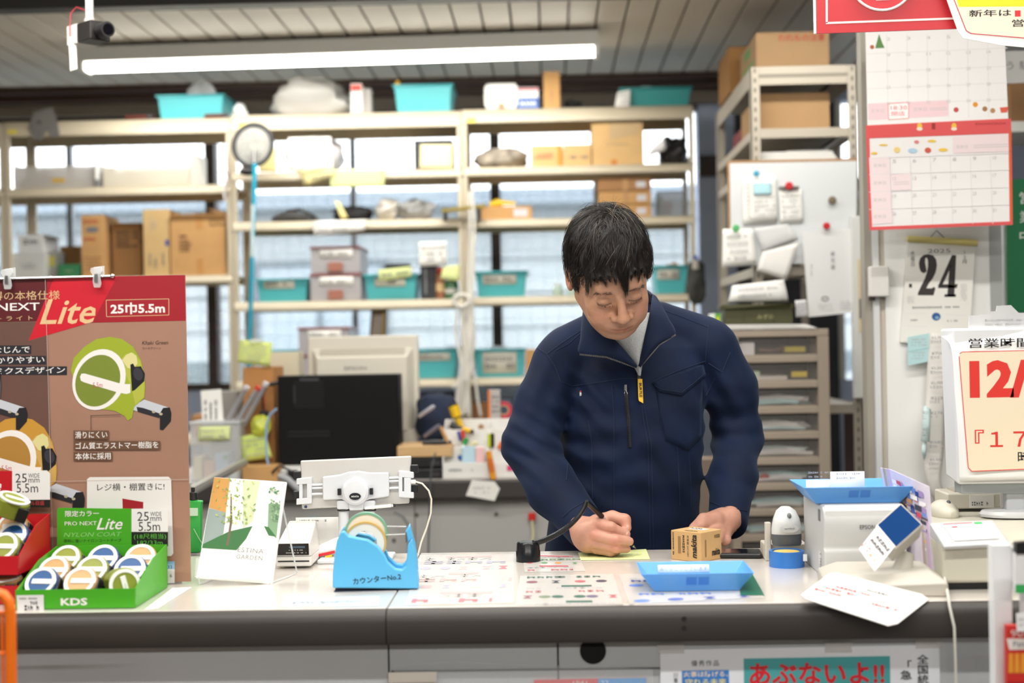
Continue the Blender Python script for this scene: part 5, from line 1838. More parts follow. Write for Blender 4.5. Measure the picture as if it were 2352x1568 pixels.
# olive tray with papers
OL=M('#4c4b2c',.5,name='olive_plastic')
DYR=4.22
DT=W(1760,757,DYR).z
x0,x1=W(1662,742,DYR).x,W(1828,742,DYR).x
t=thing('parts_tray','olive plastic tray standing on the drawer cabinet','tray',((x0+x1)/2,DYR+.01,DT+.012))
w=x1-x0
h=50*S(DYR)
mb=MB()
mb.box(-w/2+.008,w/2-.008,.008,.15,0,.003)
for a in((-w/2+.006,w/2-.006,.006,.01),(-w/2+.006,w/2-.006,.146,.15),(-w/2+.006,-w/2+.01,.01,.146),(w/2-.01,w/2-.006,.01,.146)):
 mb.box(*a,.003,h)
mb.build('body',OL,t)
MB().box(-w/2,w/2,0,.012,h-.014,h).box(-w/2,w/2,.144,.156,h-.014,h).box(-w/2,-w/2+.012,0,.156,h-.014,h).box(w/2-.012,w/2,0,.156,h-.014,h).build('rim',OL,t,bevel=.002)
MB().box(-w*.22,-w*.21,.003,.007,.004,h-.014).box(w*.19,w*.2,.003,.007,.004,h-.014).build('rib',OL,t)
text(t,'みずほ',(.02,.0052,h*.42),.014,M('#b9b784',.6),w=.05)
note_sheet('thick white papers leaning in the olive tray',[(1682,656),(1800,642),(1810,692),(1672,694)],DYR+.06,M('#f1efec',.8),2,ink=INKL,seed=9,thick=.006,bend=.012)
note_sheet('perforated white card beside the olive tray',[(1826,690),(1852,688),(1856,726),(1828,728)],DYR+.03,M('#dcdadc',.7),5,seed=11,bend=.0)
c=carton('small green and white box between shoulder and olive tray',1632,1657,712,742,DT+.012,DYR+.02,.06,M('#dfe6dc',.5),False,'product_box',flaps=False)
patch(c,rect(-.002,.014,0,c['h']),M('#5fae2f',.5),pos=(0,-.0006,0))
patch(c,rect(.002,.010,.006,c['h']*.75),M('#d9d42a',.5),pos=(0,-.0009,0))
# drawer cabinet: open front letter case
MLC=M('#a89a8a',.5,var=.03,vscale=5,name='drawer_case')
lx0,lx1=W(1678,900,DYR).x,W(1906,900,DYR).x
t=thing('drawer_cabinet','beige letter cabinet of clear fronted drawers behind the clerk','cabinet',(lx0,DYR,0))
w=lx1-lx0
dep=.165
MB().box(0,w,0,dep,DT-.022,DT).build('top',MLC,t,bevel=.003)
MB().box(0,.026,0,dep,0,DT-.022).build('side',MLC,t,bevel=.002)
MB().box(w-.034,w,0,dep,0,DT-.022).build('side',MLC,t,bevel=.002)
MB().box(.026,w-.034,dep-.006,dep,0,DT-.022).build('back',M('#3a322e',.8),t)
pitch=.0755
z=DT-.022
kk=0
PAPC=['#d8d4d0','#c7d4d0','#a9c9c8','#b4ccd0','#cfc9c0','#d2cccc']
while z-pitch>.02:
 bar=MB().box(.026,w-.034,0,.012,z-pitch,z-pitch+.021).build('drawer',MLC,t,bevel=.002)
 MB().box(.03,w-.038,.004,.15,z-pitch+.021,z-pitch+.024).build('tray_floor',M('#8d8072',.6),bar)
 MB().box(.03,w-.038,.006,.008,z-pitch+.021,z-.004).build('clear_front',M('#cfc9c4',.15,alpha=.10),bar)
 zz=z-pitch+.024
 if kk<8:
  if kk==0:
   MB().box(.03,.075,.02,.15,zz,zz+.036).build('white_block',M('#e4dfdf',.7),bar)
   MB().box(.165,.225,.014,.1,zz+.006,zz+.022).build('yellow_pack',M('#b8a427',.5),bar)
   MB().tube([(.09,.03,zz+.014),(.13,.02,zz+.010),(.17,.04,zz+.02)],.006,6).build('tool',M('#5b3a35',.5),bar)
  elif kk==1:
   MB().box(.03,.09,.02,.15,zz,zz+.026).build('green_print',M('#b8c8a8',.7),bar)
   MB().box(.06,.17,.016,.15,zz,zz+.012).build('papers',M('#cfc4bd',.8),bar)
   MB().box(.18,.23,.012,.1,zz,zz+.03).build('black_box',BLACK,bar)
   MB().box(.182,.228,.0105,.012,zz+.008,zz+.024).build('yellow_label',M('#d8bb20',.5),bar)
  else:
   rr=random.Random(kk)
   for j in range(4):
    a0=.034+rr.uniform(0,.05)
    mb=MB()
    hz=.006+j*.006
    mb.tube([(a0,.02+.01*j,zz+hz*.8),((a0+w-.06)/2,.016+.01*j,zz+hz+.004),(w-.045-rr.uniform(0,.05),.02,zz+hz*.8)],.004,6)
    mb.box(a0,w-.05-rr.uniform(0,.04),.03,.15,zz+hz-.003,zz+hz)
    mb.build('papers',M(PAPC[(kk+j)%6],.75),bar)
   if kk==5:
    MB().ell((.10,.03,zz+.014),(.016,.012,.010)).build('red_part',M('#9c2f2a',.5),bar,smooth=True)
 z-=pitch
 kk+=1
note_sheet('thin papers lying flat on the drawer cabinet',[(1640,746),(1850,744),(1880,754),(1640,758)],DYR+.002,M('#d9d6d2',.8),0,thick=.006,bend=0)
t=thing('jacket_bag','dark red printed sack behind the rack beside the partition','bag',(W(1982,1060,4.6).x,4.55,0))
MB().box(-.03,.05,0,.2,0,1.15).build('sack',M('#4a1c1e',.6,var=.2,vscale=15),t,bevel=.01)
MB().box(-.02,.04,-.003,.0,.92,1.06).build('red_print',M('#8d1f22',.6),t)
# ================================================================== white partition with calendars
PY=3.62
p0,p1,p2=W(1990,700,PY).x,W(2034,700,PY).x,W(2302,700,PY).x
MWP=M('#f0efec',.5,var=.01,vscale=2,name='white_partition')
t=thing('partition_panel','white partition panel carrying the calendars','partition',(p1,PY,0))
MB().box(0,p2-p1-.03,0,.04,0,2.53).build('panel',MWP,t)
MB().box(p2-p1-.03,p2-p1,-.004,.044,0,2.53).build('edge_strip',M('#a9aba9',.4),t)
for a,b,c_,y in((p0-p1,p0-p1+.018,'#9d978c',.012),(p0-p1+.018,p0-p1+.032,'#d9dadb',-.004),(p0-p1+.032,0,'#c7bfb2',.008)):
 MB().box(a,b,y,.06,0,2.53).build('frame_strip',M(c_,.45),t)
MB().box(p0-p1+.004,.004,-.03,.0,W(2010,682,PY).z,W(2010,612,PY).z).build('switch_box',M('#e4e2dc',.4),t,bevel=.004)
MB().box(p0-p1+.006,p0-p1+.02,-.01,0,W(2010,690,PY).z,W(2010,682,PY).z).build('switch_shadow_strip',M('#4a3a36',.5),t)  # shadow below the switch box put in as a dark strip
# monthly calendar
INKC=M('#c9c6c6',.7)
KY=3.47
t,px=board('wall_calendar','two month wall calendar with red header hanging on the partition','calendar',[(1988,60),(2306,44),(2326,516),(1998,529)],KY,M('#f4f2f1',.7),thick=.003)
RED=M('#e2595a',.7)
PINK=M('#f3d3d8',.7)
PINKL=M('#f6e3e5',.7)
GR=M('#e6e4e4',.7)
sg=[]
for i in range(1,7):
 sg.append((1990+i*46.5,78,1994+i*46.2,270))
for y in(118,160,198,236):
 sg.append((1990,y+6,2314,y-8))
px.lines(sg,1.4,GR)
px.poly([(1993,238),(2178,230),(2178,266),(1994,276)],PINK)
px.poly([(2040,238),(2087,235),(2087,272),(2041,275)],M('#fbf6f4',.7))
px.lines([(2040,238,2087,235),(2087,235,2087,272),(2087,272,2041,275),(2041,275,2040,238)],1.5,M('#e4817e',.7))
px.txt('18:30',2046,243,2083,252,M('#e07a78',.7))
px.txt('閉店',2048,256,2078,266,RED)
px.txt('定休日',2000,250,2030,259,INKC)
px.txt('定休日',2098,246,2128,255,INKC)
px.lines([(2136,249,2176,247),(2136,253,2176,251)],1.2,INKC)
for i in range(5):
 for j in range(6):
  px.txt(str(2+i*7+j),2042+j*46-6,86+i*37-j*1.5,2042+j*46+3,93+i*37-j*1.5,INKC)if 86+i*37<240 else None
GRN=M('#5d8a4c',.7)
px.poly([(2019,78),(2029,106),(2011,107)],GRN)
px.poly([(2020,86),(2032,110),(2010,111)],GRN)
px.poly(oval(2003,108,5,5,10),M('#b5643e',.7))
for x,y,c_ in((2196,252,'#c4524e'),(2240,240,'#e89a2c'),(2262,250,'#a87b52'),(2280,254,'#b98a5f')):
 px.poly(oval(x,y,6,6,9),M(c_,.7))
px.poly([(2296,247),(2316,245),(2313,258),(2299,259)],M('#e0614a',.7))
px.poly([(1988,288),(2322,272),(2323,306),(1989,318)],RED)
px.poly([(1988,288),(1996,288),(2003,520),(1997,529)],RED)
px.poly([(2316,300),(2323,300),(2326,516),(2319,514)],M('#e2603c',.7))
px.poly([(1998,521),(2326,508),(2326,516),(1998,529)],RED)
px.txt('1',2140,283,2148,297,M('#9c3434',.7))
px.scr(2240,278,2310,290,1,M('#b53c40',.7),seed=2)
for x in(2112,2191):
 px.poly(oval(x,290,6,8,9),M('#f0c24a',.7))
 px.poly(oval(x,296,7,4,9),M('#f4ead8',.7))
px.poly([(2188,314),(2316,308),(2317,348),(2188,352)],PINKL)
px.poly([(1996,362),(2042,360),(2049,512),(2003,516)],PINKL)
px.poly([(2046,401),(2092,398),(2093,435),(2048,438)],PINKL)
sg=[]
for i in range(1,7):
 sg.append((1998+i*46,358,2004+i*46,514))
for y in(360,398,438,478):
 sg.append((1996,y+3,2318,y-8))
px.lines(sg,1.4,GR)
for y in(380,420,459,497):
 px.txt('定休日',2006,y-4,2034,y+4,INKC)
px.txt('定休日',2196,333,2222,341,INKC)
px.lines([(2236,334,2316,331),(2236,339,2316,336),(2052,419,2088,417),(2052,424,2088,422)],1.2,INKC)
for x,y,a,b,c_ in((2029,333,12,3,'#f0c95c'),(2060,344,9,9,'#f3d98c'),(2096,346,13,7,'#b6d6ec'),(2105,326,7,5,'#e08a80'),(2131,345,9,8,'#d8604c'),(2140,324,12,4,'#f2c94e'),(2166,344,13,5,'#f2c94e'),(2008,352,9,4,'#f2c94e')):
 px.poly(oval(x,y,a*.85,b*.8,10),M(c_,.7),lift=0)
for i in range(4):
 for j in range(1,7):
  px.txt(str(4+i*7+j),2004+j*46,368+i*40-j*1.6,2012+j*46,376+i*40-j*1.6,INKC)
  # daily calendar
CY=PY-.012
t,px=board('daily_calendar','tear off daily calendar showing 24 on the white partition','calendar',[(2086,552),(2240,566),(2226,790),(2068,786)],CY,M('#f1efe8',.75),thick=.010,part='pad')
def kp(x,y):
 return(1960+x/3.268,520+y/3.268)
GOLD=M('#e2d588',.35)
a,b=W(*kp(405,92),CY-.002)-px.o,W(*kp(928,124),CY-.002)-px.o
MB().tube([a,b],.0085,10).build('gold_bar',GOLD,t,smooth=True)
h0=W(*kp(625,30),CY+.004)-px.o
MB().tube([a.lerp(b,.3),h0,a.lerp(b,.58)],.0012,6).build('hanging_string',M('#4a4a78',.7),t)
DK=M('#3b3636',.7)
two=[(492,270),(502,236),(530,213),(562,207),(600,217),(622,248),(628,292),(618,345),(596,390),(566,428),(548,464),(588,464),(606,452),(616,466),(602,516),(484,516),(486,496),(512,440),(536,392),(552,345),(560,300),(560,260),(552,234),(541,238),(538,268),(545,305),(550,338),(528,352),(506,338),(494,306)]
px.poly([kp(*p)for p in two],DK,'numeral')
for pl_ in([(740,214),(772,214),(668,442),(638,442)],[(722,300),(772,214),(758,526),(704,526)],[(638,434),(784,432),(776,462),(636,462)],[(686,508),(772,508),(768,528),(682,528)]):
 px.poly([kp(*p)for p in pl_],DK,'numeral',lift=0)
px.txt('2025',*kp(560,168),*kp(728,198),INKG)
text(t,'12月',W(*kp(832,230),CY-.001)-px.o,.032,INKG,w=.011,vertical=True)
text(t,'水曜日',W(*kp(446,240),CY-.001)-px.o,.040,INKG,w=.011,vertical=True)
px.poly([kp(*p)for p in rect(418,440,430,458)],DK)
px.scr(*kp(445,590),*kp(800,622),1,INKG,seed=2)
px.poly([kp(*p)for p in oval(622,676,33,30)],M('#2c5f9c',.5))
px.poly([kp(*p)for p in oval(628,684,16,12)],M('#86aed0',.5))
px.scr(*kp(430,690),*kp(510,715),1,INKG,seed=4)
px.scr(*kp(705,695),*kp(790,720),1,INKG,seed=5)
px.scr(*kp(405,520),*kp(460,580),6,INKL,seed=7)
px.scr(*kp(805,430),*kp(855,560),9,INKL,seed=8)
px.lines([(*kp(400,650),*kp(555,655)),(*kp(400,745),*kp(555,748)),(*kp(690,660),*kp(845,665))],1,GR)
# notes hanging by the calendar
t,px=board('receipt_note','pale blue folded receipt under the daily calendar','note',[(2085,774),(2135,765),(2132,830),(2086,839)],PY-.03,M('#bcdfe2',.8))
px.lines([(2085,808,2134,799)],1.5,M('#8fc0c6',.8))
px.scr(2094,776,2128,796,3,INKL,seed=3)
px.scr(2094,806,2126,826,3,INKL,seed=9)
t=thing('receipt_strip','long curling strip of receipts hanging before the partition','receipt',W(2160,1160,3.585))
o=Vector(t.location)
mb=MB()
lpts=[(2137,764),(2130,840),(2126,920),(2122,1000),(2124,1080),(2136,1130),(2152,1152)]
rpts=[(2176,766),(2180,850),(2172,930),(2170,1000),(2165,1060),(2160,1100),(2172,1138)]
L_=[W(x,y,3.585+.006*math.sin(i*1.3))-o for i,(x,y)in enumerate(lpts)]
R_=[W(x,y,3.585-.01*math.sin(i*1.7))-o for i,(x,y)in enumerate(rpts)]
ribbon('paper_strip',L_,R_,M('#e6e2dc',.8),n=4,bulge=.004,thick=.0005,parent=t)
pxr=PX(t,3.558)
for i,(s,y)in enumerate((('¥2,700',772),('¥708',808),('¥3,200',842),('¥2,750',876),('¥225',910),('¥276',944),('¥14,801',1012),('¥3,000',1052))):
 pxr.txt(s,2140-i*.6,y,2168-i*.6,y+7,INKG)
 pxr.scr(2138-i*.6,y+9,2168-i*.6,y+16,1,INKL,seed=i,tall=.9)
t=thing('receipt_note','curled pale blue receipts clipped beside the long strip','receipt',W(2125,1050,3.56))
o=Vector(t.location)
ribbon('paper_strip',[W(2122,930,3.56)-o,W(2118,970,3.55)-o,W(2115,1012,3.56)-o],[W(2138,940,3.56)-o,W(2137,975,3.545)-o,W(2135,1014,3.56)-o],M('#cfe3e2',.8),n=3,bulge=.004,thick=.0005,parent=t)
ribbon('paper_strip',[W(2120,1014,3.57)-o,W(2117,1035,3.56)-o,W(2122,1056,3.57)-o],[W(2128,1014,3.57)-o,W(2128,1036,3.56)-o,W(2124,1054,3.57)-o],M('#cfe3e2',.8),n=3,bulge=.002,thick=.0005,parent=t)
pxr=PX(t,3.53)
for y in(944,982):
 pxr.txt('¥220',2120,y,2132,y+7,INKG)
 pxr.scr(2119,y+9,2132,y+20,2,INKG,seed=y)
 # ---- beyond the partition
t,px=board('notice_sheet','white notice with handwriting beyond the partition','notice',[(2308,118),(2420,114),(2420,186),(2310,192)],3.9,M('#dcdcda',.7))
px.txt('う 駐',2312,140,2365,160,INKG)
t=thing('carton','brown box edge beyond the wall calendar','box',(W(2370,280,4.2).x,4.2,W(2340,280,4.2).z))
MB().box(-.06,.14,0,.2,0,.115).build('body',M('#7b5a38',.8),t)
t=thing('wall_bracket_shelf','pale steel shelf beyond the wall calendar','shelf',(W(2370,280,4.2).x,4.2,W(2340,280,4.2).z-.031))
MB().box(-.1,.5,-.02,.3,.0,.03).build('board',M('#cfcfca',.5),t)
for xx in(-.08,.46):
 MB().box(xx,xx+.03,.24,.3,-1.66,0).build('post',MRK,t)
t,px=board('shop_sign','green sign with white letters beyond the partition','sign',[(2312,412),(2440,408),(2440,714),(2314,718)],3.75,M('#12794a',.5),thick=.004)
for i,s in enumerate('営業中'):
 px.txt(s,2342,440+i*44,2372,468+i*44,M('#e9efe9',.6),bold=.01)
t=thing('steel_pole','white shiny pole beyond the partition edge','pole',(W(2306,600,3.9).x,3.9,0))
MB().cyl((0,0,0),(0,0,2.53),.011,14).build('tube',M('#e8eaee',.2),t,smooth=True)
# ---- signs hanging near the camera
SY=2.62
t,px=board('hanging_sign','red hanging sign with white ring and border at the ceiling','sign',[(1875,-180),(2420,-200),(2420,58),(1876,77)],SY,M('#c21f2b',.45),thick=.004,part='board')
CRM=M('#f1e6df',.6)
px.lines([(1898,-160,1899,53),(1897,53,2420,34)],4.5,CRM,'border_line')
mb=MB()
cc=W(2026,-50,SY-.001)-px.o
mb.tube([(cc.x+.0585*math.cos(a),cc.y,cc.z+.0585*math.sin(a))for a in np.linspace(0,2*math.pi,48,endpoint=False)],.0024,6,closed=True)
mb.build('ring',CRM,t,smooth=True)
px.poly([(2018,-60),(2030,-60),(2030,-2),(2018,-2)],CRM)
px.poly([(2012,-4),(2042,-5),(2042,0),(2012,1)],CRM)
MB().prism([(-.004,0),(0,0),(0,.55),(-.004,.55)],.0045).build('edge_strip',CRM,t,loc=(W(1875,77,SY).x-px.o.x,-.0003,0))
for xx in(-.15,.15):
 MB().cyl((xx,.002,.2),(xx,.002,2.53-px.o.z),.0015,6).build('hanging_wire',CHROME,t)
t,px=board('notice_card','white and cream new year opening notice hung over the red sign','notice',[(2150,-70),(2480,-60),(2480,120),(2300,104),(2212,88),(2200,70)],SY-.02,M('#f3f1ee',.5),thick=.002)
px.poly([(2172,-40),(2480,-40),(2480,96),(2300,84),(2228,76),(2220,70)],M('#efe3cd',.6))
px.poly([(2180,-60),(2480,-60),(2480,14),(2202,16)],M('#f0d800',.5))
px.lines([(2176,-40,2219,70),(2219,70,2230,77),(2230,77,2480,98)],2,M('#c8203f',.6),'border_line')
px.txt('新年は',2226,22,2322,38,INK,bold=.012)
px.txt('1',2331,24,2344,38,INKR,bold=.03)
px.txt('営業',2325,44,2385,61,INK,bold=.012)
MB().box(-.15,.15,.0,.016,.22,.225).build('hook_bar',CHROME,t)
# ================================================================== on the desk behind the clerk
def onx(px,Y,z):
 return W(px,784-(z-CAM.z)*FPX/Y-ROLL*(px-1176),Y).x
 # computer and its riser
CY_=4.40
x0,x1=onx(639,CY_,1.1),onx(917,CY_,1.1)
zb,zt_=W(780,1066,CY_).z,W(780,861,CY_).z
t=thing('monitor_riser','white riser under the black computer','stand',((x0+x1)/2,CY_,DZ))
MB().box(-(x1-x0)/2,(x1-x0)/2,.005,.14,zb-DZ-.012,zb-DZ-.001).build('shelf',WHITE,t,bevel=.002)
for s in(-1,1):
 MB().box(s*(x1-x0)*.47-.006,s*(x1-x0)*.47+.006,.01,.13,0,zb-DZ-.012).build('leg',WHITE,t)
t=thing('desktop_computer','black desktop computer standing on edge behind the tablet','computer',((x0+x1)/2,CY_,zb))
w,h=x1-x0,zt_-zb
MB().box(-w/2,w/2,0,.11,0,h).build('case',M('#0a0a0c',.55,spec=.2),t,bevel=.004)
mb=MB()
for i in range(16):
 for j in range(10):
  mb.cbox((-w/2+.054+i*.0058,-.0008,h-.02-j*.0085),(.0036,.001,.005))
v=mb.build('vent_grille',M('#050506',.6),t)
v['kind']='stuff'
MB().box(-w/2+.07,-w/2+.13,-.0012,0,h-.016,h-.009).build('grey_print',M('#3c3c42',.4),t)
MB().box(-w/2+.05,-w/2+.056,-.0012,0,h-.085,h-.03).build('grey_slot',M('#2b2b30',.4),t)
for i in range(2):
 MB().box(-w/2+.03,-w/2+.16,-.0012,0,h*.36-i*.012,h*.36+.005-i*.012).build('lower_vent',M('#060607',.6),t)
MB().cyl((w*.41,0,.012),(w*.41,-.001,.012),.003,12).build('lock_slot',M('#2b2b30',.4),t)
t=thing('video_plug','black video plug and lead at the computer side','plug',(x0-.004,CY_+.03,zt_-.022))
MB().tube([(.002,0,0),(-.018,0,-.003),(-.032,0,-.006)],[.006,.007,.003],8).build('plug',BLACK,t,smooth=True)
MB().tube([(-.032,0,-.006),(-.05,0,-.04),(-.045,-.01,-.09)],.0035,6).build('lead',BLACK,t,smooth=True)
MB().box(-.056,-.03,-.02,0,-.125,-.085).build('adaptor',BLACK,t,bevel=.003)
t=thing('network_cable','pale blue network cable looping down beside the computer','cable',(x0-.01,CY_-.02,DZ))
o=Vector(t.location)
MB().tube([W(*p,CY_-.02)-o for p in((636,938),(620,952),(612,975),(611,1010),(613,1050),(622,1100),(640,1112))],.0036,8).build('lead',M('#8fb4d8',.4),t,smooth=True)
t=thing('power_strip','white power strip with a black adaptor on the desk edge','power strip',(W(666,1098,DY+.02).x,DY+.04,DZ))
MB().box(-.034,.05,0,.05,0,.034).build('strip',WHITE,t,bevel=.004)
MB().box(-.008,.022,-.022,0,.002,.034).build('adaptor',BLACK,t,bevel=.004)
MB().tube([(.005,-.012,.03),(-.03,-.02,.05),(-.055,-.01,.03),(-.05,0,.002)],.004,6).build('lead',M('#2a2a2c',.5),t,smooth=True)
# cream monitor seen from behind
MY=4.62
MCR=M('#dcd6c8',.5,name='cream_plastic')
x0,x1=onx(704,MY,1.3),onx(959,MY,1.3)
zb,zt_=W(830,1010,MY).z,W(830,771,MY).z
t=thing('computer_monitor','cream computer monitor seen from behind','monitor',((x0+x1)/2,MY,DZ))
w=x1-x0
a,b=zb-DZ,zt_-DZ
MB().box(-w/2,w/2,.03,.06,a,b).build('bezel',MCR,t,bevel=.006)
hw=w/2
def hump(z0,z1,i0,i1):
 return[(-hw+i0,.031,z0),(hw-i0,.031,z0),(hw-i1,-.01,z0+.008),(-hw+i1,-.01,z0+.008),(-hw+i0,.031,z1),(hw-i0,.031,z1),(hw-i1,-.01,z1-.03),(-hw+i1,-.01,z1-.03)]
MB().add(hump(a+.02,b-.04,.014,.035),[(0,1,2,3),(4,7,6,5),(3,2,6,7),(0,3,7,4),(1,5,6,2)]).build('back_shell',MCR,t,bevel=.004)
mb=MB()
for i in range(46):
 for j in range(5):
  f=j/5
  y_=.031-.041*(f*.8+.12)
  z_=b-.04-.03*(f*.8+.12)
  mb.cbox((-hw+.045+i*(w-.09)/45,y_-.001,z_),(.0035,.003,.0035))
v=mb.build('vent_holes',M('#a79f8e',.6),t)
v['kind']='stuff'
text(t,'EPSON',(-.02,-.0106,W(830,845,MY).z-DZ),.011,M('#8f8b83',.5),w=.072,bold=.015)
MB().box(-.06,.06,-.005,.03,.015,a+.03).build('stand_neck',MCR,t,bevel=.004)
MB().prism(rrect(-.11,.11,-.07,.08,.05),.015,Matrix.Translation((0,0,.001))@Matrix.Rotation(math.pi/2,4,'X')).build('stand_base',MCR,t)
MB().box(hw-.05,hw-.005,-.006,.03,a-.02,a+.03).build('port_cover',MCR,t,bevel=.003)
# cardboard pile at the end of the computer
c=carton('brown and orange carton behind the lime notes at the computer',561,634,842,1096,DZ,DY+.16,.16,M('#b9814c',.85,var=.05,vscale=10),False)
patch(c,rect(.012,.02,-.09,.12),M('#c9532e',.7),pos=(0,-.0006,c['h']*.5))
patch(c,rect(-.032,-.012,.055,.085),M('#6d4a2c',.8),pos=(0,-.0006,c['h']*.5))
note_sheet('lime note with writing clipped above the carton',[(552,780),(626,786),(621,842),(545,832)],DY+.145,M('#dbe68c',.8),5,ink=INKL,seed=22)
t=thing('clip','clear clip on the upper lime note','clip',W(588,782,DY+.14))
MB().box(-.02,.02,-.006,.01,-.008,.006).build('jaw',CLEAR2,t,bevel=.002)
note_sheet('lime note leaning low beside the blue cable',[(550,1003),(608,990),(626,1050),(560,1060)],DY+.10,M('#cfe07a',.8),4,ink=INKL,seed=23)
c=carton('flat brown box under the low lime note',556,640,1062,1098,DZ,DY+.03,.1,CARD,False,flaps=False)
lumpy('snack_bag','yellow and green printed bag beside the black adaptor','bag',574,618,955,1004,W(590,1004,DY+.08).z,DY+.08,.06,M('#c8cf4a',.35,var=.3,vscale=25),131,.2)
c=carton('white box with cream front behind the carton',622,690,812,1088,DZ,DY+.36,.1,M('#d8d0b8',.7),False,'storage_box',flaps=False)
c['label']='cream printed box behind the computer and the carton'
for i,(xa,xb,yt,yb,cl,lb)in enumerate(((440,474,850,900,'#b98553','pale brown box far behind the card at the poster edge'),(476,530,832,880,'#8d6230','brown box far behind the white card'),(484,548,905,960,'#97938e','grey clutter box behind the mesh cases'))):
 carton(lb,xa,xb,yt,yb,1.02,YS+.03+.02*i,.2,M(cl,.8),False,'storage_box',flaps=False)if i<2 else carton(lb,xa,xb,yt,1096,DZ,DY+.3,.12,M(cl,.8),False,'storage_box',flaps=False)
 # clear container with lime note, white card, mesh tubes
x0,x1=onx(438,DY+.05,1.05),onx(551,DY+.05,1.05)
t=thing('clear_container','clear plastic container with small packs at the poster edge','container',((x0+x1)/2,DY+.05,DZ))
w,h=x1-x0,W(500,968,DY+.05).z-DZ
th=.003
MB().box(-w/2,w/2,0,th,0,h).box(-w/2,w/2,.16,.163,0,h).box(-w/2,-w/2+th,th,.16,0,h).box(w/2-th,w/2,th,.16,0,h).box(-w/2,w/2,0,.163,0,th).build('shell',M('#eef0f2',.2,alpha=.28),t)
MB().box(-w/2-.004,w/2+.004,-.004,.167,h-.006,h).build('rim',M('#dfe2e4',.3,alpha=.6),t)
for i,(a,b,hh,cl)in enumerate(((-.075,-.05,.075,'#d9cfa4'),(-.045,-.01,.06,'#c9a184'),(-.008,.03,.085,'#a9bcd0'),(.034,.06,.05,'#ced6d2'))):
 MB().box(a,b,.03,.13,.004,hh).build('pack',M(cl,.5),t,bevel=.002)
MB().box(.02,.034,.02,.03,.07,.078).build('green_pack',M('#3d8a55',.5),t)
note_sheet('lime note on the clear container',[(456,980),(528,978),(528,1010),(456,1012)],DY+.044,GNOTE,2,ink=INKL,seed=31)
t,px=board('price_card','tall white card with vertical writing behind the clear container','card',[(461,897),(508,893),(514,976),(466,982)],DY+.12,PAPER)
for i,x in enumerate((472,484,496)):
 scribble(t,-.034,.034,-.004,.004,1,INK,(0,0,1),(-1,0,0),W(x,938,DY+.119)-px.o,seed=40+i,tall=.9)
for i,(p,q_)in enumerate((((520,970),(566,890)),((540,975),(592,892)),((560,975),(610,882)))):
 a,b=W(*p,DY+.13),W(*q_,DY+.10)
 t=thing('drill_tube',('clear tube of drill bits leaning nearest the white card','clear tube of drill bits leaning between the other two','clear tube of drill bits leaning nearest the computer')[i],'tube',a)
 MB().tube([(0,0,0),b-a],.009,8).build('tube',M('#c6c3c6',.25,alpha=.55),t,smooth=True)
 MB().tube([(b-a)*.08,(b-a)*.9],.006,6).build('bit',M('#77757a',.3,metal=.8),t,smooth=True)
 MB().tube([(b-a)*.97,(b-a)*1.04],.010,8).build('cap',M('#d8d6da',.3)if i!=1 else M('#d0412e',.4),t,smooth=True)
t=thing('steel_rail','pale steel rail running slantwise at the desk end','rail',C(434,1222))
a,b=W(436,1128,3.6),W(560,1062,4.28)
t.location=a
MB().tube([(0,0,0),b-a],.014,8).build('rail',M('#b3b0aa',.35,metal=.5),t,smooth=True)
MB().box(-.012,.012,-.012,.012,-a.z,0).build('post',M('#b3b0aa',.35,metal=.5),t)
# right of the computer: navy bag, plank, devices, tools
lumpy('tool_bag','navy cloth bag behind the wooden board','bag',952,1046,905,1022,W(1000,1022,DY+.25).z,DY+.25,.14,M('#1c2740',.85),141,.16,fl=.4)
for i,(p,q_)in enumerate((((962,956),(998,932)),((974,1002),(1010,976)))):
 a,b=W(*p,DY+.16),W(*q_,DY+.14)
 t=thing('hand_file',('silver handle lying over the navy bag','grey handle lying low before the navy bag')[i],'tool',a)
 MB().tube([(0,0,0),(b-a)*.9,b-a],[.006,.007,.004],8).build('grip',M(('#c9c8d4','#77788c')[i],.3,metal=.5),t,smooth=True)
MWD=M('#cda878',.5,var=.12,vscale=12,stretch=(1,1,9),name='pale_wood')
z0=W(970,1050,DY+.03).z
t=thing('wooden_board','pale wooden board over the black devices','board',(onx(975,DY+.03,z0),DY+.04,z0))
MB().box(-.085,.085,0,.2,0,.034).build('plank',MWD,t,bevel=.003)
for i,(zt2,dd)in enumerate(((z0-.002,.0),(z0-.036,-.01))):
 zl=max(DZ,zt2-.032)
 t=thing('network_box',('black network box under the wooden board','black network box resting on the desk')[i],'device',(onx(972,DY+.03,zl),DY+.045+dd,zl))
 MB().box(-.07,.062,0,.15,0,zt2-zl).build('case',M('#17171a',.4),t,bevel=.004)
 MB().box(.02,.05,-.0012,0,.008,.02).build('front_plate',M('#3a3638',.4),t)
t=thing('black_handle','black handle lying on the wooden board','tool',(onx(1000,DY+.05,z0+.036),DY+.05,z0+.035))
MB().tube([(-.04,0,.008),(.0,0,.009),(.05,0,.008)],[.006,.008,.006],8).build('grip',BLACK,t,smooth=True)
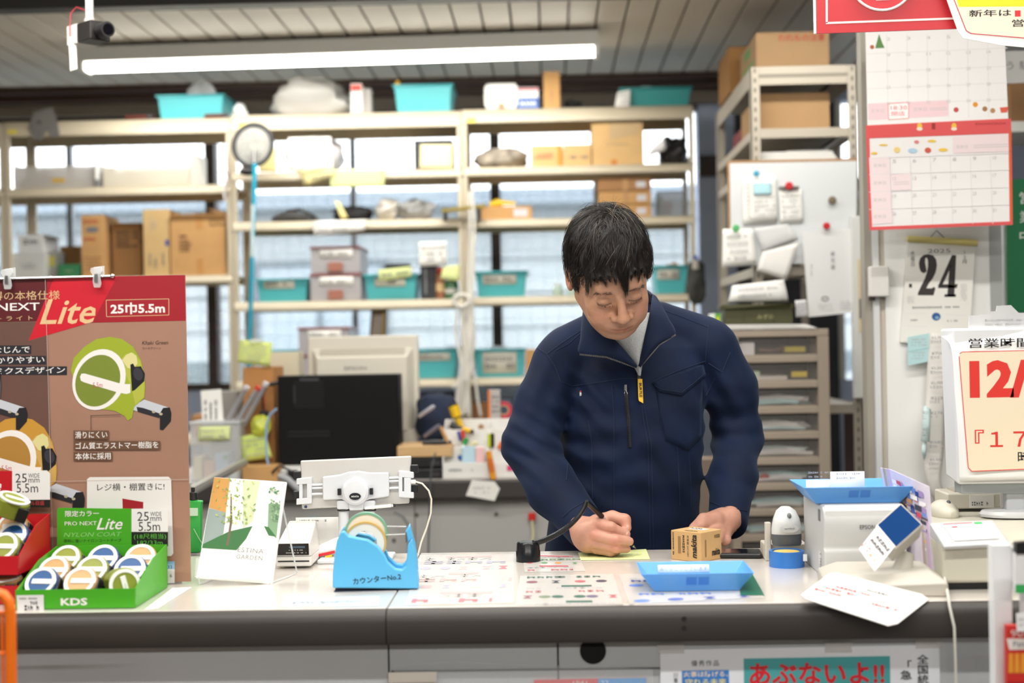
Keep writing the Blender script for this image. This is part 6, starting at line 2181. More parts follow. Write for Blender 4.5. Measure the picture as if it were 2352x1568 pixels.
# white desk organiser
OY=DY+.02
MOR=M('#e9e7e2',.45,name='organiser_white')
x0,x1=onx(1016,OY,1.0),onx(1222,OY,1.0)
t=thing('desk_organiser','white stepped desk organiser full of pens and tools','organiser',(x0,OY,DZ))
w=x1-x0
h1,h2,h3=W(1090,1062,OY).z-DZ,W(1090,1025,OY+.05).z-DZ,W(1090,962,OY+.14).z-DZ
MB().box(0,w,0,.003,0,h1).build('front_wall',MOR,t,bevel=.001)
MB().box(0,w,.05,.053,0,h2).build('middle_wall',MOR,t,bevel=.001)
MB().box(0,w,.10,.103,0,h2+.05).build('upper_wall',MOR,t,bevel=.001)
MB().box(0,w,.15,.153,0,h3).build('back_wall',MOR,t,bevel=.001)
MB().box(0,w,0,.153,0,.003).build('base',MOR,t)
for xx in(0,w*.50,w-.003):
 MB().prism([(0,0),(.153,0),(.153,h3),(.1,h2+.05),(.05,h2),(0,h1)],.003,Matrix.Translation((xx+.003,0,0))@Matrix.Rotation(math.pi/2,4,'Z')).build('side_wall',MOR,t,bevel=.001)
o=Vector(t.location)
scribble(t,.02,.07,-.004,.004,1,INKG,pos=(0,-.0006,h1*.55),seed=3,tall=.9)
text(t,'店',(.09,-.0006,h1*.55),.007,INKG)
MB().cyl((.052,.0495,h1+.012),(.052,.048,h1+.012),.0085,16).build('blue_sticker',M('#2c63b4',.5),t)
MB().box(w*.72,w*.9,-.0008,0,h1*.45,h1*.8).build('pink_sticker',M('#d83a72',.6),t)
def stick(name,label,cat,p,q_,Y,r,mats,rr=None):
 a,b=W(*p,Y),W(*q_,Y)
 t=thing(name,label,cat,a)
 d=b-a
 n=len(mats)
 for i,(f0,f1,m_,k_,pn)in enumerate(mats):
  MB().tube([d*f0,d*(f0*.5+f1*.5),d*f1],[r*k_,r*k_*1.02,r*k_],12).build(pn,m_,t,smooth=True)
 return t
YEL=M('#e9bd1c',.4)
stick('flashlight','yellow flashlight standing head up in the organiser','flashlight',(1060,985),(1040,928),OY+.125,.012,[(0,.45,YEL,.8,'barrel'),(.4,.52,BLACK,.7,'switch_ring'),(.5,.94,YEL,1.35,'head'),(.93,1.0,BLACK,1.2,'lens_ring')])
stick('hammer_handle','wooden handled tool leaning at the organiser side','tool',(1034,1028),(1012,980),OY+.03,.006,[(0,1,M('#c99a66',.5),1,'handle')])
stick('knife','black folding tool with a pink mark in the organiser','tool',(1070,992),(1034,974),OY+.12,.011,[(0,1,M('#2a2a2e',.45),1,'body'),(.1,.3,M('#b02a6a',.5),1.03,'pink_band')])
stick('cutter_knife','yellow cutter lying in the upper organiser tier','cutter',(1062,985),(1088,992),OY+.085,.008,[(0,.7,YEL,1,'body'),(.7,1,BLACK,.8,'slider')])
stick('marker_pen','green marker standing in the organiser','pen',(1062,1030),(1072,1006),OY+.044,.008,[(0,.45,WHITE,.8,'barrel'),(.4,1,M('#1f9a48',.4),1,'cap')])
stick('marker_pen','red marker behind the green one','pen',(1066,1020),(1062,988),OY+.062,.006,[(0,.5,M('#c9363a',.4),1,'barrel'),(.5,1,M('#d8423c',.4),1.1,'cap')])
stick('marker_pen','blue pen beside the yellow cutter','pen',(1058,1012),(1052,990),OY+.075,.005,[(0,1,M('#3456b0',.4),1,'barrel')])
stick('highlighter','lime highlighter clipped on the organiser','pen',(1124,1026),(1124,996),OY+.046,.0055,[(0,1,M('#c9d62a',.4),1,'barrel')])
stick('marker_pen','thick black marker beside the lime highlighter','pen',(1131,1026),(1131,995),OY+.046,.006,[(0,1,BLACK,1,'barrel')])
stick('cutter_knife','large orange cutter hung on the organiser front','cutter',(1133,1100),(1122,1036),OY-.010,.0085,[(0,1,M('#eb9a12',.4),1,'body'),(.25,.75,M('#d8701a',.4),1.04,'slider')])
stick('scissors','red handled scissors in the organiser','scissors',(1148,1030),(1164,1000),OY+.046,.006,[(0,.5,M('#e0621c',.4),1.6,'grip'),(.4,1,M('#d02a28',.4),1,'blade_guard')])
stick('glue_stick','cream glue stick lying in the organiser','glue',(1080,1022),(1096,1016),OY+.06,.006,[(0,1,M('#ded6a6',.5),1,'barrel')])
for i,(xa,xb,yt,cl,lb)in enumerate(((1062,1092,1028,'#bcd8e6','pale blue memo pad in the organiser front'),(1093,1112,1030,'#ecc3c4','pink memo pad in the organiser front'))):
 xx0,xx1=onx(xa,OY+.03,1.0),onx(xb,OY+.03,1.0)
 t=thing('memo_pad',lb,'memo pad',((xx0+xx1)/2,OY+.02,DZ+.004))
 MB().box(-(xx1-xx0)/2,(xx1-xx0)/2,0,.018,0,W(1080,yt,OY+.03).z-DZ).build('pad',M(cl,.7),t,bevel=.001)
t=thing('brown_button','brown round grip at the organiser back','knob',W(1105,980,OY+.148))
MB().lathe([(.001,0),(.009,0),(.009,.004),(.001,.005)],16,Matrix.Rotation(math.pi/2,4,'X')).build('disc',M('#a5805a',.5),t,smooth=True)
c=carton('grey paper box with orange edge behind the organiser',1122,1150,897,962,DZ+h3-.02,OY+.17,.03,M('#b3aeaa',.7),False,'product_box',flaps=False)
patch(c,rect(-.024,-.016,0,c['h']),M('#d9783e',.6),pos=(.004,-.0006,0))
scribble(c,-.008,.014,-.03,.03,4,INKG,pos=(0,-.0006,c['h']*.5),seed=2)
c.location.z=DZ
MB().box(-.018,.018,0,.03,-.0,0.001).build('foot',WHITE,c)
c2_=[ch for ch in c.children if ch.name.startswith('body')][0]
MB().box(-c['w']/2,c['w']/2,.004,.026,-.0,.001).build('underside',WHITE,c)
hh=DZ+h3
c.location.z=hh-.0
t=thing('tape_roll','roll of red and white tape behind the organiser','tape',(onx(1158,OY+.19,1.1),OY+.18,W(1158,962,OY+.18).z))
MB().lathe([(.016,0),(.027,0),(.027,.016),(.016,.016)],24,Matrix.Rotation(math.pi/2,4,'X')@Matrix.Translation((0,.028,-.02)),closed=True).build('roll',M('#c2364a',.4),t,smooth=True)
MB().lathe([(.013,0),(.0162,0),(.0162,.016),(.013,.016)],24,Matrix.Rotation(math.pi/2,4,'X')@Matrix.Translation((0,.028,-.02)),closed=True).build('core',M('#c8a070',.7),t,smooth=True)
# things on the desk front
t,px=board('memo_slip','white memo slip hanging over the desk edge','note',[(1084,1102),(1136,1106),(1148,1122),(1136,1150),(1070,1138)],DY-.014,M('#e9e6e0',.8))
px.scr(1086,1115,1130,1136,2,INKL,seed=3)
t=thing('red_clip','red clip on the desk front beside the sleeve','clip',W(1222,1186,DY+.02))
MB().box(-.011,.011,-.008,.008,-.011,.011).build('jaw',M('#cf2a24',.4),t,bevel=.002)
MB().tube([(0,-.002,-.011),(.004,-.004,-.05),(-.004,-.004,-.09),(.006,-.004,-.12)],.005,6).build('string',M('#cfc7a4',.7),t,smooth=True)
t=thing('blue_button','pale blue round magnet on the grey desk panel','magnet',W(719,1196,DY+.026))
MB().lathe([(.001,0),(.012,0),(.012,.006),(.001,.008)],18,Matrix.Rotation(math.pi/2,4,'X')).build('disc',M('#6db6cc',.4),t,smooth=True)
t=thing('grey_hose','grey corrugated hose curving below the desk edge','hose',W(640,1110,DY-.03))
o=Vector(t.location)
P=[W(*p,DY-.03)-o for p in((640,1092),(660,1100),(680,1118),(705,1142))]
MB().tube(P,.011,10).build('hose',M('#a3a4a8',.5),t,smooth=True)
t=thing('drooping_cable','grey cable drooping below the desk edge','cable',W(900,1180,DY-.012))
o=Vector(t.location)
MB().tube([W(*p,DY-.012)-o for p in((905,1175),(925,1185),(938,1205),(940,1240),(936,1290),(932,1350))],.004,6).build('lead',M('#6f7274',.5),t,smooth=True)
t=thing('drooping_cable','thin dark cable running straight down at the desk front','cable',W(985,1060,DY-.02))
o=Vector(t.location)
MB().tube([W(*p,DY-.02)-o for p in((1000,1040),(990,1080),(987,1150),(984,1260),(984,1350))],.0028,6).build('lead',M('#53565a',.5),t,smooth=True)
# ================================================================== tape measure display at the counter end
# poster board on its stand
BY=2.50
t,px=board('display_poster','big brown and red tape measure poster standing on the counter','poster',[(-260,652),(425,639),(438,1343),(-246,1356)],BY,M('#a57c68',.45,var=.06,vscale=6),thick=.004,part='board')
t.location.z=t.location.z
RD1,RD2=M('#a31a28',.4),M('#cf1a2f',.4)
DKR=M('#5c1a20',.4)
px.poly([(-258,652),(107,645),(107,745),(-257,752)],DKR)
px.poly([(107,645),(425,639),(427,744),(107,751)],RD1)
px.poly([(-257,752),(107,746),(120,1110),(-250,1117)],M('#6a4b42',.45,var=.08,vscale=7))
px.poly([(125,644),(270,642),(213,747),(66,790)],RD2,'red_flash')
CRG=M('#d9b98a',.5)
WT=M('#f2eeea',.5)
px.txt('納得の本格仕様',-46,676,139,697,CRG)
px.txt('PRO NEXT',-96,704,93,722,WT,bold=.01)
px.txt('プロネクストライト',-130,734,77,745,CRG,spacing=1.6)
px.txt('Lite',90,694,221,752,M('#e3c190',.5),shear=.35,bold=.012)
px.lines([(244,697,388,694),(388,694,388,731),(388,731,245,735),(245,735,244,697)],1.4,CRG,'border_line')
px.txt('25巾5.5m',253,702,380,729,WT,bold=.03)
NB_=M('#1d1c26',.6)
for s,x0,x1,y in(('手になじんで',-60,70,811),('腰にかかりやすい',-80,104,835),('エルゴノミクスデザイン',-110,152,859)):
 px.poly([(x0-2,y-10),(x1+2,y-10),(x1+2,y+10),(x0-2,y+10)],NB_,lift=0)
px.n+=1
for s,x0,x1,y in(('手になじんで',-60,70,811),('腰にかかりやすい',-80,104,835),('エルゴノミクスデザイン',-110,152,859)):
 px.txt(s,x0,y-8,x1,y+8,WT,bold=.008)
px.txt('Khaki Green',326,790,387,799,M('#4a3a30',.6),shear=.2)
px.txt('カーキグリーン',327,804,370,811,M('#5a463c',.6))
def cq(x,y):
 return(x/3.92,600+y/3.92)
def printed_measure(dx,dy,body,bodyd,face,k=1.0):
 def f(x,y):
  a=cq(x,y)
  return(290+(a[0]-290)*k+dx,880+(a[1]-880)*k+dy)
 px.poly([f(*p)for p in[(1090,1370),(1150,1360),(1260,1280),(1250,1330),(1170,1420),(1110,1410)]],M('#15141a',.5))
 px.poly([f(*p)for p in[(1200,1330),(1300,1275),(1530,1350),(1440,1440),(1360,1410),(1200,1370)]],M('#c9cdd6',.4))
 px.poly([f(*p)for p in[(1230,1340),(1290,1350),(1440,1400),(1460,1430),(1430,1440),(1240,1385)]],M('#24232a',.5))
 px.poly([f(*p)for p in[(1440,1400),(1470,1350),(1530,1345),(1545,1400),(1540,1470),(1470,1550),(1440,1545)]],M('#17161b',.5))
 px.poly([f(*p)for p in oval(1385,1385,16,12,10)],M('#b9ad95',.5))
 px.poly([f(*p)for p in oval(1450,1405,16,12,10)],M('#b9ad95',.5))
 px.poly([f(*p)for p in[(640,1010),(665,900),(760,800),(870,730),(990,710),(1100,730),(1200,800),(1270,920),(1300,1040),(1310,1160),(1300,1260),(1210,1340),(1190,1440),(1150,1465),(1120,1420),(1030,1375),(900,1360),(740,1280),(680,1160)]],body)
 px.poly([f(*p)for p in[(1075,930),(1130,870),(1200,850),(1265,930),(1300,1100),(1300,1250),(1220,1320),(1180,1150)]],bodyd)
 px.poly([f(*p)for p in[(1100,920),(1140,870),(1185,850),(1230,880),(1240,950),(1200,1000),(1150,990)]],M('#e0d898',.4))
 px.poly([f(*p)for p in[(1175,960),(1200,950),(1215,980),(1270,975),(1305,1040),(1300,1110),(1215,1190),(1190,1200),(1180,1060)]],M('#1a191e',.4))
 px.poly([f(*p)for p in oval(1245,1045,42,60,14,-.3)],M('#3b3a42',.35))
 px.poly([f(*p)for p in oval(893,1095,232,282,36,.42)],WT)
 px.poly([f(*p)for p in oval(882,1105,195,240,36,.42)],face)
 px.poly([f(*p)for p in[(722,1070),(735,1042),(765,1040),(1100,1135),(1175,1135),(1175,1215),(1140,1225),(1060,1210),(760,1120),(730,1105)]],WT)
 a,b=f(838,1122),f(925,1165)
 px.txt('5.5m',a[0],a[1],b[0],b[1],M('#c2305c',.6))
 px.n+=2
printed_measure(0,0,M('#9fae2e',.4),M('#b5bb4a',.4),M('#7d8c34',.4))
printed_measure(-205,190,M('#c9953a',.4),M('#d0a85c',.4),M('#b2843c',.4),1.06)
printed_measure(-330,0,M('#4a4a56',.4),M('#5a5a66',.4),M('#30303c',.4),1.0)
px.lines([(209,962,278,960),(210,962,210,995)],1.2,M('#3a2c26',.6))
for s,x1,y in(('滑りにくい',248,1006),('ゴム質エラストマー樹脂を',366,1030),('本体に採用',256,1055)):
 px.poly([(170,y-10),(x1+3,y-10),(x1+3,y+10),(170,y+10)],M('#6a4a36',.6),lift=0)
px.n+=1
for s,x1,y in(('滑りにくい',248,1006),('ゴム質エラストマー樹脂を',366,1030),('本体に採用',256,1055)):
 px.txt(s,173,y-8,x1,y+8,WT,bold=.008)
px.poly([(207,1103),(388,1102),(394,1108),(399,1278),(394,1284),(205,1286),(200,1280),(201,1108)],M('#e9e6e2',.5))
px.txt('レジ横・棚置きに!',223,1117,380,1134,INK,bold=.006)
px.poly([(282,1152),(330,1160),(330,1180),(283,1180)],RD1)
px.poly([(380,1296),(402,1296),(402,1346),(381,1346)],M('#e5e4e0',.5))
px.poly([(380,1296),(402,1296),(402,1314),(380,1314)],M('#8fb9d8',.5))
px.txt('33',386,1305,396,1313,INK)
px.txt('6',391,1325,396,1333,INK)
px.lines([(105,645,125,1350)],1.0,M('#c9b9ae',.5),'fold_line')
px.lines([(-240,1118,434,1108)],1.0,M('#c9b9ae',.5),'fold_line')
MB().box(-.26,.25,.004,.012,.0,.5).build('backing',M('#d8d2c8',.8),t)
MB().prism([(0,0),(.12,0),(0,.35)],.006,Matrix.Translation((.1,.012,0))@Matrix.Rotation(math.pi/2,4,'Z')).build('easel_leg',M('#c8b494',.8),t)
t.location.z=CZ+.001
# rod with clear clips over the poster
t=thing('display_rod','thin metal rod with ball end over the poster','rod',W(0,640,BY-.004))
o=Vector(t.location)
a,b=W(-240,646,BY-.004)-o,W(258,634,BY-.004)-o
MB().tube([a,b],.0024,8).build('rod',CHROME,t,smooth=True)
MB().ell(b,(.0042,)*3).build('ball_end',CHROME,t,smooth=True)
MB().tube([a.lerp(b,.72)+Vector((-.0012,0,0)),a.lerp(b,.72)+Vector((.0012,0,0))],.0034,8).build('collar',CHROME,t,smooth=True)
for i,(x,y)in enumerate(((19,640),(224,636))):
 t=thing('poster_clip',('clear poster clip at the picture edge','clear poster clip over the bright red flash')[i],'clip',W(x,y,BY-.006),group='clear poster clips')
 MB().prism([(-.010,.016),(.010,.018),(.011,.010),(.006,.002),(.008,-.012),(.006,-.019),(-.005,-.019),(-.007,-.008),(-.006,.002),(-.011,.010)],.006).build('jaw',CLEAR2,t,bevel=.0015,loc=(0,-.008,0))
 MB().prism([(-.009,.018),(.010,.02),(.010,.0),(-.008,.0)],.004).build('rear_jaw',CLEAR2,t,bevel=.001,loc=(0,.006,0))
 MB().box(-.003,.003,-.010,.008,-.010,.006).build('spring',CHROME,t,bevel=.001)
 # ---- tape measures
def measure_proto(face,bodyc,nm):
 t=thing('tape_measure','x','tape measure')
 R_=.0285
 D=.030
 prof_=[(R_*math.cos(a),R_*math.sin(a))for a in np.linspace(math.radians(-55),math.radians(235),26)]
 prof_=[(x,z)for x,z in prof_]
 prof_=prof_[::-1]
 prof_+=[(.020,-.028),(-.018,-.028)][::1]if False else[]
 MB().prism(prof_+[],D,Matrix.Translation((0,-D/2,0))).build('case',M(bodyc,.35),t,bevel=.003)
 MB().lathe([(.0205,0),(.0262,0),(.0262,.0022),(.0205,.0022)],28,Matrix.Translation((0,-D/2-.0002,0))@Matrix.Rotation(math.pi/2,4,'X'),closed=True).build('white_ring',WHITE,t,smooth=True)
 MB().lathe([(.0001,0),(.0206,0),(.0206,.0012),(.0001,.0012)],28,Matrix.Translation((0,-D/2-.0002,0))@Matrix.Rotation(math.pi/2,4,'X')).build('side_disc',M(face,.4),t,smooth=True)
 MB().box(-.015,.0275,-D/2-.0032,-D/2-.0012,-.0045,.0045).build('strap',WHITE,t,bevel=.002)
 MB().box(.020,.0305,-D/2+.004,D/2-.004,-.014,.012).build('lock_button',BLACK,t,bevel=.003)
 MB().box(.010,.028,-.0125,.0125,-.029,-.0255).build('blade_hook',BLACK,t,bevel=.001)
 text(t,'5.5m',(.002,-D/2-.0034,0),.003,M('#7fae3a',.5))
 return t
PR={'blue':measure_proto('#14508c','#1d3f74','b'),'sand':measure_proto('#cfa066','#b98f56','s'),'olive':measure_proto('#8a9432','#7f8a2a','o')}
used={}
def put_measure(colr,loc,rot,label,group):
 o=PR[colr]if colr not in used else copy_tree(PR[colr])
 used[colr]=1
 o.location=loc
 o.rotation_euler=rot
 o['label']=label
 o['group']=group
 return o
def display_box(label,matd,x0,x1,y0,y1,z,hf,hb):
 t=thing('display_box',label,'display box',((x0+x1)/2,y0,z))
 w,d=x1-x0,y1-y0
 th=.0015
 MB().box(-w/2,w/2,0,d,0,th).build('base',matd,t)
 MB().box(-w/2,w/2,0,th,th,hf).build('front_wall',matd,t)
 for s in(-1,1):
  xx=s*(w/2-th/2)
  MB().prism([(0,th),(d,th),(d,hb),(d*.55,hb*.86),(.006,hf)],th,Matrix.Translation((xx+th/2,0,0))@Matrix.Rotation(math.pi/2,4,'Z')).build('side_wall',matd,t)
 MB().box(-w/2,w/2,d-th,d,th,hb).build('back_wall',matd,t)
 return t
GRB=M('#46a81f',.42,name='green_card')
gx0,gx1=W(36,1404,2.27).x,W(311,1400,2.27).x
gz=CZ+.001
gt=display_box('green display box of tape measures on the counter edge',GRB,gx0,gx1,2.27,2.465,gz,.031,.074)
gpx=PX(gt,2.2695)
gpx.txt('KDS',139,1373,201,1390,WT,bold=.03)
t,px=board('price_label','small price label on the green display box','label',[(38,1367),(100,1366),(101,1403),(40,1404)],2.268,M('#e2e0e0',.5),thick=.0008)
px.scr(44,1370,96,1378,1,INKG,seed=4)
px.txt('968',69,1380,86,1388,INK)
px.scr(56,1390,90,1400,1,INK,seed=6,tall=1.1,blocky=.5)
# header card of the green box
t,px=board('header_card','green header card with white size panel behind the green box','card',[(134,1166),(302,1168),(302,1254),(131,1252),(131,1172)],2.475,GRB,thick=.0015)
px.poly([(302,1168),(380,1167),(386,1174),(386,1221),(302,1221)],M('#ececea',.5),'size_panel')
px.poly([(302,1221),(386,1221),(386,1254),(302,1254)],M('#121412',.5),'black_panel')
px.txt('限定カラー',149,1172,228,1186,WT,bold=.01)
px.txt('PRO NEXT',148,1197,223,1206,WT,bold=.0)
px.txt('Lite',221,1189,282,1216,WT,shear=.35,bold=.01)
px.txt('NYLON COAT',145,1222,281,1232,M('#8fd07a',.5),shear=.25)
px.txt('摩耗に強いナイロンコートテープ',145,1237,280,1245,M('#14360f',.5))
def size_print(px,dx,dy):
 px.txt('25',315+dx,1175+dy,342+dx,1196+dy,INK)
 px.txt('WIDE',345+dx,1175+dy,371+dx,1185+dy,INK)
 px.txt('mm',345+dx,1187+dy,371+dx,1196+dy,INK)
 px.txt('5.5m',318+dx,1198+dy,368+dx,1219+dy,INK)
size_print(px,0,0)
px.txt('(18尺相当)',307,1225,382,1239,M('#57b53a',.5))
px.txt('182/33m',315,1241,374,1251,M('#57b53a',.5))
cols=[['blue','sand','olive'],['sand','olive','blue'],['olive','blue','sand']]
names=('front','second','third')
places=('nearest the price label','in the middle column','nearest the leaflet stand')
wv=(gx1-gx0)
for r_ in range(3):
 for c_ in range(3):
  colr=(['blue','sand','olive'],['sand','olive','blue'],['olive','blue','sand'])[r_][c_]
  x=gx0+.032+(wv-.067)*c_/2+.001*r_
  put_measure(colr,(x,2.314+.056*r_,gz+.029+.010*r_),(math.radians(-38),math.radians(0 if(c_<2 or r_)else 75),math.radians(-10+4*c_)),
  '%s tape measure, %s row of the green box, %s'%(colr,names[r_],places[c_]),'tape measures in the green display box')
  # red boxes
RDB=M('#c01421',.4,name='red_card')
rx1_=W(46,1320,2.32).x-.002
lo_=display_box('lower red display box under the other red one',RDB,rx1_-.19,rx1_,2.318,2.47,CZ+.001,.03,.046)
up_=display_box('upper red display box of tape measures at the picture edge',RDB,rx1_-.19,rx1_,2.318,2.47,CZ+.049,.031,.082)
for i,(colr,dx,dy,dz,rz)in enumerate((('olive',-.035,.045,.082,-12),('blue',-.035,.085,.094,-12),('sand',-.05,.118,.106,-8))):
 put_measure(colr,(rx1_+dx,2.318+dy,CZ+dz),(math.radians(-36),0,math.radians(rz)),'%s tape measure in the upper red display box'%colr,'tape measures in the red display boxes')
put_measure('olive',(rx1_-.042,2.40,CZ+.152),(math.radians(-74),math.radians(20),math.radians(25)),'olive tape measure lying loose on top of the red box','tape measures in the red display boxes')
put_measure('sand',(rx1_-.035,2.352,CZ+.025),(math.radians(-80),0,0),'sand tape measure in the lower red display box','tape measures in the red display boxes')
t,px=board('header_card','red header card with white size panel behind the red box','card',[(-140,1082),(28,1081),(28,1165),(-140,1165)],2.474,RDB,thick=.0015)
px.poly([(28,1081),(108,1080),(115,1087),(115,1148),(28,1148)],M('#ececea',.5),'size_panel')
px.poly([(28,1148),(115,1147),(115,1165),(28,1165)],M('#121412',.5),'black_panel')
size_print(px,-280,-88)
px.txt('コイル目盛',50,1150,102,1160,M('#c23a3a',.5))
px.txt('Lite',-60,1100,4,1130,WT,shear=.35,bold=.01)
# paper under the display corner
P=[C(332,1402),C(362,1398),C(440,1350),C(396,1352)]
t=thing('catalogue_sheet','white sheet under the green display box corner','paper',(P[0].x,P[0].y,CZ))
MB().poly([p-Vector(t.location)+Vector((0,0,.0012))for p in P]).build('sheet',PAPER,t,solid=.0008)
# ================================================================== leaflet stand
LY=2.50
def lp(x,y):
 return(420+x/4.055,1040+y/4.055)
A_,B_,C_,D_=lp(292,225),lp(965,270),lp(830,1220),lp(125,1165)
TL,TR,BR_,BL=W(*A_,LY+.06),W(*B_,LY+.05),W(*C_,LY-.015),W(*D_,LY-.005)
base_=Vector(((BL.x+BR_.x)/2,LY,CZ))
lf=thing('leaflet','garden leaflet with tree lined path on its cover in the clear stand','leaflet',base_)
L_=[p-base_ for p in(BL,BR_,TR,TL)]
ln=(L_[1]-L_[0]).cross(L_[3]-L_[0]).normalized()
if ln.y>0:
 ln=-ln
mb=MB()
mb.add([p for p in L_]+[p-ln*.006 for p in L_],[(0,1,2,3),(7,6,5,4),(0,4,5,1),(1,5,6,2),(2,6,7,3),(3,7,4,0)])
mb.build('pages',M('#f0eeea',.45),lf)
class LP:
 n=1
 def poly(self,pts,mat,name='printed_patch'):
  LP.n+=1
  P=[]
  for x,y in pts:
   d=ray(*lp(x,y)).normalized()
   o_=CAM-base_
   k_=(L_[0]-o_).dot(ln)/d.dot(ln)
   P.append(o_+d*k_+ln*(.00005*LP.n))
  return MB().poly(P).build(name,mat,lf)
 def at(self,x,y):
  d=ray(*lp(x,y)).normalized()
  o_=CAM-base_
  k_=(L_[0]-o_).dot(ln)/d.dot(ln)
  return o_+d*k_+ln*(.00005*(LP.n+4))
q_=LP()
q_.poly([(292,228),(955,275),(870,815),(590,810),(500,905),(172,880)],M('#dfe3dc',.45))
q_.poly([(292,228),(440,238),(400,555),(243,510)],M('#c89245',.45))
q_.poly([(243,512),(402,555),(380,750),(180,880)],M('#8d9b97',.45))
q_.poly([(560,250),(720,262),(650,640),(560,700)],M('#c8cfa8',.45))
q_.poly([(800,420),(930,300),(870,800),(790,700)],M('#7fa07a',.45))
q_.poly([(650,640),(760,650),(800,800),(590,800)],M('#e9e6e0',.45))
q_.poly([(185,850),(430,730),(650,680),(590,800),(500,905),(180,885)],M('#2f6a34',.45))
q_.poly([(755,680),(800,690),(870,780),(800,770)],M('#2f6a34',.45))
q_.poly([(403,860),(440,640),(445,380),(455,380),(462,640),(425,862)],M('#6d5b45',.45))
rr=random.Random(3)
for i in range(80):
 x,y=rr.gauss(480,90),rr.uniform(245,660)
 q_.poly(oval(x,y,rr.uniform(7,20),rr.uniform(4,10),6,rr.uniform(0,3)),M(rr.choice(['#8fa84a','#b9bf5a','#6d8f4a']),.45),'printed_leaf')
for i in range(40):
 x,y=rr.gauss(860,28),rr.uniform(320,640)
 q_.poly(oval(x,y,rr.uniform(8,20),rr.uniform(5,12),6,rr.uniform(0,3)),M(rr.choice(['#6d9468','#93b08a','#4f7d55']),.45),'printed_leaf')
rv,uv=(L_[1]-L_[0]),(L_[3]-L_[0])
m1=S(LY)/4.055
text(lf,'ESTINA',q_.at(640,915),42*m1,M('#6f6b68',.5),w=248*m1,right=rv,up=uv,spacing=1.1)
text(lf,'GARDEN',q_.at(628,980),40*m1,M('#6f6b68',.5),w=252*m1,right=rv,up=uv,spacing=1.1)
text(lf,'Journal',q_.at(556,1050),34*m1,M('#a5a2a0',.5),w=130*m1,right=rv,up=uv,shear=.4)
st=thing('leaflet_stand','clear wire and plastic stand holding the garden leaflet','stand',base_)
bk=[q_.at(*p)for p in((150,1000),(780,1020),(760,1190),(140,1170))]
MB().add([p+ln*.012 for p in bk],[(0,1,2,3)]).build('front_pocket',M('#f4f6f7',.08,alpha=.16),st,solid=.0015)
bt=[p+ln*.012 for p in(bk[3],bk[2])]+[p-ln*.008 for p in(bk[2],bk[3])]
MB().add(bt,[(0,1,2,3)]).build('pocket_floor',M('#f4f6f7',.08,alpha=.3),st,solid=.0015)
for f in(0.06,.96):
 a=L_[0].lerp(L_[1],f)
 b=L_[3].lerp(L_[2],f)
 top=a.lerp(b,.8)-ln*.010
 MB().tube([a+ln*.014,Vector((a.x,a.y-.01,.002)),Vector((a.x+.02,a.y+.06,.002)),Vector((a.x+.03,a.y+.11,.002)),top],.0016,8).build('wire',M('#e4e8ea',.08,alpha=.55),st,smooth=True)
t=thing('green_pouch','green pouch with a white tag behind the poster edge','pouch',(C(452,1270).x,C(452,1270).y,CZ))
MB().prism([(-.03,0),(.006,0),(.010,.10),(.012,.105),(-.03,.11)],.02).build('pouch',M('#34b04a',.4),t,bevel=.003)
MB().box(-.022,.004,-.002,.0,.076,.092).build('tag',M('#c9e4cc',.5),t)
MB().tube([(-.005,-.002,.05),(.006,-.004,.03),(.012,-.003,.02)],.001,5).build('cord',M('#a8c8a0',.5),t)
MB().lathe([(.001,0),(.01,0),(.008,.014),(.004,.016),(.004,.024),(.001,.025)],14,Matrix.Translation((-.008,.01,.108))).build('cap',BLACK,t,smooth=True)
# ================================================================== things on the counter before the clerk
# blue tape dispenser
def tp(x,y):
 return(420+x/4.055,1040+y/4.055)
TB=M('#5bb6e6',.38,coat=.2,name='sky_blue_plastic')
p=C(862,1357)
t=thing('tape_dispenser','sky blue tape dispenser with two rolls on the counter','tape dispenser',(p.x,p.y,CZ),math.radians(4))
m=S(2.40)/4.055
def tl(x,y):
 return((x-1800)*m,(1310-y)*m+.004)
out=[(1402,1295),(1405,1160),(1425,1000),(1450,850),(1490,770),(1520,755),(1560,800),(1640,812),(1740,825),(1830,880),(1895,960),(1920,1020),(1990,1080),(2050,1085),(2085,1050),(2100,960),(2110,850),(2150,790),(2175,880),(2195,1040),(2205,1235),(2200,1255)]
pl_=[tl(x,y+(x-1400)*.085)for x,y in out][::-1]
MB().prism(pl_,.016).build('front_wall',TB,t,bevel=.004,seg=3,loc=(0,0,0))
MB().prism([(x,z+.002)for x,z in pl_],.016).build('rear_wall',TB,t,bevel=.004,seg=3,loc=(0,.044,0))
lowp=[(1405,1295),(1410,1130),(1600,1110),(1900,1120),(2010,1130),(2095,1120),(2200,1110),(2200,1255)]
MB().prism([tl(x,y+(x-1400)*.085)for x,y in lowp][::-1],.034).build('weighted_base',TB,t,loc=(0,.013,0))
xa,za=tl(1395,1320)
xb,zb_=tl(2210,1330)
MB().box(xa+.004,xb-.004,.002,.058,-.0035,.001).build('rubber_foot',M('#1c2a4a',.6),t)
MB().prism([tl(2085,800),tl(2130,730),tl(2160,860),tl(2110,900)][::-1],.03).build('cutter_head',TB,t,bevel=.003,loc=(0,.014,0))
MB().box(tl(2088,0)[0],tl(2100,0)[0],.014,.044,tl(0,900)[1],tl(0,800)[1]).build('saw_blade',CHROME,t)
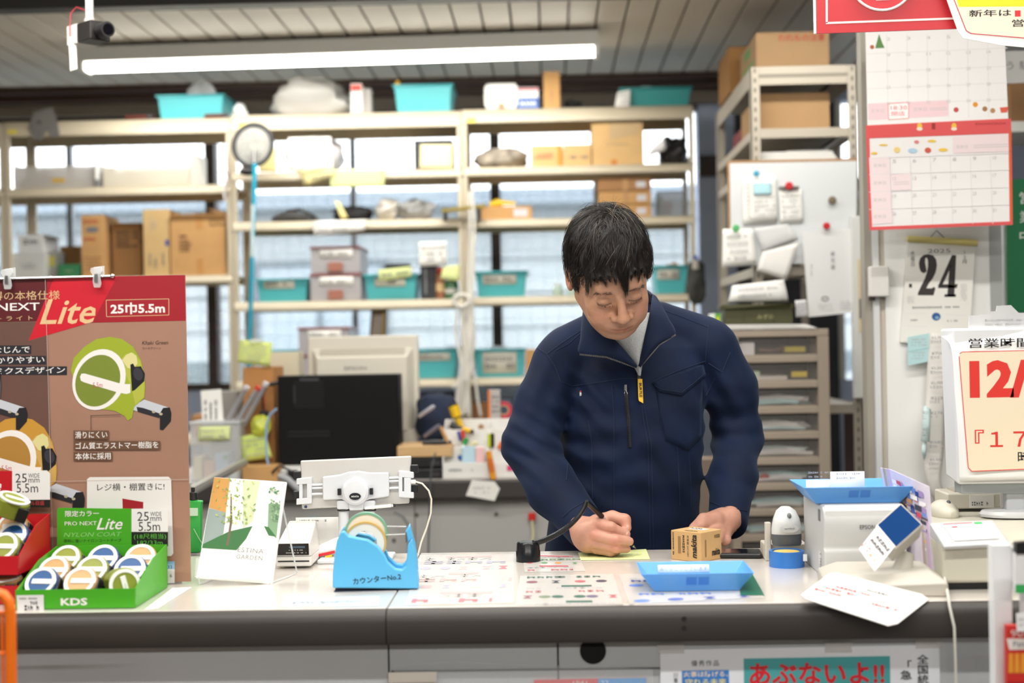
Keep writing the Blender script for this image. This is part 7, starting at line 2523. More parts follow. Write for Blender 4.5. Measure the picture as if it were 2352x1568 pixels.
for i,(cx,cy,R_,y0,c1)in enumerate(((1712,800,205*m,.030,'#7db79b'),(1708,872,200*m,.016,'#d9b36c'))):
 cx_,cz_=tl(cx,cy+20)
 mx=Matrix.Translation((cx_,y0+.012,cz_))@Matrix.Rotation(math.pi/2,4,'X')
 MB().lathe([(R_*.90,0),(R_,0),(R_,.012),(R_*.90,.012)],40,mx,closed=True).build('tape_roll',M(c1,.3,alpha=.92),t,smooth=True)
 MB().lathe([(R_*.55,.001),(R_*.9,.001),(R_*.9,.011),(R_*.55,.011)],40,mx,closed=True).build('roll_core',M('#e6e2d6',.6),t,smooth=True)
 a=Vector((cx_+R_*.97,y0+.006,cz_+.012))
 b=Vector((tl(2092,0)[0],y0+.004,tl(0,760+i*60)[1]))
 MB().add([a+Vector((0,-.005,0)),b+Vector((0,-.005,0)),b+Vector((0,.005,0)),a+Vector((0,.005,0))],[(0,1,2,3)]).build('tape_tail',M('#eef0ee',.15,alpha=.5),t,solid=.0004)
x_,z_=tl(1818,1240)
text(t,'カウンターNo.2',(x_,-.0003,z_+.004),58*m,M('#14284e',.6),w=450*m,bold=.012,right=(1,0,.085),up=(-.085,0,1))
# tablet in white holder
TY_=2.74
def th_(x,y,Y=TY_):
 return W(420+x/4.055,1040+y/4.055,Y)
base_=C(788,1285)
t=thing('tablet_stand','white twin post holder gripping a tablet seen from behind','stand',(base_.x,base_.y,CZ))
o=Vector(t.location)
MW_=M('#d9dbdf',.35,name='holder_white')
def tpoly(pts,y0,d,name,mat,bev=.002):
 P=[th_(x,y)-o for x,y in pts]
 return MB().prism([(p.x,p.z)for p in P],d).build(name,mat,t,bevel=bev,loc=(0,TY_-o.y+y0,0))
tpoly([(1300,220),(1460,200),(1540,175),(1640,165),(1740,182),(1920,180),(1922,405),(1740,430),(1690,450),(1680,530),(1550,535),(1540,460),(1480,430),(1305,440)],-.004,.010,'grip_plate',MW_,.003)
cp_=th_(1612,355)-o
MB().lathe([(.001,0),(.026,0),(.026,.006),(.021,.011),(.001,.013)],32,Matrix.Translation((cp_.x,TY_-o.y-.004,cp_.z))@Matrix.Rotation(math.pi/2,4,'X')).build('ball_cover',MW_,t,smooth=True)
for s in(-1,1):
 MB().box(cp_.x+s*.031-.003,cp_.x+s*.031+.003,TY_-o.y-.012,TY_-o.y,cp_.z-.006,cp_.z+.006).build('knob_grip',BLACK,t)
lg=th_(1615,395)-o
MB().prism(oval(lg.x,lg.z,.0112,.0068,20)[::-1],.001).build('logo_plate',M('#15171d',.4),t,loc=(0,TY_-o.y-.0178,0))
text(t,'AIDATA',(lg.x,TY_-o.y-.0182,lg.z),.003,WHITE,w=.015,bold=.02)
for s,xs4 in((-1,(1058,1085,1140,1200)),(1,(2150,2090,2060,2010))):
 for(ya,yb)in((225,480),):
  dy=-60 if s>0 else 0
  P=[(xs4[0],240+dy),(xs4[3],225+dy),(xs4[3],255+dy),(xs4[3],440+dy),(xs4[3],470+dy),(xs4[0],480+dy)]
  for q4 in([(xs4[0],238+dy),(xs4[3],225+dy),(xs4[3],285+dy),(xs4[0],295+dy)],[(xs4[0],425+dy),(xs4[3],415+dy),(xs4[3],470+dy),(xs4[0],482+dy)],[(xs4[0]+s*-25,290+dy),(xs4[1]+s*-30,290+dy),(xs4[1]+s*-30,430+dy),(xs4[0]+s*-25,430+dy)],[(xs4[2]+s*-15,280+dy),(xs4[3],280+dy),(xs4[3],425+dy),(xs4[2]+s*-15,425+dy)]):
   tpoly(q4 if s>0 else q4,-.002,.014,'claw',MW_,.0015)
  for yy in(205,390):
   c_=th_(xs4[0]+s*2,yy+dy+8)-o
   MB().box(c_.x-.007,c_.x+.007,TY_-o.y+.004,TY_-o.y+.02,c_.z-.008,c_.z+.008).build('rubber_pad',BLACK,t,bevel=.002)
for(xa,xb,y)in((1200,1300,300),(1200,1300,330),(1200,1300,385),(1920,2012,235),(1920,2012,265),(1920,2012,330)):
 a,b=th_(xa,y)-o,th_(xb,y-4)-o
 MB().tube([(a.x,TY_-o.y+.004,a.z),(b.x,TY_-o.y+.004,b.z)],.0026,8).build('rail',MW_,t,smooth=True)
for x in(1490,1735):
 a,b=th_(x,470)-o,th_(x,760)-o
 MB().tube([(a.x,TY_-o.y+.012,a.z+.006),(b.x,TY_-o.y+.012,0.006)],.0098,14).build('post',MW_,t,smooth=True)
 MB().box(a.x-.012,a.x+.012,TY_-o.y-.002,TY_-o.y+.024,a.z-.012,a.z+.006).build('post_head',MW_,t,bevel=.004)
 c_=th_(x,535)-o
 MB().tube([(c_.x+.0108*math.cos(q),TY_-o.y+.012+.0108*math.sin(q),c_.z)for q in np.linspace(0,6.28,16,endpoint=False)],.0022,6,closed=True).build('cable_tie',BLACK,t,smooth=True)
a=th_(1612,760)-o
MB().box(a.x-.07,a.x+.07,TY_-o.y-.04,TY_-o.y+.06,0,.008).build('foot_plate',MW_,t,bevel=.003)
tb=thing('tablet','silver white tablet clamped in the twin post holder','tablet',th_(1600,500))
P=[th_(x,y)-Vector(tb.location)for x,y in((1085,75),(2125,30),(2105,475),(1100,530))]
MB().prism([(p.x,p.z)for p in P],.007).build('shell',M('#cbc8c3',.3),tb,bevel=.003,loc=(0,.0085,0))
c_=th_(1138,505)-Vector(tb.location)
MB().cyl((c_.x,.009,c_.z),(c_.x,.0075,c_.z),.003,12).build('lens',M('#3a4a78',.2),tb)
pn=thing('stylus','white stylus tucked under the tablet','stylus',th_(1700,512))
d=th_(1980,486)-th_(1700,512)
MB().tube([(0,0,0),d*.86],.0032,8).build('barrel',WHITE,pn,smooth=True)
MB().tube([d*.86,d*.93],.0034,8).build('collar',CHROME,pn,smooth=True)
MB().tube([d*.93,d],[.0034,.0026],8).build('tip',BLACK,pn,smooth=True)
cb2=thing('charging_cable','white charging cable looping from the tablet edge','cable',th_(2125,268))
o2=Vector(cb2.location)
MB().tube([th_(*q)-o2 for q in((2125,268),(2165,268),(2170,268))],[.004,.004,.003],8).build('plug',WHITE,cb2,smooth=True)
MB().tube([th_(*q)-o2 for q in((2170,268),(2230,285),(2290,350),(2315,430),(2310,560),(2270,700),(2220,830),(2195,930))],.0018,8).build('lead',M('#ddd8c8',.4),cb2,smooth=True)
# card reader
p=C(680,1306)
t=thing('card_reader','black and white card payment reader on the counter','card reader',(p.x,p.y,CZ))
MB().box(-.038,.029,0,.11,.004,.024).build('base',M('#e6e4e0',.4),t,bevel=.004)
MB().box(-.034,.025,-.0006,0,.013,.0155).build('card_slot',INK,t)
MB().add([(-.038,.0,.024),(.029,.0,.024),(.029,.11,.024),(-.038,.11,.024),(-.036,.004,.048),(.026,.004,.048),(.022,.11,.078),(-.032,.11,.078)],[(0,1,5,4),(4,5,6,7),(1,2,6,5),(3,0,4,7),(2,3,7,6)]).build('upper_shell',M('#d5d1ca',.4),t,bevel=.004)
MB().add([(-.034,-.0008,.026),(.025,-.0008,.026),(.024,.0022,.047),(-.034,.0022,.047)],[(0,1,2,3)]).build('dark_front',M('#1e1a18',.2),t,solid=.001)
MB().box(-.012,.018,-.003,0,.039,.0425).build('display',M('#4a5a6a',.2),t)
scribble(t,-.02,.02,-.005,.005,2,M('#b9b4ae',.5),pos=(.002,-.0026,.033),seed=5,fill=.5)
# white handset scanner lying behind the dispenser
p=C(735,1290)
t=thing('handset','white curved handset with a red and yellow sticker behind the dispenser','handset',(p.x,p.y+.02,CZ))
MB().tube([(-.02,0,.012),(.0,0,.016),(.03,.0,.028),(.07,.01,.036),(.1,.02,.03)],[.010,.014,.015,.018,.018],12).build('body',WHITE,t,smooth=True)
MB().cbox((.012,-.016,.015),(.034,.002,.005),(0,-.2,0)).build('red_strip',M('#d8262e',.5),t)
MB().cbox((.016,-.0155,.010),(.014,.002,.004),(0,-.2,0)).build('yellow_strip',M('#e8c22a',.5),t)
t=thing('delivery_form','white printed form standing behind the card reader','paper',(C(745,1262).x,2.81,CZ))
sheet(t,'sheet',.085,.075,PAPER,(0,0,.039),n=3)
scribble(t,-.035,.035,-.004,.004,1,INKG,pos=(0,-.0012,.07),seed=3)
# pen on a coiled cord
t=thing('pen_holder','black round pen base on the counter with a coiled cord','pen holder',(C(1213,1292).x,C(1213,1292).y+.02,CZ))
MB().lathe([(.001,0),(.0232,0),(.0232,.019),(.0222,.021),(.0215,.034),(.019,.0375),(.001,.0375)],28).build('base',BLACKS,t,smooth=True)
pe=thing('ballpoint_pen','black clear barrelled pen held in the writing hand','pen',(0,0,0))
A_=Vector(W(1347,1152,2.70))
B_=Vector(C(1462,1262))+Vector((0,0,.0012))
pe.location=B_
d=A_-B_
def pt(f0,f1,r,name,mat):
 rs_=r if isinstance(r,list)else[r,r]
 MB().tube([d*f0,d*f1],rs_,10).build(name,mat,pe,smooth=True)
pt(0,.09,[.0006,.0034],'tip',CHROME)
pt(.09,.30,.0038,'grip',BLACK)
pt(.30,.70,.0038,'barrel',M('#d9dde4',.08,alpha=.45))
pt(.30,.66,.0012,'ink_refill',M('#c2306a',.4))
pt(.70,1.0,.0052,'cap',BLACKS)
cbn=thing('coiled_cord','black coiled cord between pen base and pen','cable',t.location+Vector((.01,-.002,.034)))
q0,q3=Vector((0,0,0)),A_-Vector(cbn.location)
q1,q2=q0+Vector((.035,-.004,.006)),q3+Vector((-.012,.0,-.04))
pp=[]
N=62*8
for i in range(N+1):
 f=i/N
 u=1-f
 c=q0*u**3+q1*3*u*u*f+q2*3*u*f*f+q3*f**3
 tg_=((q1-q0)*3*u*u+(q2-q1)*6*u*f+(q3-q2)*3*f*f).normalized()
 s_=tg_.cross(Vector((0,1,0))).normalized()
 n_=s_.cross(tg_)
 a=2*math.pi*62*f
 rad=.0050*(1-.35*f)
 pp.append(c+s_*rad*math.cos(a)+n_*rad*math.sin(a))
MB().tube(pp,.0014,5).build('coil',BLACKS,cbn,smooth=True)
# order slip
P=[C(1328,1270),C(1484,1262),C(1493,1285),C(1334,1287)]
t=thing('order_slip','pale green order slip under the writing hand','paper',(P[0].x,P[0].y,CZ))
MB().poly([q-Vector(t.location)+Vector((0,0,.0010))for q in P]).build('sheet',M('#e1e9a6',.8),t,solid=.0006)
c_=(P[0]+P[1]+P[2]+P[3])/4-Vector(t.location)+Vector((0,0,.0015))
scribble(t,-.05,.055,-.02,.012,3,M('#5f7a4a',.7),(1,0,0),(0,1,0),c_,seed=6,tall=.3,off=0)
text(t,'様',c_+Vector((-.045,.016,0)),.007,INK,right=(1,0,0),up=(0,1,0))
# cardboard charger box
p=C(1611,1292)
t=thing('product_box','small brown cardboard charger box standing edge on before the hand','box',(p.x,p.y,CZ),math.radians(-42))
bw,bd,bh=.070,.066,.0555
MB().box(-bw,0,0,bd,0,bh).build('carton',M('#c09a68',.85,var=.04,vscale=30,name='kraft'),t,bevel=.0012,seg=1)
# faces: front-left face looks along -y, right face looks along +x in the box frame
text(t,'makita',(-.016,-.0004,bh*.52),.013,INK,w=.044,right=(0,0,1),up=(-1,0,0),bold=.03,shear=.2)
text(t,'充電器 DC1001',(-.030,-.0004,bh*.52),.005,INK,w=.040,right=(0,0,-1),up=(1,0,0))
scribble(t,-.02,.02,-.003,.003,1,INK,(0,0,-1),(1,0,0),(-.040,-.0004,bh*.5),seed=8,tall=.8)
scribble(t,-.024,.024,-.002,.002,1,INK,(0,0,-1),(1,0,0),(-.064,-.0004,bh*.5),seed=9,tall=.8)
patch(t,rect(-.003,.003,-.02,.012),M('#8a6a42',.8),pos=(-.050,-.0004,bh*.6))
text(t,'makita',(.0004,.046,bh*.28),.013,INK,w=.026,right=(0,1,0),up=(0,0,1),bold=.03,shear=.2)
text(t,'充電器',(.0004,.050,bh*.8),.007,INK,w=.018,right=(0,1,0),up=(0,0,1))
patch(t,rect(-.002,.002,-.016,.016),M('#8a6a42',.8),right=(0,1,0),up=(0,0,1),pos=(.0004,.014,bh*.45))
patch(t,rect(-.018,.018,-.010,.010),WHITE,'top_label',(1,0,0),(0,1,0),(-.036,.042,bh))
scribble(t,-.016,.016,-.006,.006,1,INK,(1,0,0),(0,1,0),(-.036,.042,bh+.0004),seed=3,tall=.9,blocky=.4)
text(t,'makita',(-.030,.012,bh),.008,INK,w=.03,right=(1,0,0),up=(0,1,0),bold=.03)
# smartphone
p=C(1706,1284)
t=thing('smartphone','black smartphone lying beside the cardboard box','phone',(p.x,p.y,CZ),math.radians(-7))
MB().box(-.055,.036,.004,.07,.0006,.010).build('case',M('#0d0e11',.4),t,bevel=.004)
MB().box(-.049,.030,.009,.065,.0098,.0104).build('screen',M('#16191e',.08),t)
# coin trays
def coin_tray(name,label,x,y,z,w,d,h,rz,note):
 t=thing(name,label,'tray',(x,y,z),rz)
 BL_=M('#62a9f0',.3,alpha=.93,name='blue_tray')
 kx,ky=.155,.14
 def ring(f,zz):
  a,b=w/2*(1-kx*1.6*(1-f)),d/2*(1-ky*1.9*(1-f))
  return[(-a,-b,zz),(a,-b,zz),(a,b,zz),(-a,b,zz)]
 r0,r1=ring(0,.0),ring(1,h)
 r2=[(p[0]*.975,p[1]*.965,h)for p in r1]
 r3=[(p[0]*.97,p[1]*.96,.003)for p in r0]
 fs=[(3,2,1,0),(12,13,14,15)]
 for a in(0,4,8):
  fs+=[(a+i,a+(i+1)%4,a+4+(i+1)%4,a+4+i)for i in range(4)]
 MB().add(r0+r1+r2+r3,fs).build('body',BL_,t,bevel=.004,seg=3)
 f0,f1=Vector(r0[0]),Vector(r1[0])
 for a,b in((-.018,-.001),(.002,.019)):
  sl=(f1.y-f0.y)/h
  MB().add([(a,f0.y+sl*h*.35-.0004,h*.35),(b,f0.y+sl*h*.35-.0004,h*.35),(b,f0.y+sl*h*.78-.0004,h*.78),(a,f0.y+sl*h*.78-.0004,h*.78)],[(0,1,2,3)]).build('front_window',M('#3f83d8',.4),t)
 if note:
  y0_,y1_=d/2*(1-ky*1.9)*.96,d/2*.965
  c=Vector((-.012,(y0_*.35+y1_*.65)-.0015,h*.65))
  up=Vector((0,y1_-y0_,h)).normalized()
  sheet(t,'paper_label',.088,.014,M('#e3e8ee',.6),c,(1,0,0),up,n=2)
  text(t,'ありがとうございます',c+Vector((0,-.0012,.0006)),.0075,M('#9aa4b4',.6),w=.082,right=(1,0,0),up=up)
 return t
p=C(1594,1347)
coin_tray('coin_tray','bright blue coin tray with a thank you label on the counter',p.x,p.y,CZ+.001,.186,.128,.032,math.radians(0),True)
# printed sheets under the clear mat
def mat_sheet(label,pts,seed,cols,rows=9,extra=None):
 P=[C(*q)for q in pts]
 t=thing('catalogue_sheet',label,'paper',((P[0].x+P[2].x)/2,(P[0].y+P[2].y)/2,CZ))
 o=Vector(t.location)
 MB().poly([q-o+Vector((0,0,.0004))for q in P]).build('sheet',M('#d3cec9',.3,coat=.4),t)
 rd=random.Random(seed)
 def uv(u,v):
  return(P[3].lerp(P[2],u)).lerp(P[0].lerp(P[1],u),v)-o+Vector((0,0,.0007))
 def blk(pts,c,nm='printed_block'):
  MB().poly([uv(a,b)for a,b in pts]).build(nm,M(c,.4),t)
 wl,hl2=(P[1]-P[0]).length,(P[0]-P[3]).length
 def words(v,n,mt,tall=.8,u=.5,wf=.85):
  scribble(t,-wl*wf/2,wl*wf/2,-hl2*.045*n,hl2*.045*n,n,mt,(1,0,0),(0,1,0),uv(u,v)+Vector((0,0,.0002)),seed=seed*7+int(v*90),tall=tall,fill=.75,off=0)
 for i in range(rows):
  v=1-(i+.5)/rows
  k_=(i+seed)%3
  if k_==0:
   words(v,1,M(cols[i%len(cols)],.5),.7)
  elif k_==1:
   n=rd.randint(4,6)
   for j in range(n):
    u,c=(j+.5+rd.uniform(-.15,.15))/n,rd.choice(cols)
    if rd.random()<.5:
     blk(oval(u,v,.06,.26/rows,12),c,'printed_tool')
    else:
     blk([(u-.05,v+.25/rows),(u+.05,v+.25/rows),(u+.01,v),(u+.04,v-.3/rows),(u-.05,v-.3/rows),(u-.01,v)],c,'printed_tool')
  else:
   blk(rect(rd.uniform(.1,.5),rd.uniform(.6,.9),v-.12/rows,v+.22/rows),cols[0])
   words(v-.35/rows,1,INKL,.5)
 return t
mat_sheet('tool catalogue page under the mat between dispenser and blue tray',[(1195,1322),(1408,1318),(1432,1388),(1185,1390)],3,['#3f6a5c','#8a5a68','#6d6a80','#b86a70','#7a8a70','#4a4a58'],6)
mat_sheet('tool catalogue page with blue print under the blue tray',[(1422,1318),(1690,1320),(1758,1372),(1446,1388)],5,['#5a6ab0','#4a5a9a','#b05a70','#3f6a5c','#6a8ad0'],6)
mat_sheet('price list page under the mat behind the pen base',[(1200,1272),(1330,1276),(1345,1312),(1205,1314)],8,['#c05a6a','#6a9a6a','#5a7ac0','#d89a5a'],5)
mat_sheet('faded notice page under the mat beside the dispenser',[(965,1275),(1180,1272),(1180,1385),(930,1390)],11,['#c9a8a8','#a9a8b8','#b8b8b8','#c9707a'],8)
P=[C(1700,1312),C(1728,1318),C(1756,1368),C(1700,1368)]
t=thing('green_leaflet','dark green leaflet corner showing under the blue tray','paper',(P[0].x,P[0].y,CZ))
MB().poly([q-Vector(t.location)+Vector((0,0,.0011))for q in P]).build('sheet',M('#1f6a52',.3),t)
P=[C(660,1375),C(872,1368),C(870,1392),C(640,1394)]
t=thing('blue_notice','pale blue framed notice under the mat before the dispenser','paper',((P[0].x+P[1].x)/2,(P[0].y+P[2].y)/2,CZ))
o=Vector(t.location)
MB().poly([q-o+Vector((0,0,.0004))for q in P]).build('sheet',M('#e0e2e2',.3,coat=.4),t)
scribble(t,-.06,.065,-.012,.012,2,M('#8fa8c0',.5),(1,0,0),(0,1,0),(0,0,.0008),seed=4,tall=.6,off=0)
# ================================================================== pay desk
PWH=M('#c6c6c5',.42,name='printer_white')
# receipt printer
p=C(1890,1325)
PX0,PYF=p.x,2.462
pw,pd,ph=.142,.195,.1235
t=thing('receipt_printer','white receipt printer standing on the counter','printer',(PX0,PYF,CZ))
fr_=[(0,0),(0,.046),(.004,.052),(-.002,.078),(-.004,.1),(.004,.117),(.016,ph),(pd,ph),(pd,0)]
MB().prism(fr_,pw,Matrix.Translation((pw,0,0))@Matrix.Rotation(math.pi/2,4,'Z')).build('body',PWH,t,bevel=.003,seg=2)
MB().prism([(-.0006,.1015),(.0014,.1165),(.0135,ph+.0012),(pd*.6,ph+.0012),(pd*.6,ph-.002),(.012,ph-.004),(.002,.112),(.0006,.1015)],pw-.008,Matrix.Translation((pw-.004,-.0008,0))@Matrix.Rotation(math.pi/2,4,'Z')).build('lid',M('#cfcfcd',.4),t)
text(t,'EPSON',(pw*.52,-.0042,.0885),.0075,M('#3f3f42',.5),w=.026,bold=.005)
MB().cyl((pw*.52,.001,.014),(pw*.52,-.0012,.014),.0045,16).build('power_button',BLACK,t)
patch(t,rect(-.012,.012,-.012,.012),M('#d9d8d4',.5),'side_label',(0,-1,0),(0,0,1),(0,.04,.03))
scribble(t,-.018,.018,-.004,.004,1,INK,(0,0,1),(0,1,0),(-.0008,.03,.028),seed=3,tall=1.0,blocky=.35)
MB().box(-.0012,.0,.03,.045,.095,.115).build('side_latch',INKG,t)
coin_tray('coin_tray','blue coin tray lying on top of the receipt printer',PX0+pw*.47,PYF+.09,CZ+ph+.002,.196,.15,.030,0.0,False)
for i,(xa,xb,ya,yb,y_,l)in enumerate(((1908,1985,1082,1130,.10,'white card standing in the upper blue tray'),(1852,1912,1101,1132,.13,'white ticket holder lying behind the upper blue tray'))):
 Y_=PYF+y_
 a,b=W(xa,yb,Y_),W(xb,ya,Y_)
 tt=thing('ticket',l,'card',((a.x+b.x)/2,Y_,CZ+ph+.006))
 sheet(tt,'sheet',b.x-a.x,b.z-CZ-ph-.006,M('#f0f0f2',.6),(0,0,(b.z-CZ-ph-.006)/2),n=2,t=.003)
 scribble(tt,-.02,.02,.03,.045,2,INKL,pos=(0,-.002,.0),seed=i)
 # barcode scanner in its holder
p=C(1765,1288)
t=thing('scanner_holder','beige upright holder beside the receipt printer','holder',(p.x,p.y,CZ))
MB().box(-.005,.006,0,.012,0,.072).build('upright',M('#c9c2b4',.5),t,bevel=.002)
MB().box(-.005,.075,.012,.07,0,.030).build('tray',M('#c9c2b4',.5),t,bevel=.003)
sx=onx(1806,2.655,1.0)
t=thing('barcode_scanner','white and grey barcode scanner hanging in the holder','scanner',(sx,2.655,CZ+.031))
def sc_ring(z,w,d,y):
 return[(w*math.cos(a),y+d*math.sin(a),z)for a in np.linspace(0,2*math.pi,20,endpoint=False)]
def loft(rings):
 n=len(rings[0])
 vs=[q for r in rings for q in r]
 fs=[(i*n+j,i*n+(j+1)%n,(i+1)*n+(j+1)%n,(i+1)*n+j)for i in range(len(rings)-1)for j in range(n)]
 return MB().add(vs,fs+[tuple(range(n-1,-1,-1)),tuple((len(rings)-1)*n+j for j in range(n))])
loft([sc_ring(.020,.0275,.016,.0),sc_ring(.035,.0275,.020,-.004),sc_ring(.050,.0245,.020,-.002),sc_ring(.064,.018,.016,.002),sc_ring(.071,.008,.008,.006)]).build('shell',M('#d8dad9',.3),t,smooth=True,angle=60)
loft([sc_ring(.0,.025,.010,-.006),sc_ring(.004,.0275,.014,-.004),sc_ring(.021,.0282,.017,.0)]).build('grey_nose',M('#55595c',.4),t,smooth=True,angle=60)
MB().lathe([(.001,0),(.017,0),(.017,.001),(.001,.0016)],24,Matrix.Translation((.002,-.0215,.033))@Matrix.Rotation(math.pi/2,4,'X')@Matrix.Diagonal((1,.45,1,1))).build('badge',M('#c9cbca',.3),t,smooth=True)
text(t,'symbol',(.002,-.0234,.033),.004,M('#4a4c50',.5),w=.018)
MB().ell((.003,-.017,.056),(.0042,.006,.0055)).build('trigger',M('#77787a',.4),t,smooth=True)
# blue tape roll
p=C(1812,1304)
t=thing('tape_roll','roll of blue tape with yellow core lying on the counter','tape',(p.x,p.y+.022,CZ))
MB().lathe([(.0262,0),(.0318,0),(.0318,.0285),(.0262,.0285)],40,closed=True).build('tape',M('#2f74c4',.3),t,smooth=True)
MB().lathe([(.001,.0),(.0255,.0),(.0255,.0245),(.023,.027),(.001,.0272)],40).build('core',M('#f0c96a',.6),t,smooth=True)
MB().box(.026,.033,-.022,-.018,.012,.024).build('tape_end',WHITE,t)
# customer display with cards
dB=C(2060,1372)
t=thing('customer_display','beige customer display with blue screen tilted on its base','display',(dB.x,2.36,CZ),math.radians(-6))
BEI=M('#bdb8ad',.45,name='beige_plastic')
loft([[(-.10,-.075,0),(.09,-.075,0),(.09,.10,0),(-.10,.10,0)],[(-.10,-.075,.014),(.09,-.075,.022),(.09,.10,.022),(-.10,.10,.018)],[(-.07,-.05,.030),(.07,-.05,.034),(.07,.08,.034),(-.07,.08,.032)]]).build('base',BEI,t,bevel=.003)
o=Vector(t.location)
Rz=Matrix.Rotation(math.radians(6),4,'Z')
def dl(px_,py_,Y):
 return Rz@(W(px_,py_,Y)-o)
nk0,nk1=dl(2072,1330,2.36),dl(2082,1270,2.37)
MB().tube([(nk0.x,nk0.y,.03),nk0+Vector((0,0,.01)),nk1],[.019,.018,.012],18).build('neck',BEI,t,smooth=True)
front=[dl(x,y,Y)for x,y,Y in((2069,1158,2.375),(2116,1204,2.345),(2058,1256,2.315),(2014,1207,2.345))]
nb_=(front[1]-front[0]).cross(front[3]-front[0]).normalized()
if nb_.y>0:
 nb_=-nb_
back=[q-nb_*.034 for q in front]
ctr=(front[0]+front[1]+front[2]+front[3])/4
fo=[ctr+(q-ctr)*1.1 for q in front]
bo=[q-nb_*.036 for q in fo]
MB().add(fo+bo,[(0,1,2,3),(7,6,5,4),(0,4,5,1),(1,5,6,2),(2,6,7,3),(3,7,4,0)]).build('head',BEI,t,bevel=.003)
sc_=[ctr+(q-ctr)*.98+nb_*.0006 for q in front]
MB().add(sc_,[(0,1,2,3)]).build('screen',M('#143c72',.12),t)
cd=[dl(x,y,Y)for x,y,Y in((2016,1206,2.335),(2056,1254,2.31),(2009,1312,2.285),(1973,1260,2.31))]
MB().add(cd,[(0,1,2,3)]).build('card',M('#efedec',.6),t,solid=.0012)
cr=(cd[1]-cd[0]).normalized()
cu=(cd[0]-cd[3]).normalized()
cc=(cd[0]+cd[1]+cd[2]+cd[3])/4+(nb_*.0012)
scribble(t,-.016,.018,-.004,.018,2,INK,cr,cu,cc,seed=3,tall=.5)
scribble(t,-.016,.0,-.02,-.008,2,INKR,cr,cu,cc,seed=4,tall=.6,fill=.4)
scribble(t,.004,.018,-.02,-.014,1,M('#e0a03a',.6),cr,cu,cc,seed=5,tall=.8)
t=thing('notice_card','white rounded card with red writing overhanging the counter edge','notice',(C(1960,1380).x,CF-.03,CZ+.006))
o=Vector(t.location)
pts=[(1905,1317,2.300),(1925,1316,2.300),(2118,1365,2.250),(2133,1377,2.243),(2062,1432,2.198),(2040,1437,2.196),(1852,1376,2.228),(1840,1366,2.235)]
pa_,pb_,pc_=W(1905,1317,2.300),W(2133,1377,2.243),W(1840,1366,2.235)
pn_=(pb_-pa_).cross(pc_-pa_)
P=[CAM+ray(x,y)*((pa_-CAM).dot(pn_)/ray(x,y).dot(pn_))-o for x,y,Y in pts]
MB().poly(P).build('card',M('#e2e0dd',.4),t,solid=.0012)
r_,u_=(P[2]-P[1]).normalized(),(P[1]-P[7]).normalized()
n_=r_.cross(u_).normalized()
if n_.y>0:
 n_=-n_
cc=(P[1]+P[3]+P[5]+P[7])/4+n_*.0012
for i,(dx0,dx1,dy,mt,sd)in enumerate(((-.05,.02,.012,INKR,3),(-.06,-.005,.0,INKR,4),(.0,.06,.0,INKL,5),(-.07,-.02,-.013,INKR,6),(.02,.07,-.013,INKR,7),(-.01,.03,.027,INKG,8))):
 scribble(t,dx0,dx1,-.004,.004,1,mt,r_,u_,cc+u_*dy,seed=sd,tall=.7)
 # leaflets standing in a rack
FA=['#cdc4d2','#c4a8c8','#b8b0b4','#a89890']
for i in range(5):
 dx=.007*i
 P=[W(2044,1077,2.56),W(2134,1117,2.43),W(2148,1322,2.37),W(2086,1300,2.50)]
 P=[q+Vector((-.002*i,.009*i,0))for q in P]
 P[2].z=P[3].z=CZ+.003
 tt=thing('flyer','colourful printed flyer in the standing row, %s from the printer'%('first','second','third','fourth','fifth')[i],'flyer',P[3],group='row of flyers beside the customer display')
 o=Vector(tt.location)
 q=[k_-o for k_ in P]
 MB().grid(lambda u,v:q[3].lerp(q[2],u).lerp(q[0].lerp(q[1],u),v),8,8).build('sheet',M(FA[i%4],.5,var=.1,vscale=20),tt,solid=.002)
 if i==0:
  rd=random.Random(2)
  nn=(q[1]-q[0]).cross(q[3]-q[0]).normalized()
  nn=-nn if nn.y>0 else nn
  for k_ in range(120):
   u0,v0=rd.uniform(.02,.8),rd.uniform(.02,.92)
   du,dv=rd.uniform(.06,.2),rd.uniform(.015,.06)
   f_=lambda u,v:q[3].lerp(q[2],u).lerp(q[0].lerp(q[1],u),v)+nn*(.0014+.00001*k_)
   MB().add([f_(u0,v0),f_(u0+du,v0),f_(u0+du,v0+dv),f_(u0,v0+dv)],[(0,1,2,3)]).build('printed_block',M(rd.choice(['#23407e','#4a66b0','#c8485c','#e8e2e4','#3a3a4a','#e0a878','#6a8ad0','#9c86b8','#f0ece8']),.5),tt)
   # cash register block
RX0=W(2166,1350,2.33).x
RZ=CZ+.081
t=thing('cash_register','beige cash register block at the counter end','cash register',(RX0,2.33,CZ))
MB().box(0,.62,0,.48,.012,.079).build('body',M('#c3bfb0',.5),t,bevel=.006)
MB().box(.01,.6,.01,.46,0,.012).build('foot',BLACK,t)
MB().add([(0,-.012,.074),(.105,-.012,.078),(.105,.075,.105),(0,.075,.101),(0,-.010,.068),(.105,-.010,.072),(.105,.075,.08),(0,.075,.08)],[(0,1,2,3),(4,7,6,5),(0,4,5,1),(1,5,6,2),(3,2,6,7),(0,3,7,4)]).build('slanted_lid',M('#bcbdbf',.4),t,bevel=.002)
up=Vector((0,.087,.027)).normalized()
nn=Vector((1,0,.04)).normalized()
c0=Vector((.056,.034,.0915))
patch(t,rect(-.036,.036,-.032,.032),M('#efeeec',.5),'pay_card',nn,up,c0,.0006)
patch(t,rect(-.036,.012,.029,.032),M('#d8304a',.5),'red_strip',nn,up,c0,.0010)
patch(t,rect(.014,.028,.024,.032),M('#2fae5e',.5),'green_strip',nn,up,c0,.0010)
text(t,'PayPay',c0+up*.018+nn*.004,.007,M('#b9b4b6',.5),w=.03,right=nn,up=up,off=.0012)
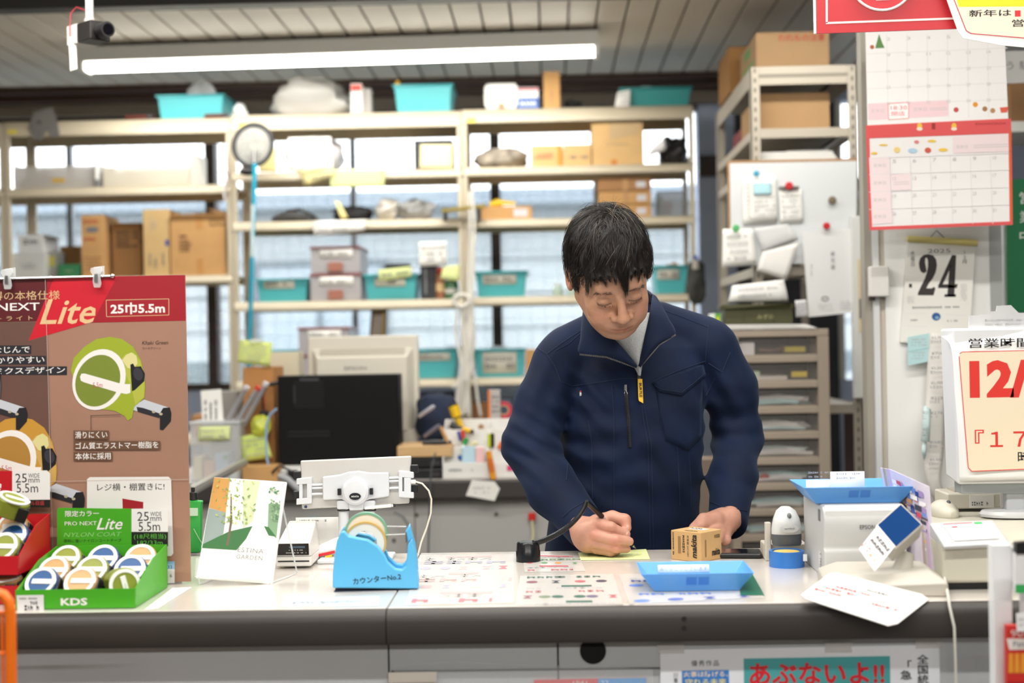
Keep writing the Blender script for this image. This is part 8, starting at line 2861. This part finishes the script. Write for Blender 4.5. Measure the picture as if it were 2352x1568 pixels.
patch(t,rect(-.026,-.016,.015,.021),M('#e0485c',.5),'red_mark',nn,up,c0,.0010)
# opening hours display
HY=2.60
hx=W(2197,900,HY).x
t=thing('sign_monitor','white monitor covered by the opening hours sign','monitor',(W(2336,1190,HY).x,HY,RZ))
o=Vector(t.location)
MSW=M('#e3e4e6',.4,name='monitor_white')
z0,z1=W(2300,1112,HY).z-o.z,W(2300,752,HY).z-o.z
x0_=hx-o.x
MB().add([(x0_,0,z0),(.3,0,z0),(.3,0,z1),(x0_-.006,0,z1),(x0_-.006,.06,z0+.012),(.3,.06,z0+.012),(.3,.06,z1),(x0_-.012,.06,z1)],[(0,1,2,3),(7,6,5,4),(0,4,5,1),(1,5,6,2),(3,2,6,7),(0,3,7,4)]).build('housing',MSW,t,bevel=.005)
MB().box(x0_+.008,.10,.01,.055,z0-.018,z0+.006).build('chin',M('#9fa3a6',.45),t,bevel=.003)
MB().box(-.012,.022,.02,.045,.005,z0).build('neck',M('#b9bcc0',.4),t,bevel=.004)
MB().lathe([(.001,.001),(.062,.001),(.064,.006),(.060,.012),(.001,.014)],40,Matrix.Translation((.006,.03,0))@Matrix.Diagonal((1,.62,1,1))).build('foot',M('#d3d4d6',.4),t,smooth=True)
MB().box(.0,.014,.0185,.0195,.062,.112).build('yellow_sticker',M('#e6c82a',.5),t)
t2=thing('opening_sign','opening hours paper sign with red date on the monitor','sign',W(2330,1100,HY-.012))
o=Vector(t2.location)
L_=[W(x,y,Y)-o for x,y,Y in((2163,772,HY+.02),(2185,800,HY-.004),(2193,900,HY-.008),(2200,1000,HY-.010),(2204,1105,HY-.006))]
R_=[W(x,y,HY-.008)-o for x,y in((2480,748),(2480,800),(2480,900),(2480,1000),(2480,1096))]
ribbon('paper',L_,R_,M('#f4f3f1',.6),n=6,bulge=.003,thick=.0006,parent=t2)
px=PX(t2,HY-.0135)
px.poly([(2203,816),(2208,808),(2480,802),(2480,1072),(2232,1082),(2224,1074)],M('#f2e2c6',.6))
px.lines([(2203,818,2224,1074),(2204,812,2210,808),(2210,808,2480,802),(2224,1074,2232,1082),(2232,1082,2480,1072)],2,M('#df4a4c',.6),'border_line')
px.txt('営業時間',2226,776,2366,798,INK,bold=.016)
RS=M('#e0352c',.6)
px.txt('12/24',2229,826,2476,912,RS,bold=.05)
px.txt('『１７',2240,986,2356,1026,RS,bold=.012)
px.txt('時',2338,1036,2366,1062,INK,bold=.01)
sup=thing('sign_holder','clear plastic holder with faint writing behind the opening sign','holder',W(2300,760,HY+.012))
MB().prism([(q.x,q.z)for q in[W(x,y,HY)-W(2300,760,HY)for x,y in((2224,762),(2480,752),(2480,716),(2340,718),(2322,700),(2290,702),(2288,714),(2276,715),(2275,722),(2226,724))]],.003).build('sheet',M('#e6e6e8',.25,alpha=.6),sup)
scribble(sup,-.03,.04,.005,.02,2,INKL,pos=(0,-.001,.004),seed=2)
# mouse and keyboard unit on the register
mp=G(2178,1186,RZ)
t=thing('computer_mouse','beige computer mouse beside the flyers','mouse',(mp.x,mp.y,RZ))
MB().ell((0,.03,.004),(.026,.048,.024)).build('shell',M('#cfcabb',.4),t,smooth=True)
MB().ell((.004,.012,.024),(.004,.008,.005)).build('wheel',M('#4a4c58',.4),t,smooth=True)
t=thing('keyboard_unit','beige keyboard unit with price label behind the monitor foot','keyboard',(mp.x+.02,2.72,RZ))
MB().box(.0,.34,0,.09,.004,.034).build('case',M('#cdc8ba',.45),t,bevel=.004)
MB().box(.02,.32,.02,.07,.034,.038).build('key_row',M('#b5b0a2',.5),t)
MB().box(.042,.088,-.0015,0,.006,.030).build('price_label',M('#e4e2dc',.6),t)
scribble(t,.046,.084,.010,.018,1,INKG,pos=(0,-.0018,0),seed=7,tall=.9,blocky=.5)
MB().box(.10,.3,-.002,0,.002,.036).build('note_strip',M('#e2dfdc',.6),t)
# white cable over the counter edge
t=thing('display_cable','white cable running down over the counter edge','cable',W(2160,1260,2.4))
o=Vector(t.location)
MB().tube([W(*q)-o for q in((2152,1240,2.44),(2160,1290,2.40),(2174,1345,2.30),(2178,1370,2.236),(2181,1392,2.224),(2192,1440,2.218),(2194,1500,2.222),(2196,1575,2.222))],.0022,8).build('lead',M('#d5d2c8',.4),t,smooth=True)
# ================================================================== on the counter front
t,px=board('fire_poster','fire safety poster taped on the counter front','poster',[(1516,1492),(2158,1480),(2160,1640),(1518,1650)],CF+.0185,M('#e6e8ee',.5),thick=.001)
px.poly([(1708,1512),(2044,1506),(2046,1640),(1710,1645)],M('#4aa3a6',.5))
px.poly([(1566,1540),(1674,1538),(1676,1640),(1568,1640)],M('#3a7ec8',.5))
px.txt('優秀作品',1588,1516,1651,1529,INK,spacing=1.25)
px.txt('あぶないよ!!',1722,1521,2030,1572,M('#d21f2c',.5),bold=.03)
px.txt('火事は防げる、',1570,1541,1672,1554,M('#f0d8b8',.5),bold=.01)
px.txt('守れる未来',1574,1558,1668,1572,M('#f0e28c',.5),bold=.01)
text(t,'全国統一',W(2120,1543,CF+.018)-px.o,.055,INK,w=.018,vertical=True,bold=.01)
text(t,'「急',W(2081,1538,CF+.018)-px.o,.030,INK,w=.018,vertical=True,bold=.01)
text(t,'川東',W(1552,1556,CF+.018)-px.o,.016,INK,w=.007,vertical=True)
for x,y in((1541,1486),(1926,1484),(2134,1474)):
 tt=[(x-32,y-9),(x+30,y-11),(x+31,y+14),(x-31,y+15)]
 px.poly(tt,M('#d8d2cc',.3,alpha=.5),'tape_piece')
t,px=board('sale_leaflet','red and blue leaflet in a clear pocket on the counter front','leaflet',[(1226,1561),(1484,1556),(1484,1650),(1228,1650)],CF+.0195,M('#d81f34',.4),thick=.001)
px.poly([(1374,1558),(1484,1556),(1484,1650),(1374,1650)],M('#2f9ae0',.4))
px.txt('1941',1316,1563,1348,1572,M('#f0dcdc',.5))
px.txt('22',1380,1562,1398,1572,M('#e6f0f6',.5))
t,px=board('clear_pocket','clear film pocket taped on the counter front','pocket',[(905,1528),(1040,1520),(1500,1536),(1500,1660),(905,1660)],CF+.0165,M('#dfe2e4',.05,alpha=.16),thick=.001)
px.poly([(892,1544),(1003,1542),(1003,1566),(892,1568)],M('#b9b2a8',.4),'tape_piece')
# ================================================================== orange wire rack and white hook rack before the counter
t=thing('wire_rack','orange wire rack at the picture edge before the counter','rack',(W(20,1568,1.98).x,1.98,0))
o=Vector(t.location)
OR=M('#f0720f',.35,name='orange_paint')
P=[W(*q,1.98)-o for q in((-60,1362),(-10,1362),(8,1366),(20,1382),(24,1405),(25,1470),(26,1568))]
P.append(Vector((P[-1].x,0,.01)))
MB().tube(P,.0078,12).build('upright',OR,t,smooth=True)
for y in(1406,1500):
 a,b=W(-200,y+6,1.98)-o,W(12,y,1.98)-o
 MB().tube([a,b],.0028,8).build('cross_wire',OR,t,smooth=True)
for x in(4,-30,-64):
 a=W(x,1406,1.98)-o
 MB().tube([a,(a.x,0,.1)],.0022,8).build('wire',OR,t,smooth=True)
t=thing('hook_rack','white hook rack post standing before the counter end','rack',(W(2304,1400,2.08).x,2.08,0))
o=Vector(t.location)
zt_=W(2304,1250,2.08).z
MB().box(-.014,.014,0,.024,0,zt_).build('post',M('#e9eaec',.35),t,bevel=.002)
MB().box(.014,.04,.002,.02,zt_-.052,zt_-.004).build('bracket',M('#dfe0e2',.35),t,bevel=.002)
MB().box(-.06,.2,-.02,.05,0,.02).build('foot',M('#d5d6d8',.4),t,bevel=.003)
for zz in(zt_-.03,zt_-.21):
 MB().tube([(.034,.01,zz),(.046,-.03,zz),(.05,-.06,zz+.004)],.0022,8).build('hook',CHROME,t,smooth=True)
MB().box(.03,.075,.004,.02,.3,zt_-.05).build('side_panel',M('#dfe0e2',.4),t)
def hang_pack(label,x0,x1,y0,y1,Y,colr,band,word,wc):
 t,px=board('hanging_pack',label,'pack',[(x0,y0),(x1,y0),(x1,y1),(x0,y1)],Y,M(colr,.35),thick=.012,part='card')
 px.poly([(x0,y1-(y1-y0)*.22),(x1,y1-(y1-y0)*.22),(x1,y1),(x0,y1)],M(band,.4))
 if word:
  px.txt(word,x0+4,y0+(y1-y0)*.12,x1-4,y0+(y1-y0)*.24,wc,bold=.01)
 return t,px
hang_pack('white pack with green foot on the upper hook',2332,2420,1270,1362,2.045,'#e4e2e4','#3aa85a',None,INK)
t,px=board('pack_hanger','black hanger holding the upper hooked pack','hanger',[(2334,1246),(2400,1240),(2400,1272),(2334,1272)],2.044,BLACK,thick=.014)
t,px=hang_pack('red food pack on the lower hook',2312,2420,1436,1600,2.05,'#c8302a','#b01c22',None,INK)
px.poly([(2312,1466),(2420,1466),(2420,1490),(2318,1492)],M('#efe6e0',.5))
px.txt('Panasonic',2328,1472,2400,1484,M('#3a4a7a',.5))
px.txt('90',2322,1446,2350,1462,M('#f0dcd8',.5))
for i,x in enumerate((2322,2336,2350)):
 px.poly([(x-5,1500),(x+5,1500),(x+6,1545),(x-6,1545)],M('#e0942a',.5),lift=0)
t,px=board('price_tag','white price tag on the lower hook','tag',[(2334,1408),(2400,1406),(2400,1448),(2336,1450)],2.04,M('#e9e9ea',.5))
px.scr(2340,1416,2352,1440,2,INKL,seed=2)
# ================================================================== camera on the ceiling
VY=3.5
t=thing('security_camera','black and white security camera hanging from the ceiling','security camera',W(206,60,VY))
o=Vector(t.location)
MB().cyl((0,0,.018),(0,0,2.53-o.z),.0095,14).build('pole',M('#dcdcda',.4),t,smooth=True)
MB().lathe([(.001,-.002),(.013,0),(.014,.012),(.010,.022),(.001,.024)],18).build('ball_joint',M('#c4c0b8',.4),t,smooth=True)
ax=(W(252,84,VY-.05)-W(178,68,VY+.05)).normalized()
mx=lookalong(ax.cross(Vector((0,0,1))),Vector((0,0,1)),W(206,76,VY)-o)
MB().box(-.028,.028,-.026,.022,-.05,.045,mx).build('housing',M('#262220',.4),t,bevel=.003)
MB().box(-.0285,.0285,-.027,.0225,.010,.062,mx).build('white_cover',M('#dcdad6',.4),t,bevel=.003)
MB().cyl(mx@Vector((0,-.004,-.05)),mx@Vector((0,-.004,-.085)),.019,20).build('lens_barrel',BLACK,t,smooth=True)
MB().cyl(mx@Vector((0,-.004,-.085)),mx@Vector((0,-.004,-.087)),.014,20).build('lens_glass',M('#0a0a10',.05),t,smooth=True)
MB().tube([W(*q,VY)-o for q in((196,24),(176,16),(163,30),(160,58),(161,84))],.0014,6).build('red_wire',M('#a82430',.5),t,smooth=True)
t,px=board('camera_tag','white tag hanging from the security camera wire','tag',[(157,86),(174,82),(178,158),(161,163)],VY,M('#e4dfda',.7))
# trim between shop and back
t=thing('tape_flag','yellow bag behind the clerk elbow','bag',(W(1648,1020,3.9).x,3.9,0))
MB().box(-.05,.03,0,.1,0,1.04).build('cabinet',M('#77685a',.7),t,bevel=.004)
MB().ell((.006,.03,1.085),(.016,.03,.045)).build('sack',M('#e2c21c',.5),t,smooth=True)
